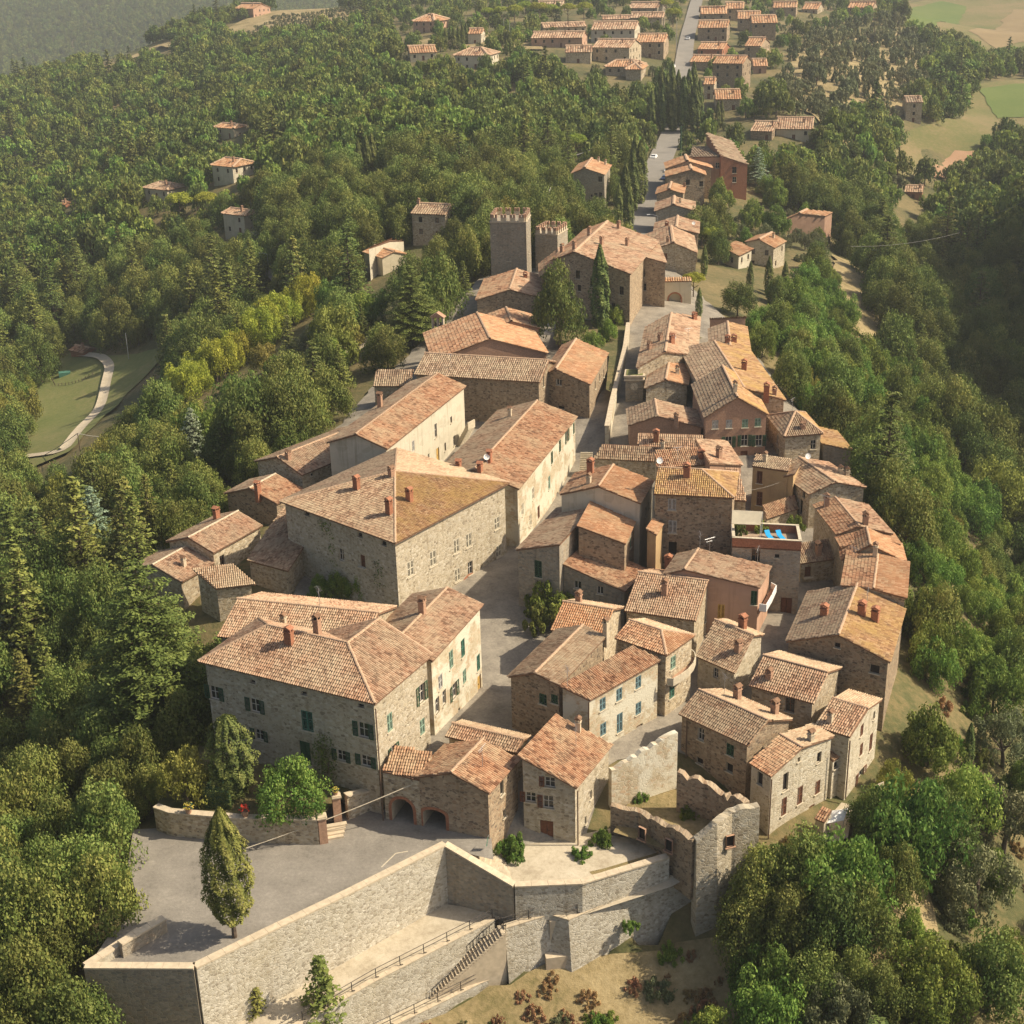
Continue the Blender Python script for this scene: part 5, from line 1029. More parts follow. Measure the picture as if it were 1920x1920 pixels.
for k, (px, py) in enumerate([(1444,1012),(1465,1012)]):
    p = at(px, py, 10.0); rr = empty('sun_lounger', p, 1.75); tag(rr, 'bright blue sun lounger on the roof terrace', 'sun lounger', 'sun loungers on the terrace')
    b = MB(); b.box((0, 0, .32), (1.35, .62, .07)); b.build('seat', M['blue'], rr); b = MB(); b.box((.95, 0, .52), (.75, .62, .07), 0, R=np.array(Matrix.Rotation(math.radians(-35), 3, 'Y'))); b.build('backrest', M['blue'], rr)
    for sx in (-.55, .55):
        for sy in (-.25, .25): b = MB(); b.box((sx, sy, .15), (.05, .05, .3)); b.build('leg', M['white'], rr)
P4 = [at(1373,956,13.2), at(1430,959,13.2), at(1426,984,11.9), at(1372,982,11.9)]; r = empty('awning', P4[3]-[0, 0, 1.9]); tag(r, 'large cream awning shading one end of the roof terrace', 'awning'); o0 = np.array(r.location); b = MB(); V = [p-o0 for p in P4]; b.add(V+[v-[0, 0, .04] for v in V], [(0, 1, 2, 3), (7, 6, 5, 4), (0, 4, 5, 1), (1, 5, 6, 2), (2, 6, 7, 3), (3, 7, 4, 0)]); b.build('cloth', M['cream'], r)
for v in V: b = MB(); b.tube([(v[0], v[1], 0), (v[0], v[1], v[2]-.05)], .04, 5); b.build('pole', M['white'], r)
# balconies
def balcony(root, org, px_pts, z, rim='white'):
    P = [at(*p, z)-org for p in px_pts]; n = len(P); b = MB(); b.prism([p[:2] for p in P], P[0][2]-.22, P[0][2], 0); o = b.build('balcony', [M['brickp']], root)
    b = MB()
    for i in range(n-1):
        A, B = P[i], P[i+1]; d = unit(B-A); b.box((A+B)/2+[0, 0, .3 if rim else .02], (np.linalg.norm(B-A)+.08, .1, .9), 0, math.atan2(d[1], d[0]))
    b.build('balcony_rim', M[rim], o)
for rt, og, fc in HS:
    if 'curved white balcony' in rt['label']: balcony(rt, og, [(1251,1283),(1262,1284),(1276,1276),(1290,1266),(1300,1254),(1304,1243),(1302,1234),(1294,1227)], 4.9, 'sill')
    if 'rose plastered house' in rt['label']: balcony(rt, og, [(1424,1143),(1436,1145),(1447,1126),(1455,1108),(1446,1103)], 5.2, 'white')
wallrun('garden_wall','tall sunlit wall of the castle garden along the upper lane',[at(1178,606,10.5),at(1172,650,10.0),at(1160,700,9.6),at(1148,750,9.2),at(1138,800,8.6)],[4]*5,.6,mat='plasterp',cope='coping')
sheet('castle_garden', [at(*p, 9.2) for p in [(1180,604),(1174,650),(1161,700),(1152,738),(1136,730),(1142,668),(1085,640),(1040,640),(1045,590),(1120,585),(1165,600)]], M['soil'])
# church stair and lane stairs
def stairs(label, p0, p1, z0, z1, width, n, name='stone_stair'):
    a, b = at(*p0, z0), at(*p1, z1); r = empty(name, a); tag(r, label, 'stair'); d = unit((b-a)*[1, 1, 0]); L = np.linalg.norm((b-a)[:2]); run = L/n; ang = math.atan2(d[1], d[0]); hs = (z1-z0)/n
    q = MB(); q.box((0, 0, -.6), (run*1.02, width, 1.2)); me = q.mesh('step', M['sill'])
    for i in range(n): mobj('step', me, r, d*run*(i+.5)+np.array([0, 0, hs*(i+1)]), (0, 0, ang))
stairs('pale stone stair climbing beside the church flank', (862,832), (884,790), 4.6, 8.6, 2.0, 12)
stairs('straight stone stair in the narrow lane below the chapel', (1098,888), (1100,848), 4.0, 6.6, 1.8, 12)
stairs('garden stair with wooden treads beside the tall pale house', (1638,1494), (1648,1470), -3.4, -1.6, 1.4, 9)
# fittings mounted on roofs
def mount(px, py):
    best = None
    for rt, og, fc in HS:
        p = raypoly(px, py, fc)
        if p is not None and (best is None or p[1] < best[2][1]): best = (rt, og, p)
    return best
b = MB(); k = 14; V = [(0, -.02, 0)]
for rr, yy in ((.25, .03), (.42, .1)): V += [(rr*math.cos(a), yy*-1, rr*math.sin(a)) for a in np.linspace(0, 2*math.pi, k, endpoint=False)]
Fd = [(0, 1+i, 1+(i+1) % k) for i in range(k)]+[(1+i, 1+k+i, 1+k+(i+1) % k, 1+(i+1) % k) for i in range(k)]; b.add([(x, y, z+1.1) for x, y, z in V], Fd, 0); b.tube([(0, .03, -.3), (0, .03, 1.1)], .03, 5, 1); b.tube([(0, 0, .75), (0, -.4, 1.05)], .015, 4, 1); dish_me = b.mesh('satellite_dish', [M['white'], M['steel']])
for px, py in [(914,872),(1158,1152),(1238,880),(1104,1090),(1516,870),(1264,644),(1301,427),(1296,308),(1318,812),(1567,1268)]:
    q = mount(px, py)
    if q: mobj('satellite_dish', dish_me, q[0], q[2]-q[1], (-.3, 0, random.uniform(-.3, .8)))
b = MB(); b.tube([(0, 0, -.5), (0, 0, 2.3)], .025, 4); b.tube([(-.7, 0, 2.2), (.7, 0, 2.25)], .018, 4)
for i in range(7): x = -.6+.2*i; b.tube([(x, -.28, 2.2+.007*i), (x, .28, 2.2+.007*i)], .01, 3)
b.tube([(-.4, .1, 1.8), (.4, .1, 1.8)], .015, 4); ant_me = b.mesh('antenna', [M['steel']])
for px, py in [(1012,1352),(1216,1060),(1312,1032),(1358,1302),(1158,1178),(1330,1042),(1420,1060),(1064,1290),(1270,868),(1362,760),(1545,960),(1600,1060),(1485,775),(846,690),(1230,745),(1080,1400),(1625,1140),(905,1440),(1196,1270),(600,1140),(1290,640),(1110,460)]:
    q = mount(px, py)
    if q: mobj('antenna', ant_me, q[0], q[2]-q[1], (0, 0, random.uniform(0, 3)))
# drain pipes on the front houses
for lab, pts in [('pale three storey house', [(1104,1316,1106,1412)]), ('stone house with brown door', [(1083,1482,1086,1585)]), ('bright stone gable', [(1447,1460,1446,1530)]), ('tall pale house with ribbed', [(1594,1388,1586,1494)]), ('large hipped stone palazzo', [(704,1328,719,1530)]), ('broad stone house with mossy', [(1288,1350,1290,1420)])]:
    for rt, og, fc in HS:
        if rt['label'].startswith(lab):
            for x0, y0, x1, y1 in pts:
                zt = min(p[2] for f in fc for p in f)-.25; a = at(x0, y0, zt); v = unit((CP-a)*[1, 1, 0])*.1; b = MB(); b.tube([a+v-og, np.array([a[0]+v[0]-og[0], a[1]+v[1]-og[1], -.5])], .07, 6); b.build('drainpipe', M['pipe'], rt)
# ------------------------------------------------------------------ vehicles
M['car_glass'] = plain('car_glass', (.03, .035, .04), .1, .05, 1); M['tyre'] = plain('tyre', (.02, .02, .02), .9, .1, 3)
def car_meshes(paint):
    b = MB(); prof = [(-2.05, .35), (-2.1, .75), (-1.95, .95), (-1.2, 1.02), (-.75, 1.42), (.85, 1.45), (1.45, 1.05), (1.95, .92), (2.1, .65), (2.05, .35)]; n = len(prof)
    V = [(x, -.85 if z < 1.1 else -.68, z) for x, z in prof]+[(x, .85 if z < 1.1 else .68, z) for x, z in prof]; b.add(V, [list(range(n))[::-1], list(range(n, 2*n))]+[[i, (i+1) % n, n+(i+1) % n, n+i] for i in range(n)])
    body = b.mesh('body', paint); g = MB()
    g.add([(-1.22, -.7, 1.05), (-1.22, .7, 1.05), (-.79, .62, 1.41), (-.79, -.62, 1.41)], [(0, 3, 2, 1)]); g.add([(1.46, -.7, 1.08), (1.46, .7, 1.08), (.9, .62, 1.44), (.9, -.62, 1.44)], [(0, 1, 2, 3)])
    for s in (-1, 1): g.add([(-1.05, s*.8, 1.06), (1.25, s*.8, 1.08), (.8, s*.71, 1.38), (-.7, s*.71, 1.37)], [(0, 1, 2, 3)])
    w = MB(); w.tube([(0, -.1, 0), (0, .1, 0)], .32, 12)
    return body, g.mesh('windows', M['car_glass']), w.mesh('wheel', M['tyre'])
cars = [('white car parked under the trees beside the road', (1226,298), 1.25, (.7,.7,.68)), ('white car parked by the orange gable house', (1253,324), 1.2, (.7,.7,.68)), ('dark blue car parked by the orange gable house', (1247,338), 1.2, (.04,.07,.16)), ('silver car near the shaded road houses', (1236,362), 1.3, (.5,.5,.5)), ('dark car near the castle end of the road', (1200,460), 1.2, (.06,.06,.07)), ('white car beside the tall stone villa', (1052,352), .4, (.7,.7,.68)), ('teal car beside the tall stone villa', (1030,352), .5, (.05,.22,.24)), ('white car below the far apartment house', (1262,128), 1.3, (.7,.7,.68)), ('pale car on the far main road', (1290,75), 1.3, (.6,.6,.58))]
for lab, px, rz, c in cars:
    p = hit(*px, .35); m_ = plain('car_paint', c, .3, .03, 1); bm_, gm, wm = car_meshes(m_); r = empty('parked_car', p, rz); tag(r, lab, 'car', 'cars parked along the road'); mobj('body', bm_, r); mobj('windows', gm, r)
    for sx in (-1.3, 1.3):
        for sy in (-.78, .78): mobj('wheel', wm, r, (sx, sy, .32))
# ------------------------------------------------------------------ poles, lamps, cables
def pole(name, label, px, h, lamp=None, r=.1, cat='pole', mat='steel'):
    p = hit(*px); q = empty(name, p); tag(q, label, cat); b = MB(); b.tube([(0, 0, -1), (0, 0, h)], r, 7, 0, r*.7); b.build('post', M[mat], q)
    if lamp:
        b = MB(); b.tube([(0, 0, h), (lamp[0]*.6, lamp[1]*.6, h+.35), (lamp[0], lamp[1], h+.4)], .05, 5); b.build('arm', M['steel'], q); b = MB(); b.box((lamp[0], lamp[1], h+.36), (.8, .35, .14)); b.build('lamp_head', M['white'], q)
    return p+[0, 0, h]
pole('street_lamp','tall street lamp leaning over the shaded part of the road',(1232,462),7.5,(-2.2,.3),.09,'lamp')
pole('street_lamp','street lamp at the bend of the wooded lane',(505,520),6,(-1.8,.2),.09,'lamp'); pole('street_lamp','street lamp among trees by the left villas',(622,412),6,(-1.5,.2),.09,'lamp'); pole('street_lamp','street lamp near the orange hipped house in the trees',(677,452),7,(-1.2,.2),.08,'lamp')
pa = pole('utility_pole','slender concrete pole in the left clearing',(242,676),7.5,None,.13); pb = pole('utility_pole','tall yellow green ivy covered pole beside the road bend',(1276,292),9.5,None,.3,mat='wood_green'); pc = pole('utility_pole','pale concrete pole in the scrub right of the road',(1468,308),6.5,None,.14); pd = pole('utility_pole','wooden pole in the woods above the left lane',(152,856),5,None,.12,mat='bark')
pe = pole('utility_pole','tall grey pole leaning by the new village road',(1268,100),14,None,.16); pf = pole('utility_pole','thin pole beside the umbrella pines',(956,75),9,None,.12); pg = pole('utility_pole','tall white pole above the long pink terrace',(945,66),8,None,.1)
def cable(label, A, B, sag, r=.05, mat='steel'):
    A, B = np.array(A), np.array(B); P = [A+(B-A)*t-[0, 0, sag*4*t*(1-t)] for t in np.linspace(0, 1, 15)]; b = MB(); b.tube(P, r, 4); tag(b.build('overhead_cable', M['wire' if mat == 'steel' else mat]), label, 'cable')
cable('pale thick cable sagging from the little tower into the trees', atY(965,300,430), atY(1166,250,440), 3.2, .13)
cable('white cable dropping behind the battlemented tower', atY(1008,398,330), atY(1032,352,365), .6, .12)
cable('long pale cable crossing the eastern woods', atY(1595,462,330), atY(1800,436,345), 1.0, .028); cable('pale cable above the ravine at the wood edge', atY(1864,400,400), atY(1930,372,410), .5, .03)
cable('pale cable through the left woods', atY(20,880,290), pd, .8, .07); cable('pale cable running on through the left woods', pd, atY(215,816,290), .5, .07); cable('pale cable above the yellow green trees', atY(355,765,262), atY(520,738,262), .5, .06)
cable('cable strung from the gatehouse down across the piazza', onplane(772,1470,_g0,_g1)+[0, -.1, 0], at(450,1594,.4), .25, .05, 'sill')
cable('thin wire stretched between the ochre houses and the tall stone house', at(1400,920,12), at(1460,905,9.5), .15, .012); cable('thin wire crossing the shaded street by the yellow palazzo', at(955,1000,8), at(1000,985,10), .1, .012)
# ------------------------------------------------------------------ piazza details
pzo = [o for o in bpy.data.objects if o.name == 'piazza'][0]
for k, (a, b2) in enumerate([((715,1626),(742,1600)),((742,1600),(765,1596))]):
    A, B = at(*a, .005), at(*b2, .005); d = unit(B-A); w = np.array([-d[1], d[0], 0])*.06; mobj('painted_line', mkmesh('painted_line', [A-w, B-w, B+w, A+w], [(0, 1, 2, 3)], [M['sill']]), pzo)
def pot(label, p, s, flower):
    r = empty('flower_pot', p); tag(r, label, 'flower pot'); b = MB(); b.tube([(0, 0, 0), (0, 0, .45*s)], .2*s, 10, 0, .3*s); b.build('pot', M['brickp'], r)
    c = MB()
    for i in range(70):
        a = random.random()*6.28; e = random.uniform(0, 1.2); q = np.array([math.cos(a)*math.cos(e), math.sin(a)*math.cos(e), math.sin(e)])*.42*s*random.uniform(.6, 1)+[0, 0, .5*s]; c.box(q, (.13*s, .13*s, .03), 0 if i % 3 else 1, R=np.array(Matrix.Rotation(random.random()*3, 3, random.choice('XYZ'))))
    c.build('flowers', [M[flower], M['wood_green']], r)
M['redflower'] = plain('red_petals', (.62, .06, .03), .7, .2, 8); M['yelflower'] = plain('yellow_leaves', (.42, .33, .06), .7, .2, 8)
pot('pot of bright red geraniums on the garden wall', at(460,1530,2.7), 1.3, 'redflower'); pot('yellowing potted plant on the garden wall by the hedge', at(354,1524,2.7), 1.2, 'yelflower'); pot('flower pot on the tall brick gate pillar', at(634,1545,0)+[0, 0, 3.25], .9, 'yelflower'); pot('small terracotta pot on the garden wall by the fig', at(521,1531,2.7), .9, 'yelflower')
p = at(917,1565,1.2); r = empty('flag', p); tag(r, 'small teal flag hanging from the gatehouse corner', 'flag'); b = MB(); b.tube([(0, 0, 0), (-.1, -.9, .4)], .02, 4); b.build('staff', M['steel'], r); b = MB(); b.add([(-.1, -.9, .4), (-.05, -.4, .2), (-.2, -.45, -.9), (-.3, -.85, -.7)], [(0, 1, 2, 3)]); b.build('cloth', M['wood_teal'], r)
# garden corner by the pale houses: pale terrace, shed and tarpaulin
sheet('garden_terrace', [at(*p, -4.3) for p in [(1450,1535),(1560,1500),(1600,1510),(1590,1570),(1540,1590),(1480,1560)]], M['gravel'])
house('garden_shed','tiny garden shed with ribbed roof below the bright stone gable house',shed((1527,1534),(1546,1542),(1560,1520),-2.4,-2.4,-1.8),-4.3,'plaster','warm',over=.08,cat='shed')
b = MB(); P4 = [at(1550,1544,-2.8), at(1582,1538,-2.8), at(1590,1516,-2.4), at(1560,1520,-2.4)]; c = sum(P4)/4+[0, 0, .35]; b.add(P4+[c], [(0, 1, 4), (1, 2, 4), (2, 3, 4), (3, 0, 4)]); r = empty('canopy', [c[0], c[1], -4.3]); o0 = np.array([c[0], c[1], -4.3]); tag(r, 'white garden canopy below the pale houses', 'canopy'); b.V = [tuple(np.array(v)-o0) for v in b.V]; b.build('cloth', M['white'], r)
for q in P4: b = MB(); q2 = q-o0; b.tube([(q2[0], q2[1], 0), tuple(q2)], .03, 5); b.build('pole', M['steel'], r)
b = MB(); p = at(1808,1548,-12); b.box(p, (4.2, 2.6, 1.0), 0, .8); b.box(p+[0, 0, .5], (3.2, 1.7, .12), 1, .8); tag(b.build('water_basin', [M['sill'], M['blue']]), 'small pale basin with blue water among the trees', 'basin')
# boxes in the left clearing
b = MB(); b.box(hit(122,706)+[0, 0, .6], (3, 2, 1.4), 0, .3); tag(b.build('crate', M['wood_teal']), 'dark green water tank in the fenced clearing', 'tank')
fr = empty('paddock_fence', hit(100,720)); tag(fr, 'low wire fence round the clearing paddock', 'fence'); o0 = np.array(fr.location); fp = [hit(*q) for q in [(98,715),(104,727),(130,725),(155,718),(180,702)]]; b = MB(); b.box((0, 0, .6), (.12, .12, 1.2)); pm = b.mesh('post', M['bark'])
for i in range(len(fp)-1):
    for t in np.arange(0, 1, .25): p = fp[i]*(1-t)+fp[i+1]*t; mobj('post', pm, fr, p-o0)
    for z in (.5, 1.0): b = MB(); b.tube([fp[i]-o0+[0, 0, z], fp[i+1]-o0+[0, 0, z]], .03, 3); b.build('rail', M['bark'], fr)
# ------------------------------------------------------------------ vegetation
def leaves(cen, nor, size, asp=1.0, jit=.5):
    """one small quad per leaf cluster"""
    m = len(cen); nr = nor+rng.normal(0, jit, (m, 3)); nr /= np.linalg.norm(nr, axis=1)[:, None]+1e-9
    t = rng.normal(0, 1, (m, 3)); u = np.cross(nr, t); u /= np.linalg.norm(u, axis=1)[:, None]+1e-9; w = np.cross(nr, u)
    s = (size*rng.uniform(.6, 1.35, m))[:, None] if np.ndim(size) == 0 else size[:, None]
    V = np.stack([cen-u*s*.5*asp, cen-w*s*.32+nr*s*.08, cen+u*s*.5*asp, cen+w*s*.32+nr*s*.08], 1)
    return V.reshape(-1, 3), np.arange(m*4).reshape(m, 4)
def clumps(centers, radii, per, size, squash=.8, up=.25, tone=None):
    P = []; Nn = []; A = []
    for i, (c, r) in enumerate(zip(centers, radii)):
        k = int(per*(r/np.mean(radii))**1.6)+3; d = rng.normal(0, 1, (k, 3)); d[:, 2] += up; d /= np.linalg.norm(d, axis=1)[:, None]
        p = c+d*r*rng.uniform(.55, 1.08, (k, 1))*[1, 1, squash]; P.append(p); Nn.append(d); A.append(np.clip(rng.normal(.5 if tone is None else tone[i], .17, k), 0, 1))
    P = np.vstack(P); Nn = np.vstack(Nn); V, Fq = leaves(P, Nn, size); return V, Fq, np.concatenate(A)
def trunk_mb(h, r, limbs=5, spread=2.0, lean=.3):
    b = MB(); tx, ty = rng.normal(0, lean, 2); pts = [(0, 0, -1.2), (tx*.2, ty*.2, h*.35), (tx*.6, ty*.6, h*.7), (tx, ty, h)]; b.tube(pts, r, 7, 0, r*.35)
    for i in range(limbs):
        a = i*6.28/limbs+rng.uniform(-.4, .4); z = h*rng.uniform(.4, .8); L = spread*rng.uniform(.7, 1.1); b.tube([(tx*.4, ty*.4, z), (math.cos(a)*L*.5, math.sin(a)*L*.5, z+L*.35), (math.cos(a)*L, math.sin(a)*L, z+L*.6)], r*.45, 5, 0, r*.12)
    return b
LM = {}
LM['oak'] = leafmat('leaf_oak', [(.030, .055, .012), (.055, .085, .018), (.085, .115, .026), (.125, .140, .036)], .25, .16)
LM['robinia'] = leafmat('leaf_robinia', [(.035, .075, .012), (.060, .115, .018), (.095, .155, .026), (.140, .185, .036)], .3, .12)
LM['yellow'] = leafmat('leaf_yellow', [(.075, .085, .014), (.115, .122, .020), (.155, .158, .030), (.19, .185, .042)], .3, .08)
LM['olive'] = leafmat('leaf_olive', [(.045, .058, .026), (.075, .085, .042), (.105, .112, .060), (.135, .138, .078)], .2, .1)
LM['cypress'] = leafmat('leaf_cypress', [(.028, .045, .012), (.05, .07, .018), (.08, .10, .026), (.115, .125, .034)], .12, .1)
LM['topiary'] = leafmat('leaf_topiary', [(.036, .050, .012), (.066, .082, .018), (.105, .118, .027), (.15, .152, .04)], .12, .05)
LM['cedar'] = leafmat('leaf_cedar', [(.035, .050, .012), (.066, .084, .018), (.105, .122, .027), (.14, .152, .036)], .15, .08)
LM['bluecedar'] = leafmat('leaf_blue_cedar', [(.07, .10, .075), (.115, .155, .115), (.165, .205, .155), (.21, .245, .19)], .15, .08)
LM['pine'] = leafmat('leaf_umbrella_pine', [(.085, .115, .010), (.14, .175, .014), (.20, .225, .020), (.25, .265, .028)], .3, .05)
LM['brown'] = leafmat('leaf_dry', [(.15, .085, .035), (.21, .13, .055), (.27, .175, .08), (.20, .15, .06)], .2, .1)
def crown_round(rx, rz, zc, K, per, size, r0=1.15, low=-.35, mat='oak', holes=.0):
    d = rng.normal(0, 1, (K, 3)); d /= np.linalg.norm(d, axis=1)[:, None]; d[:, 2] = np.where(d[:, 2] < low, -d[:, 2]*.5, d[:, 2]); f = rng.uniform(.55, 1.0, (K, 1))**.6
    lob = 1+.22*np.sin(np.arctan2(d[:, 1], d[:, 0])*3+rng.uniform(0, 6))+.1*np.sin(np.arctan2(d[:, 1], d[:, 0])*5+rng.uniform(0, 6))
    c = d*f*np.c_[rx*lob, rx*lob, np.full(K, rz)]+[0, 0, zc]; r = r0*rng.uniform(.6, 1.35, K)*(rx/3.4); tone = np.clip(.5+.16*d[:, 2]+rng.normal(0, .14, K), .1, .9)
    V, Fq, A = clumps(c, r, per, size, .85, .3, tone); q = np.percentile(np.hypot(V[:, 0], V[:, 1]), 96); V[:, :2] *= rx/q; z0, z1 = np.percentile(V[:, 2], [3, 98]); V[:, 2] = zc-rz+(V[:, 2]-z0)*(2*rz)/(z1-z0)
    return V, Fq, A
def crown_pads(h, z0, rmax, nb, per, size, droop=.1, power=.9, jit=.15):
    """conifer: flat sprays along horizontal branches"""
    C = []; R = []; Tn = []; br = []
    for i in range(nb):
        t = (i+rng.uniform(0, .9))/nb; z = z0+(h-z0)*t; L = rmax*(1-t)**power*rng.uniform(.75, 1.12)+.3; a = i*2.399+rng.uniform(-.3, .3); k = max(2, int(L/.85)); br.append((z, L, a))
        for j in range(k):
            f = (j+.7)/k; sp = .5+.25*L*(1-abs(f-.55)); o = rng.normal(0, jit*sp*1.6); x = math.cos(a)*L*f-math.sin(a)*o; y = math.sin(a)*L*f+math.cos(a)*o
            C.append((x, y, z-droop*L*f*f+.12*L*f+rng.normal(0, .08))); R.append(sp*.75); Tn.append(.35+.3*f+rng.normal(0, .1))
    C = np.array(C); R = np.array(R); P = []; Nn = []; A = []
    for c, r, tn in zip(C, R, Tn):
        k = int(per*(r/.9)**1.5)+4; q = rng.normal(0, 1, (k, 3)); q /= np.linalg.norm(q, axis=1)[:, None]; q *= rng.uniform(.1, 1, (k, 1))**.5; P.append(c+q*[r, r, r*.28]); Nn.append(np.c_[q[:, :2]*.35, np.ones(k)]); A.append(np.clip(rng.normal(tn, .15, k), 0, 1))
    P = np.vstack(P); V, Fq = leaves(P, np.vstack(Nn), size, 1.25, .35)
    b = MB(); b.tube([(0, 0, -1.5), (0, 0, h*.5), (0, 0, h*.97)], h*.018, 7, 0, .05)
    for z, L, a in br: b.tube([(0, 0, z-.1*L), (math.cos(a)*L*.8, math.sin(a)*L*.8, z)], .04+.012*L, 4, 0, .02)
    return (V, Fq, np.concatenate(A)), b
def crown_column(h, r, n, size, wide=.35, z0=.6, ridges=9, tip=.9, rough=.12):
    t = rng.uniform(0, 1, n)**.9; a = rng.uniform(0, 6.283, n); prof = np.where(t < wide, .55+.45*np.sin(t/wide*math.pi/2), np.cos(np.clip((t-wide)/(1-wide), 0, 1)*math.pi/2)**tip*1.0)
    ph = rng.uniform(0, 6.28, 4); lump = 1+rough*np.sin(a*ridges+ph[0]+t*7)+rough*.8*np.sin(a*4+t*19+ph[1])+rough*.6*np.sin(a*2+t*37+ph[2]); f = rng.uniform(.82, 1.03, n)
    rad = r*prof*lump*f+.04; z = z0+(h-z0)*t; P = np.c_[np.cos(a)*rad, np.sin(a)*rad, z]; Nn = np.c_[np.cos(a), np.sin(a), np.full(n, .55)]
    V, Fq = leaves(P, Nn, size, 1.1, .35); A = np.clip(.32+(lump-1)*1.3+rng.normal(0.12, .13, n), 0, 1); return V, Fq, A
PROTO = {}
def proto(key, crown, tb, lm): PROTO[key] = (mkmesh('crown', crown[0], crown[1], [LM[lm]], None, None, False, crown[2]), tb.mesh('trunk', M['bark']), crown, tb, lm)
SINGLE = {}
def single(key):
    if key not in SINGLE:
        _, _, cr, tb, lm = PROTO[key]; nv = len(cr[0]); V = np.vstack([cr[0], np.array(tb.V)]); tf = [f for f in tb.F if len(f) == 4]; Fq = np.vstack([cr[1], np.array(tf)+nv])
        SINGLE[key] = mkmesh('tree', V, Fq, [LM[lm], M['bark']], np.r_[np.zeros(len(cr[1])), np.ones(len(tf))], None, False, np.r_[cr[2], np.full(len(tf), .5)])
    return SINGLE[key]
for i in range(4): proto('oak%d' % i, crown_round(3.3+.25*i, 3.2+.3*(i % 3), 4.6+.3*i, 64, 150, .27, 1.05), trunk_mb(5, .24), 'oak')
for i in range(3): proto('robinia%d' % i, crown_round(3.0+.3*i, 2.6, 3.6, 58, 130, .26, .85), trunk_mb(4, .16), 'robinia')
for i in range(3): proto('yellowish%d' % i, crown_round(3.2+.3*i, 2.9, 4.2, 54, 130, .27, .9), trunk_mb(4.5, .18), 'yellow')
for i in range(3): proto('bush%d' % i, crown_round(1.5+.2*i, 1.0, .95, 40, 90, .19, .6, -.1), trunk_mb(1.2, .07, 4, .8), ['oak', 'robinia', 'olive'][i])
for i in range(2): proto('dry%d' % i, crown_round(1.4, .85, .75, 34, 70, .17, .55, -.1), trunk_mb(1.0, .06, 5, .9), 'brown')
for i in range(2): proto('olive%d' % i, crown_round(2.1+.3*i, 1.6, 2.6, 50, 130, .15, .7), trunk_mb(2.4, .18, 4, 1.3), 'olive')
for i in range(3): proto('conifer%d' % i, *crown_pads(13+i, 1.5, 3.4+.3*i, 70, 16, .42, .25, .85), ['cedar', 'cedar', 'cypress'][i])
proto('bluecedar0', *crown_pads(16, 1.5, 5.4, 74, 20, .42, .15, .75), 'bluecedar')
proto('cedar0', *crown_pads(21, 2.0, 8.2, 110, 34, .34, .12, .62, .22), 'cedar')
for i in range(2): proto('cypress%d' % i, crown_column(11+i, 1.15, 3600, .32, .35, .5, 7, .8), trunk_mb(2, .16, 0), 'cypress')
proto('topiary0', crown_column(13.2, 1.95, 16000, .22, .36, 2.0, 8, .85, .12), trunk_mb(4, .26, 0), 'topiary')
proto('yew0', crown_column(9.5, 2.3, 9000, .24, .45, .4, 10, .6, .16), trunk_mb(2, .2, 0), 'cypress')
for i in range(2):
    K = 80; a = rng.uniform(0, 6.28, K); rr = np.sqrt(rng.uniform(0, 1, K))*3.3; c = np.c_[np.cos(a)*rr, np.sin(a)*rr, 5.2+2.6*np.sqrt(np.clip(1-(rr/3.9)**2, 0, 1))*rng.uniform(.55, 1.05, K)]
    proto('pine%d' % i, clumps(c, .95*rng.uniform(.7, 1.2, K), 85, .32, .75, .6), trunk_mb(6.0, .24, 6, 2.2, .1), 'pine')
for i in range(2): proto('pineb%d' % i, crown_round(3.3+.2*i, 2.5, 4.4, 64, 120, .26, .85), trunk_mb(5, .2, 5, 2.0), 'pine')
# light versions for the far woods
for i in range(3): proto('faroak%d' % i, crown_round(3.8+.3*i, 3.0, 4.4, 34, 30, .85, 1.15), trunk_mb(4.5, .25, 3), 'oak')
for i in range(2): proto('farpale%d' % i, crown_round(3.4, 2.8, 4.0, 30, 28, .8, 1.05), trunk_mb(4.5, .2, 3), 'robinia')
proto('farolive0', crown_round(2.2, 1.6, 2.4, 24, 34, .45, .8), trunk_mb(2.2, .18, 3, 1.2), 'olive')
proto('farconifer0', *crown_pads(13, 1.5, 3.2, 36, 9, .75, .25, .85), 'cypress')
KNAME = dict(oak='broadleaf_tree', robinia='robinia_tree', yellowish='pale_tree', bush='bush', dry='dry_bush', olive='olive_tree', conifer='conifer', bluecedar='blue_cedar', cedar='cedar', cypress='cypress', topiary='clipped_cypress', yew='yew', pine='umbrella_pine', pineb='umbrella_pine', faroak='broadleaf_tree', farpale='robinia_tree', farolive='olive_tree', farconifer='conifer')
def kind_of(key): return key.rstrip('0123456789')
def plant(key, x, y, z, sc, label, group=None, parts=True, sz=None):
    k = KNAME[kind_of(key)]; rz = random.uniform(0, 6.28); s3 = (sc, sc, sc*(sz or random.uniform(.9, 1.12)))
    cat = 'bush' if 'bush' in k else 'tree'
    if parts:
        r = empty(k, (x, y, z), rz); r.scale = s3; c, t, *_ = PROTO[key]; mobj('crown', c, r); mobj('trunk', t, r)
    else:
        r = mobj(k, single(key), None, (x, y, z), (0, 0, rz)); r.scale = s3
    return tag(r, label, cat, group)
MANV = []
def treepx(key, px, py, hpx, label, group=None, z=None, H=None, sz=1.0):
    """tree by the pixel of its foot and its pixel height"""
    p = hit(px, py) if z is None else at(px, py, z); k = (p-CP)@fw; ppm = F/k; dep = math.atan2(CAMZ-p[2]-3, math.hypot(p[0], p[1])); Hm = hpx/(ppm*math.cos(dep)); V = PROTO[key][2][0]; MANV.append((px, py-hpx*.75, k)); MANV.append((px, py-hpx*.4, k)); return plant(key, p[0], p[1], p[2], Hm/(V[:, 2].max()*sz), label, group, True, sz)
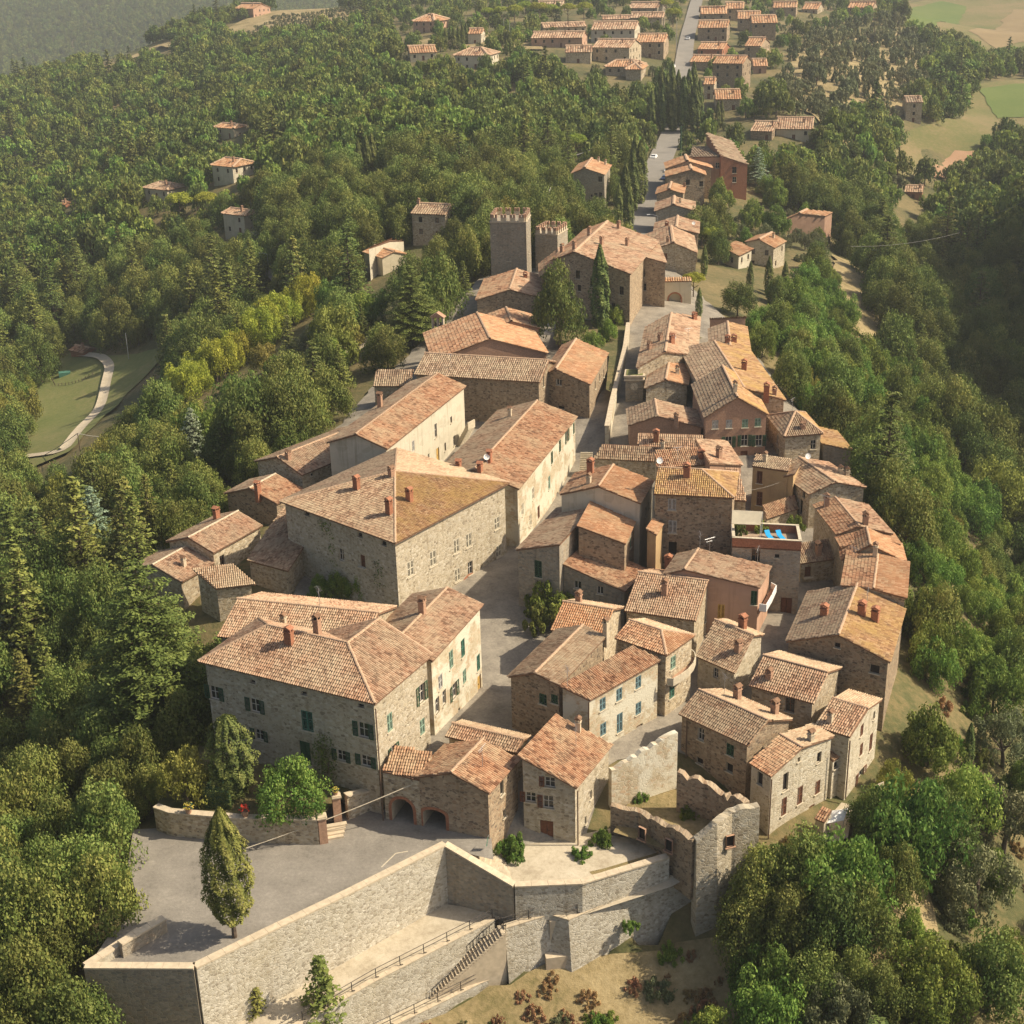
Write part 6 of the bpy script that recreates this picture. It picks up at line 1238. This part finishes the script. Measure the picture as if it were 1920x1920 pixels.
# single trees the photograph lets one point at
treepx('topiary0',440,1757,232,'tall clipped golden green cypress standing on the piazza',z=0)
treepx('cedar0',300,1400,335,'huge spreading green cedar beside the front palazzo',z=-3.5)
treepx('yew0',440,1492,150,'dark fluted yew in the garden against the palazzo wall',z=1.9)
treepx('robinia2',552,1522,100,'bright green fig tree behind the garden wall',z=1.9,sz=.85); treepx('yellowish0',352,1500,92,'pale golden rounded shrub tree at the garden corner',z=1.9,sz=.9)
treepx('conifer0',614,1980,175,'young conifer rising in front of the ramp wall',z=-11.5); treepx('conifer1',492,1985,125,'thin conifer top left of the young ramp conifer',z=-11.5); treepx('conifer0',406,1985,105,'small conifer top below the retaining wall',z=-11.5)
treepx('oak1',1050,650,165,'dense dark holm oak in front of the castle',z=8.3,sz=1.25); treepx('cypress0',1125,622,160,'tall slim dark cypress in the castle garden',z=8.3)
treepx('bluecedar0',190,1062,150,'silvery blue cedar in the left woods'); treepx('bluecedar0',15,1260,120,'silvery blue cedar at the far left of the woods'); treepx('conifer1',285,1010,120,'golden green conifer beside the silvery cedar'); treepx('conifer0',60,1370,150,'layered green conifer left of the great cedar'); treepx('conifer2',425,905,115,'dense green conifer beside the lower row houses'); treepx('bluecedar0',370,880,115,'pale blue cedar beside the dense green conifer'); treepx('conifer0',330,960,100,'short conifer behind the row houses'); treepx('conifer1',640,740,95,'bushy conifer left of the chapel annexe')
treepx('cedar0',775,650,150,'broad dark cedar left of the church',z=5.5); treepx('conifer2',680,640,70,'dark conifer by the gravel path'); treepx('oak2',770,560,90,'dark round tree below the tower',z=6.5); treepx('oak0',850,480,75,'bright leafy tree beside the brown farmhouse'); treepx('conifer1',870,560,70,'dense evergreen at the foot of the tower')
treepx('cypress1',1640,1710,95,'thin yellow green cypress in the right hand scrub'); treepx('cypress0',1812,1440,85,'slim cypress in the right hand gardens'); treepx('bluecedar0',1420,350,72,'grey green cedar beside the brick red block'); treepx('conifer2',1450,345,50,'dark conifer below the pale concrete pole')
for i, (px, py, h, k) in enumerate([(1425,1730,150,'oak0'),(1495,1705,155,'oak1'),(1575,1725,150,'robinia1'),(1398,1805,130,'oak3'),(1465,1815,150,'oak2'),(1548,1812,160,'oak1'),(1612,1790,135,'oak0'),(1440,1885,115,'robinia2'),(1520,1895,120,'oak3'),(1600,1885,110,'oak2'),(1490,1770,120,'oak3'),(1700,1640,170,'robinia1'),(1640,1590,110,'oak3'),(1760,1640,160,'oak2'),(1672,1500,75,'yellowish1'),(1740,1440,120,'robinia0'),(1800,1560,130,'robinia2'),(1880,1600,130,'olive0'),(1820,1720,140,'olive1'),(1330,1985,95,'robinia0'),(1440,1960,120,'robinia1'),(1850,1900,160,'oak1'),(1640,1930,120,'oak2'),(1740,1900,130,'robinia2'),(1560,1960,110,'olive0'),(1880,1440,110,'olive1'),(1860,1340,110,'robinia1')]):
    treepx(k, px, py, h, {'oak':'big dark leafy tree on the slope below the ruin and pale houses','robinia':'bright green leafy tree on the slope below the pale houses','yellowish':'yellowing tree below the garden stair','olive':'grey green olive on the right hand slope'}[kind_of(k)], {'oak':'dark trees below the ruin','robinia':'bright trees below the pale houses','yellowish':None,'olive':'olives on the right hand slope'}[kind_of(k)])
for px, py, h in [(1186,400,115),(1200,385,120),(1172,412,105),(1190,350,95),(1178,440,95),(1160,425,80),(1205,340,80)]: treepx('cypress%d' % (px % 2), px, py, h, 'leafy cypress in the clump left of the road', 'cypresses left of the road')
for i in range(14): treepx('cypress%d' % (i % 2), 1222+i*6.6+(i % 3)*2, 250-(i % 3)*12, random.uniform(78, 108), 'tall cypress in the cypress walk beside the road', 'cypress walk by the road')
for i in range(17): treepx('pineb%d' % (i % 2), 338+i*16.2+random.uniform(-5, 5), 762-i*11.6+random.uniform(-6, 6), random.uniform(66, 88), 'bright green pine in the dense row beside the lane', 'row of bright pines')
for px, py in [(915,45),(940,44),(965,46),(985,42),(1010,44),(1035,40),(1065,42),(1095,40),(1250,30),(1262,50),(1330,470),(1300,560),(340,420),(390,410),(1080,300)]: treepx('pine%d' % (px % 2), px, py, random.uniform(30, 42)*(1.5 if py > 250 else 1), 'round umbrella pine among the houses', 'umbrella pines among the houses')
for px, py, h in [(845,95,45),(852,95,45),(836,95,42),(860,90,40),(875,85,40),(868,88,42),(690,330,75),(675,335,72),(700,320,70),(950,105,30),(958,105,28),(1345,245,55),(1352,240,50),(1320,520,60),(1405,560,70),(1440,555,75),(1470,560,70),(1310,600,60),(210,200,30),(217,200,32),(225,198,30)]: treepx('cypress%d' % (px % 2), px, py, h, 'dark upright cypress standing among houses and woods', 'scattered cypresses')
# hedge in the garden
hv = at(411,1512,1.9); r = empty('hedge', hv, -.1); tag(r, 'neatly clipped square hedge behind the garden wall', 'hedge'); n = 5200; P = rng.uniform(-.5, .5, (n, 3)); ax = rng.integers(0, 3, n); sg = np.where(rng.random(n) < .5, -.5, .5); P[np.arange(n), ax] = sg; Nn = np.zeros((n, 3)); Nn[np.arange(n), ax] = sg*2
V, Fq = leaves(P*[2.5, 4.2, 2.0]+[0, 1.6, 1.0], Nn, .16, 1, .5); mobj('foliage', mkmesh('foliage', V, Fq, [LM['cypress']], None, None, False, np.clip(rng.normal(.6, .2, n), 0, 1)), r); b = MB(); b.box((0, 1.6, .95), (2.4, 4.1, 1.85)); b.build('core', M['wood_green'], r)
# climbers on walls: leaf patches standing off the wall
def climber(label, A, B, pts, n, lm='oak', off=.25):
    A, B = np.array(A), np.array(B); d = unit((B-A)*[1, 1, 0]); nr = np.array([d[1], -d[0], 0]); nr = nr if nr@(CP-A) > 0 else -nr; C = [onplane(px, py, A, B)+nr*.3 for px, py, _ in pts]; o0 = C[0].copy(); o0[2] = min(c[2] for c in C); r = empty('climbing_plant', o0); tag(r, label, 'climber')
    V, Fq, Aa = clumps(np.array(C)-o0, np.array([q[2] for q in pts]), n, .24, 1, .2); mobj('foliage', mkmesh('foliage', V, Fq, [LM[lm]], None, None, False, Aa), r); b = MB(); b.tube([c-o0 for c in C], .05, 4); b.build('stem', M['bark'], r)
climber('dark climber over the garden door of the front palazzo', _L, _F, [(603,1500,.8),(606,1470,.9),(607,1440,1.0),(606,1415,1.1),(610,1392,1.1),(600,1400,.9),(620,1420,1.0),(618,1450,.9)], 110)
_y = [at(524,940,11.6), at(741,1019,11.6)]
climber('ivy column hanging on the left wall of the yellow palazzo', *_y, [(636,1075,1.0),(634,1050,.9),(632,1025,.9),(630,1005,.9),(622,985,1.1),(612,978,.9)], 120); climber('ivy patch at the corner of the yellow palazzo', *_y, [(722,1085,1.2),(720,1065,1.1),(717,1052,.8)], 120)
for i, (px, py, s_) in enumerate([(600,1120,1.0),(640,1118,1.15),(680,1122,1.2),(720,1118,1.1),(755,1112,1.0),(660,1095,1.2),(700,1100,1.1)]): p = at(px, py, 2.2); plant('robinia%d' % (i % 3), p[0], p[1], 2.0, .5*s_, 'low garden tree below the yellow palazzo', 'garden trees below the yellow palazzo')
for px, py, z, k, s_, lab in [(958,1602,-2.3,'bush1',1.0,'leafy shrub in the corner of the lower terrace'),(1090,1606,-2.4,'bush1',.6,'small shrub at the foot of the buttressed house'),(1128,1580,-2.4,'bush1',.7,'climbing shrub by the buttress'),(1038,1152,2.2,'bush1',2.1,'street vine beside the orange ribbed house'),(1016,1172,2.2,'bush0',1.5,'dark shrub under the street vine'),(1200,1500,-1.2,'bush1',.5,'weeds growing in the ruin'),(1290,1530,-1.2,'bush1',.6,'yellow green weeds inside the ruin'),(1182,1740,-7,'bush1',.5,'tuft of weeds growing on the rampart'),(1095,700,9,'robinia1',.6,'wild shrubs on the castle garden wall'),(1140,640,9,'robinia0',.7,'bright shrub on the castle garden terrace'),(1110,660,9,'robinia2',.6,'leafy shrub above the terracotta house'),(1155,610,9,'robinia1',.6,'wild shrub beside the castle block'),(1430,995,10,'bush1',.7,'potted shrub on the roof terrace'),(1488,990,10,'bush1',.8,'leafy shrub at the corner of the roof terrace'),(1385,1000,10,'bush0',.7,'dark shrub under the cream awning')]:
    p = at(px, py, z); plant(k, p[0], p[1], z-.2, s_, lab)
# ------------------------------------------------------------------ woods by region
NONE = [[(1650,300),(1700,250),(1800,222),(1828,160),(1920,148),(2100,148),(2100,255),(1850,265),(1828,330),(1700,340)],[(1690,60),(1700,8),(1760,-60),(2100,-60),(2100,125),(1835,118),(1815,85),(1745,80)],
        [(30,850),(60,760),(95,690),(125,650),(240,660),(320,645),(290,690),(240,740),(180,800),(130,850),(60,880)],[(440,90),(420,60),(480,25),(620,10),(700,30),(650,60),(560,70)],
        [(560,1990),(800,1905),(1040,1800),(1330,1755),(1420,1790),(1400,1900),(1300,1999)],[(1660,420),(1700,370),(1750,380),(1710,410),(1680,430)],[(630,685),(660,655),(700,635),(705,655),(660,690)],[(1560,480),(1620,500),(1650,600),(1640,650),(1600,620),(1570,560)],
        [(170,100),(330,75),(345,95),(190,140)],[(1090,1480),(1300,1440),(1425,1490),(1400,1600),(1320,1690),(1090,1660)],[(330,1840),(420,1800),(960,1640),(1320,1600),(1390,1760),(1440,1800),(1440,2300),(300,2300)]]
OLIVE = [(1440,190),(1470,110),(1560,60),(1680,40),(1740,110),(1735,160),(1700,215),(1640,240),(1520,240)]
SLOPE = [(1390,610),(1480,560),(1560,520),(1640,640),(1700,740),(1790,900),(1930,1050),(1930,1290),(1730,1330),(1690,1180),(1710,1080),(1690,1000),(1600,830),(1490,760),(1420,660)]
NEWV = [(730,-20),(1680,-20),(1480,110),(1440,190),(1420,330),(1210,470),(1180,420),(1230,190),(1140,150),(900,140),(740,130)]
FRONTR = [(1380,1560),(1640,1480),(1730,1320),(2100,1260),(2100,2100),(1250,2100),(1350,1780)]
OLIVE2 = [(1300,430),(1330,360),(1420,370),(1560,430),(1620,470),(1560,480),(1480,520),(1400,500)]
PALE = [(560,560),(700,560),(760,640),(690,700),(560,760),(430,830),(330,830),(380,720)]
def jgrid(x0, x1, y0, y1, s):
    x, y = np.meshgrid(np.arange(x0, x1, s), np.arange(y0, y1, s)); x = x+rng.uniform(-.42, .42, x.shape)*s; y = y+rng.uniform(-.42, .42, y.shape)*s; return np.c_[x.ravel(), y.ravel()]
CAND = np.vstack([jgrid(-120, 110, 62, 200, 4.3), jgrid(-200, 250, 200, 420, 5.6), jgrid(-330, 300, 420, 620, 7.2), jgrid(-480, 460, 620, 1080, 9.0)])
cz_ = hgt(CAND[:, 0], CAND[:, 1]); PX, PY, DK = prja(np.c_[CAND, cz_]); keep = (PX > -260) & (PX < np.where(CAND[:, 1] < 460, 2560, 2180)) & (PY < 2250) & (PY > -60)
for poly in NONE: keep &= ~inpoly(PX, PY, poly)
keep &= ~inpoly(CAND[:, 0], CAND[:, 1], VILL); keep &= ~inpoly(CAND[:, 0], CAND[:, 1], PIAZZA); keep &= ~inpoly(CAND[:, 0], CAND[:, 1], LOW)
RUIN = [at(*p)[:2] for p in [(1140,1440,2),(1268,1371,4),(1430,1500,2),(1420,1560,-2),(1303,1640,-3),(1140,1560,-3)]]; keep &= ~inpoly(CAND[:, 0], CAND[:, 1], RUIN)
GARD = [at(*p, 1.9)[:2] for p in [(285,1530),(600,1540),(720,1500),(700,1430),(380,1370),(320,1420)]]; keep &= ~inpoly(CAND[:, 0], CAND[:, 1], GARD)
for fpt in FOOT:
    q = np.array(fpt); c = q.mean(0); q = c+(q-c)*(1+2.2/np.maximum(np.linalg.norm(q-c, axis=1), .5))[:, None]; keep &= ~inpoly(CAND[:, 0], CAND[:, 1], q)
rd = np.min(np.linalg.norm(CAND[:, None, :]-road[None], axis=2), axis=1); keep &= rd > 7
CAND = CAND[keep]; cz_ = cz_[keep]; PX = PX[keep]; PY = PY[keep]; DK = DK[keep]
fog = np.sin(CAND[:, 0]*.045+1.3)*np.cos(CAND[:, 1]*.038)+rng.normal(0, .35, len(CAND)); sel = []
ino, ins_, inn, inf, ino2, inp = (inpoly(PX, PY, q) for q in (OLIVE, SLOPE, NEWV, FRONTR, OLIVE2, PALE)); rnd = rng.random(len(CAND))
# clear sight lines: no tall tree standing right in front of a house wall
for i in range(len(CAND)):
    u = rnd[i]; Y = CAND[i, 1]; farr = Y > 430; sc = random.uniform(.65, 1.3)*(1.0 if Y < 200 else 1.22)
    if ino[i]:
        if u > .72: continue
        k = 'farolive0'; sc *= 1.35
    elif ino2[i]:
        if u > .6: continue
        k = random.choice(['olive0', 'olive1', 'bush2', 'robinia0']); sc *= .85
    elif inn[i]:
        if u > .5: continue
        k = random.choice(['faroak0', 'farpale0', 'farolive0', 'faroak2']); sc *= .75
    elif ins_[i]: k = random.choice(['robinia0', 'robinia1', 'robinia2', 'robinia1', 'oak0', 'yellowish1' if u < .12 else 'robinia2']); sc *= .8
    elif inf[i]:
        k = random.choice(['bush0', 'bush1', 'bush2', 'dry0', 'dry1', 'robinia0', 'olive0', 'oak0', 'bush1']); sc *= .85
    elif inp[i]: k = random.choice(['robinia0', 'robinia1', 'yellowish0', 'oak1', 'conifer0', 'conifer2', 'olive1'] if fog[i] > -.2 else ['conifer0', 'conifer1', 'oak2', 'oak3'])
    elif farr: k = random.choice(['faroak0', 'faroak1', 'faroak2', 'farpale0', 'farpale1'] + (['farconifer0'] if fog[i] < -.5 else []) + (['farolive0'] if fog[i] > .9 else []))
    else:
        k = random.choice(['oak0', 'oak1', 'oak2', 'oak3', 'oak1'] + (['conifer2', 'conifer0'] if fog[i] < -.55 else []) + (['robinia1', 'yellowish%d' % (i % 3)] if fog[i] > .85 else []))
    if PX[i] < 360 and PY[i] > 1430 and k.startswith('oak'): sc *= .85
    sel.append((k, i, sc))
VIS = []
for rt, og, fc in HS:
    P = np.array([p for f in fc for p in f]); X, Y2, K2 = prja(P); zb_ = og[2]; lowp = prja(np.array([[og[0], og[1]-3, zb_+.35*(P[:, 2].min()-zb_)]])); x0, x1, y0, y1 = X.min(), X.max(), Y2.min(), max(Y2.max(), min(lowp[1][0], Y2.max()+60))
    for fx in (.12, .5, .88):
        for fy in (.1, .45, .8): VIS.append((x0+(x1-x0)*fx, y0+(y1-y0)*fy, K2.mean()))
for px, py in [(60,830),(90,780),(120,740),(150,700),(180,690),(210,690),(250,690),(200,730),(170,760),(130,800),(280,680),(1240,300),(1232,340),(1222,400),(1210,440),(1258,262),(1272,200),(1720,300),(1780,290),(1820,280),(1850,240),(1880,200),(1900,180),(1760,330),(1720,320),(1850,90),(1780,40),(1750,80),(1900,60),(665,655),(650,672),(690,640),(1600,500),(1620,560),(1630,610),(520,500),(500,510),(250,110),(300,92),(210,125),(1690,400),(1710,385),(1000,1850),(1200,1800),(1100,1820),(900,1900),(700,1840),(500,1900),(300,1830),(1200,1740),(1300,1700),(1360,1600),(300,1600),(320,1680),(280,1720)]:
    q = hit(px, py); VIS.append((px, py, (q-CP)@fw))
CLR = [(30,850),(60,760),(95,690),(125,655),(240,664),(315,648),(285,690),(240,740),(180,800),(130,850),(60,875)]
for px in range(30, 320, 22):
    for py in range(655, 880, 18):
        if inpoly(np.array([px]), np.array([py]), CLR)[0]: q = hit(px, py); VIS.append((px, py, (q-CP)@fw))
VIS += MANV
VIS = np.array(VIS); tx = np.array([CAND[i][0] for _, i, _ in sel]); ty = np.array([CAND[i][1] for _, i, _ in sel]); tz = np.array([cz_[i] for _, i, _ in sel]); ts = np.array([q[2] for q in sel]); hh_ = np.array([PROTO[q[0]][2][0][:, 2].max() for q in sel]); rr_ = np.array([np.percentile(np.hypot(PROTO[q[0]][2][0][:, 0], PROTO[q[0]][2][0][:, 1]), 95) for q in sel])
bad = np.zeros(len(sel), bool)
for fz in (.35, .62, .88):
    X, Y2, K2 = prja(np.c_[tx, ty, tz+hh_*ts*fz])
    for vx, vy, vk in VIS: bad |= (K2 < vk-1.5) & ((X-vx)**2+(Y2-vy)**2 < (rr_*ts*.62*F/K2)**2)
sel = [q for q, b_ in zip(sel, bad) if not b_]; print('dropped', bad.sum())
BANK = [hit(*q)[:2] for q in [(1050,1812),(1160,1800),(1330,1772),(1400,1800),(1420,1900),(1300,1990),(640,1990),(800,1935),(1000,1842)]]
bc = jgrid(-20, 30, 70, 105, 1.15); bc = bc[inpoly(bc[:, 0], bc[:, 1], BANK)]; bz = hgt(bc[:, 0], bc[:, 1]); nb0 = len(CAND); CAND = np.vstack([CAND, bc]); cz_ = np.r_[cz_, bz]; q_ = prja(np.c_[bc, bz]); PX = np.r_[PX, q_[0]]; PY = np.r_[PY, q_[1]]; DK = np.r_[DK, q_[2]]
for i in range(nb0, len(CAND)):
    if random.random() < .42: sel.append((random.choice(['dry0', 'dry1', 'bush1', 'bush2', 'dry0', 'dry1', 'dry1']), i, random.uniform(.35, .9)))
for r_ in range(5):
    for t_ in np.linspace(0, 1, 22):
        q = hit(450+r_*16+t_*190, 78-r_*12-t_*22+r_*2)
        CAND = np.vstack([CAND, q[None, :2]]); cz_ = np.r_[cz_, q[2]]; w_ = prja(q[None]); PX = np.r_[PX, w_[0]]; PY = np.r_[PY, w_[1]]; DK = np.r_[DK, w_[2]]; sel.append(('farolive0', len(CAND)-1, random.uniform(.6, 1.0)))
# the 300 largest of each kind are trees of their own, the rest one wood
LABB = dict(oak='dark green broadleaf tree in the woods', robinia='bright green robinia on the slope', yellowish='yellowing tree among greener trees', bush='low green bush', dry='brown dry bush', olive='grey green olive tree', conifer='dark conifer among broadleaf trees', faroak='small distant broadleaf tree', farpale='small distant bright green tree', farolive='small round olive tree', farconifer='small distant dark conifer')
NW = dict(oak=3, robinia=3, yellowish=4, bush=3, dry=5, olive=3, conifer=4, faroak=3, farpale=3, farolive=2, farconifer=3)
NEARLAB = dict(oak=('dark green broadleaf tree in the woods around the village', 'broadleaf woodland trees'), robinia=('bright green robinia on the slopes around the village', 'robinias on the slopes'), yellowish=('yellowing tree among the green woods', 'yellowing woodland trees'), bush=('low green bush on the slopes', 'bushes on the slopes'), dry=('brown dry bush on the right hand slope', 'dry bushes on the slope'), olive=('grey green olive tree on the slopes', 'olive trees on the slopes'), conifer=('dark conifer among the broadleaf woods', 'conifers in the woods'), faroak=('distant broadleaf tree in the far woods', 'distant broadleaf trees'), farpale=('distant bright green tree in the far woods', 'distant bright trees'), farolive=('small distant olive tree in rows', 'distant olive trees'), farconifer=('distant dark conifer in the far woods', 'distant conifers'))
LAND = [(og[0], og[1], t_) for t_ in ('front palazzo', 'ruin', 'church', 'castle tower', 'golden row', 'eastern edge houses', 'road houses', 'brown farmhouse', 'tall stone villa', 'umbrella pine row', 'clearing', 'white house in the woods', 'balcony villa in the woods', 'new village', 'cypress walk', 'field barn', 'ploughed field', 'olive grove', 'row houses', 'hidden orange villa', 'terraced fields', 'low right hand slope', 'ravine') for og in [hit(*dict(zip(('front palazzo', 'ruin', 'church', 'castle tower', 'golden row', 'eastern edge houses', 'road houses', 'brown farmhouse', 'tall stone villa', 'umbrella pine row', 'clearing', 'white house in the woods', 'balcony villa in the woods', 'new village', 'cypress walk', 'field barn', 'ploughed field', 'olive grove', 'row houses', 'hidden orange villa', 'terraced fields', 'low right hand slope', 'ravine'), ((380,1400), (1360,1650), (760,720), (900,530), (1450,720), (1720,1080), (1330,400), (800,420), (1080,400), (480,660), (180,700), (430,340), (450,430), (1100,130), (1250,250), (1720,230), (1790,320), (1600,150), (430,960), (430,260), (560,50), (1750,1600), (1880,800))))[t_])]]
def near_name(x, y): return min(LAND, key=lambda q: (q[0]-x)**2+(q[1]-y)**2)[2]
by = {}
for k, i, sc in sel: by.setdefault(kind_of(k), []).append((k, i, sc))
wood = {}
LIM = dict(oak=300, robinia=300, yellowish=80, bush=200, dry=200, olive=80, conifer=120, faroak=80, farpale=60, farolive=120, farconifer=20)
for kd, lst in by.items():
    lst.sort(key=lambda q: (0 if (0 <= PX[q[1]] <= 1920 and 0 <= PY[q[1]] <= 1960) else 1, DK[q[1]])); n = 0
    lab, grp = NEARLAB[kd]
    for k, i, sc in lst:
        x, y = CAND[i]
        if n < LIM.get(kd, 300) and 0 <= PX[i] <= 1920 and -40 <= PY[i] <= 2000: nm = near_name(x, y); plant(k, x, y, cz_[i]-.3, sc, LABB[kd]+' near the '+nm, grp+' near the '+nm, parts=(y < 170)); n += 1
        else: wood.setdefault(k, []).append((x, y, cz_[i]-.3, sc))
# far hill: a ridge beyond the valley, covered by one mass of trees
hx, hy = np.meshgrid(np.linspace(-2600, 900, 71), np.linspace(1250, 3600, 60), indexing='ij'); hz = -110+(hy-1300)*.125+40*np.sin(hx*.004+1)+18*np.sin(hx*.011+hy*.006)-np.clip(hx+150, 0, 900)*.16
tag(mobj('hill', mkmesh('hill', np.c_[hx.ravel(), hy.ravel(), hz.ravel()], grid_faces(71, 60), [M['soil']], smooth=True)), kind='structure')
def hillz(x, y): return -110+(y-1300)*.125+40*np.sin(x*.004+1)+18*np.sin(x*.011+y*.006)-np.clip(x+150, 0, 900)*.16
hc = jgrid(-1300, 60, 1270, 2700, 8.5); hzz = hillz(hc[:, 0], hc[:, 1]); qx, qy, qk = prja(np.c_[hc, hzz]); kk = (qx > -150) & (qx < 900) & (qy > -80) & (qy < 260); hc = hc[kk]; hzz = hzz[kk]
for (x, y), z in zip(hc, hzz): wood.setdefault(random.choice(['faroak0', 'faroak1', 'faroak2', 'faroak0', 'farconifer0']), []).append((x, y, z-.5, random.uniform(.8, 1.3)))
def gn_scatter(name, label, key, pts):
    src = None
    for o in bpy.data.objects:
        if o.type == 'MESH' and o.data == SINGLE.get(key) and o.parent is None: src = o; break
    if src is None: x, y, z, s_ = pts.pop(0); src = plant(key, x, y, z, s_, *NEARLAB[kind_of(key)], parts=False)
    P = np.array(pts)
    if len(P) == 0: return
    me = bpy.data.meshes.new(name); me.vertices.add(len(P)); me.vertices.foreach_set('co', P[:, :3].astype(np.float32).ravel()); a = me.attributes.new('sc', 'FLOAT', 'POINT'); a.data.foreach_set('value', P[:, 3].astype(np.float32)); a = me.attributes.new('rt', 'FLOAT_VECTOR', 'POINT'); a.data.foreach_set('vector', np.c_[np.zeros((len(P), 2)), rng.uniform(0, 6.28, len(P))].astype(np.float32).ravel())
    o = mobj(name, me); tag(o, label, 'woodland', None, 'stuff'); g = bpy.data.node_groups.new('scatter', 'GeometryNodeTree'); g.interface.new_socket('Geometry', in_out='INPUT', socket_type='NodeSocketGeometry'); g.interface.new_socket('Geometry', in_out='OUTPUT', socket_type='NodeSocketGeometry')
    gi = g.nodes.new('NodeGroupInput'); go = g.nodes.new('NodeGroupOutput'); ip = g.nodes.new('GeometryNodeInstanceOnPoints'); oi = g.nodes.new('GeometryNodeObjectInfo'); oi.inputs['Object'].default_value = src; oi.inputs['As Instance'].default_value = True; oi.transform_space = 'ORIGINAL'
    n1 = g.nodes.new('GeometryNodeInputNamedAttribute'); n1.data_type = 'FLOAT'; n1.inputs['Name'].default_value = 'sc'; n2 = g.nodes.new('GeometryNodeInputNamedAttribute'); n2.data_type = 'FLOAT_VECTOR'; n2.inputs['Name'].default_value = 'rt'; er = g.nodes.new('FunctionNodeEulerToRotation')
    L = g.links.new; L(gi.outputs[0], ip.inputs['Points']); L(oi.outputs['Geometry'], ip.inputs['Instance']); L(n1.outputs['Attribute'], ip.inputs['Scale']); L(n2.outputs['Attribute'], er.inputs[0]); L(er.outputs[0], ip.inputs['Rotation']); L(ip.outputs[0], go.inputs[0])
    o.modifiers.new('scatter', 'NODES').node_group = g
WL = dict(oak='dense broadleaf woodland around the village slopes', robinia='bright green woodland on the slopes', yellowish='yellowing trees in the deep woodland', bush='scrub covering the slopes', dry='dry scrub on the slopes', olive='olives scattered in the deep scrub', conifer='conifers in the deep woodland', faroak='distant wooded hillside beyond the village', farpale='distant paler woodland', farolive='distant olive groves', farconifer='distant conifer woodland')
for k, pts in wood.items(): gn_scatter('woodland', WL[kind_of(k)]+[' of round crowns', ' of broad crowns', ' of tall crowns', ' of dark crowns'][int(k[-1]) % 4], k, pts)
print('trees', {k: len(v) for k, v in by.items()}, 'wood', sum(len(v) for v in wood.values()))
# ------------------------------------------------------------------ air
hm = bpy.data.materials.new('haze'); hm.use_nodes = True; t = hm.node_tree; t.nodes.clear(); o = t.nodes.new('ShaderNodeOutputMaterial'); v = t.nodes.new('ShaderNodeVolumePrincipled'); v.inputs['Color'].default_value = (.90, .94, .93, 1); v.inputs['Density'].default_value = .00015; v.inputs['Anisotropy'].default_value = .2; t.links.new(v.outputs[0], o.inputs['Volume'])
b = MB(); b.box((-200, 1750, 110), (6000, 3900, 560)); hz_ = b.build('haze', hm); tag(hz_, 'thin warm haze over the hills', 'haze', None, 'stuff')
# ------------------------------------------------------------------ render settings
S.render.engine = 'CYCLES'
S.cycles.max_bounces = 6; S.cycles.diffuse_bounces = 3; S.cycles.transparent_max_bounces = 4
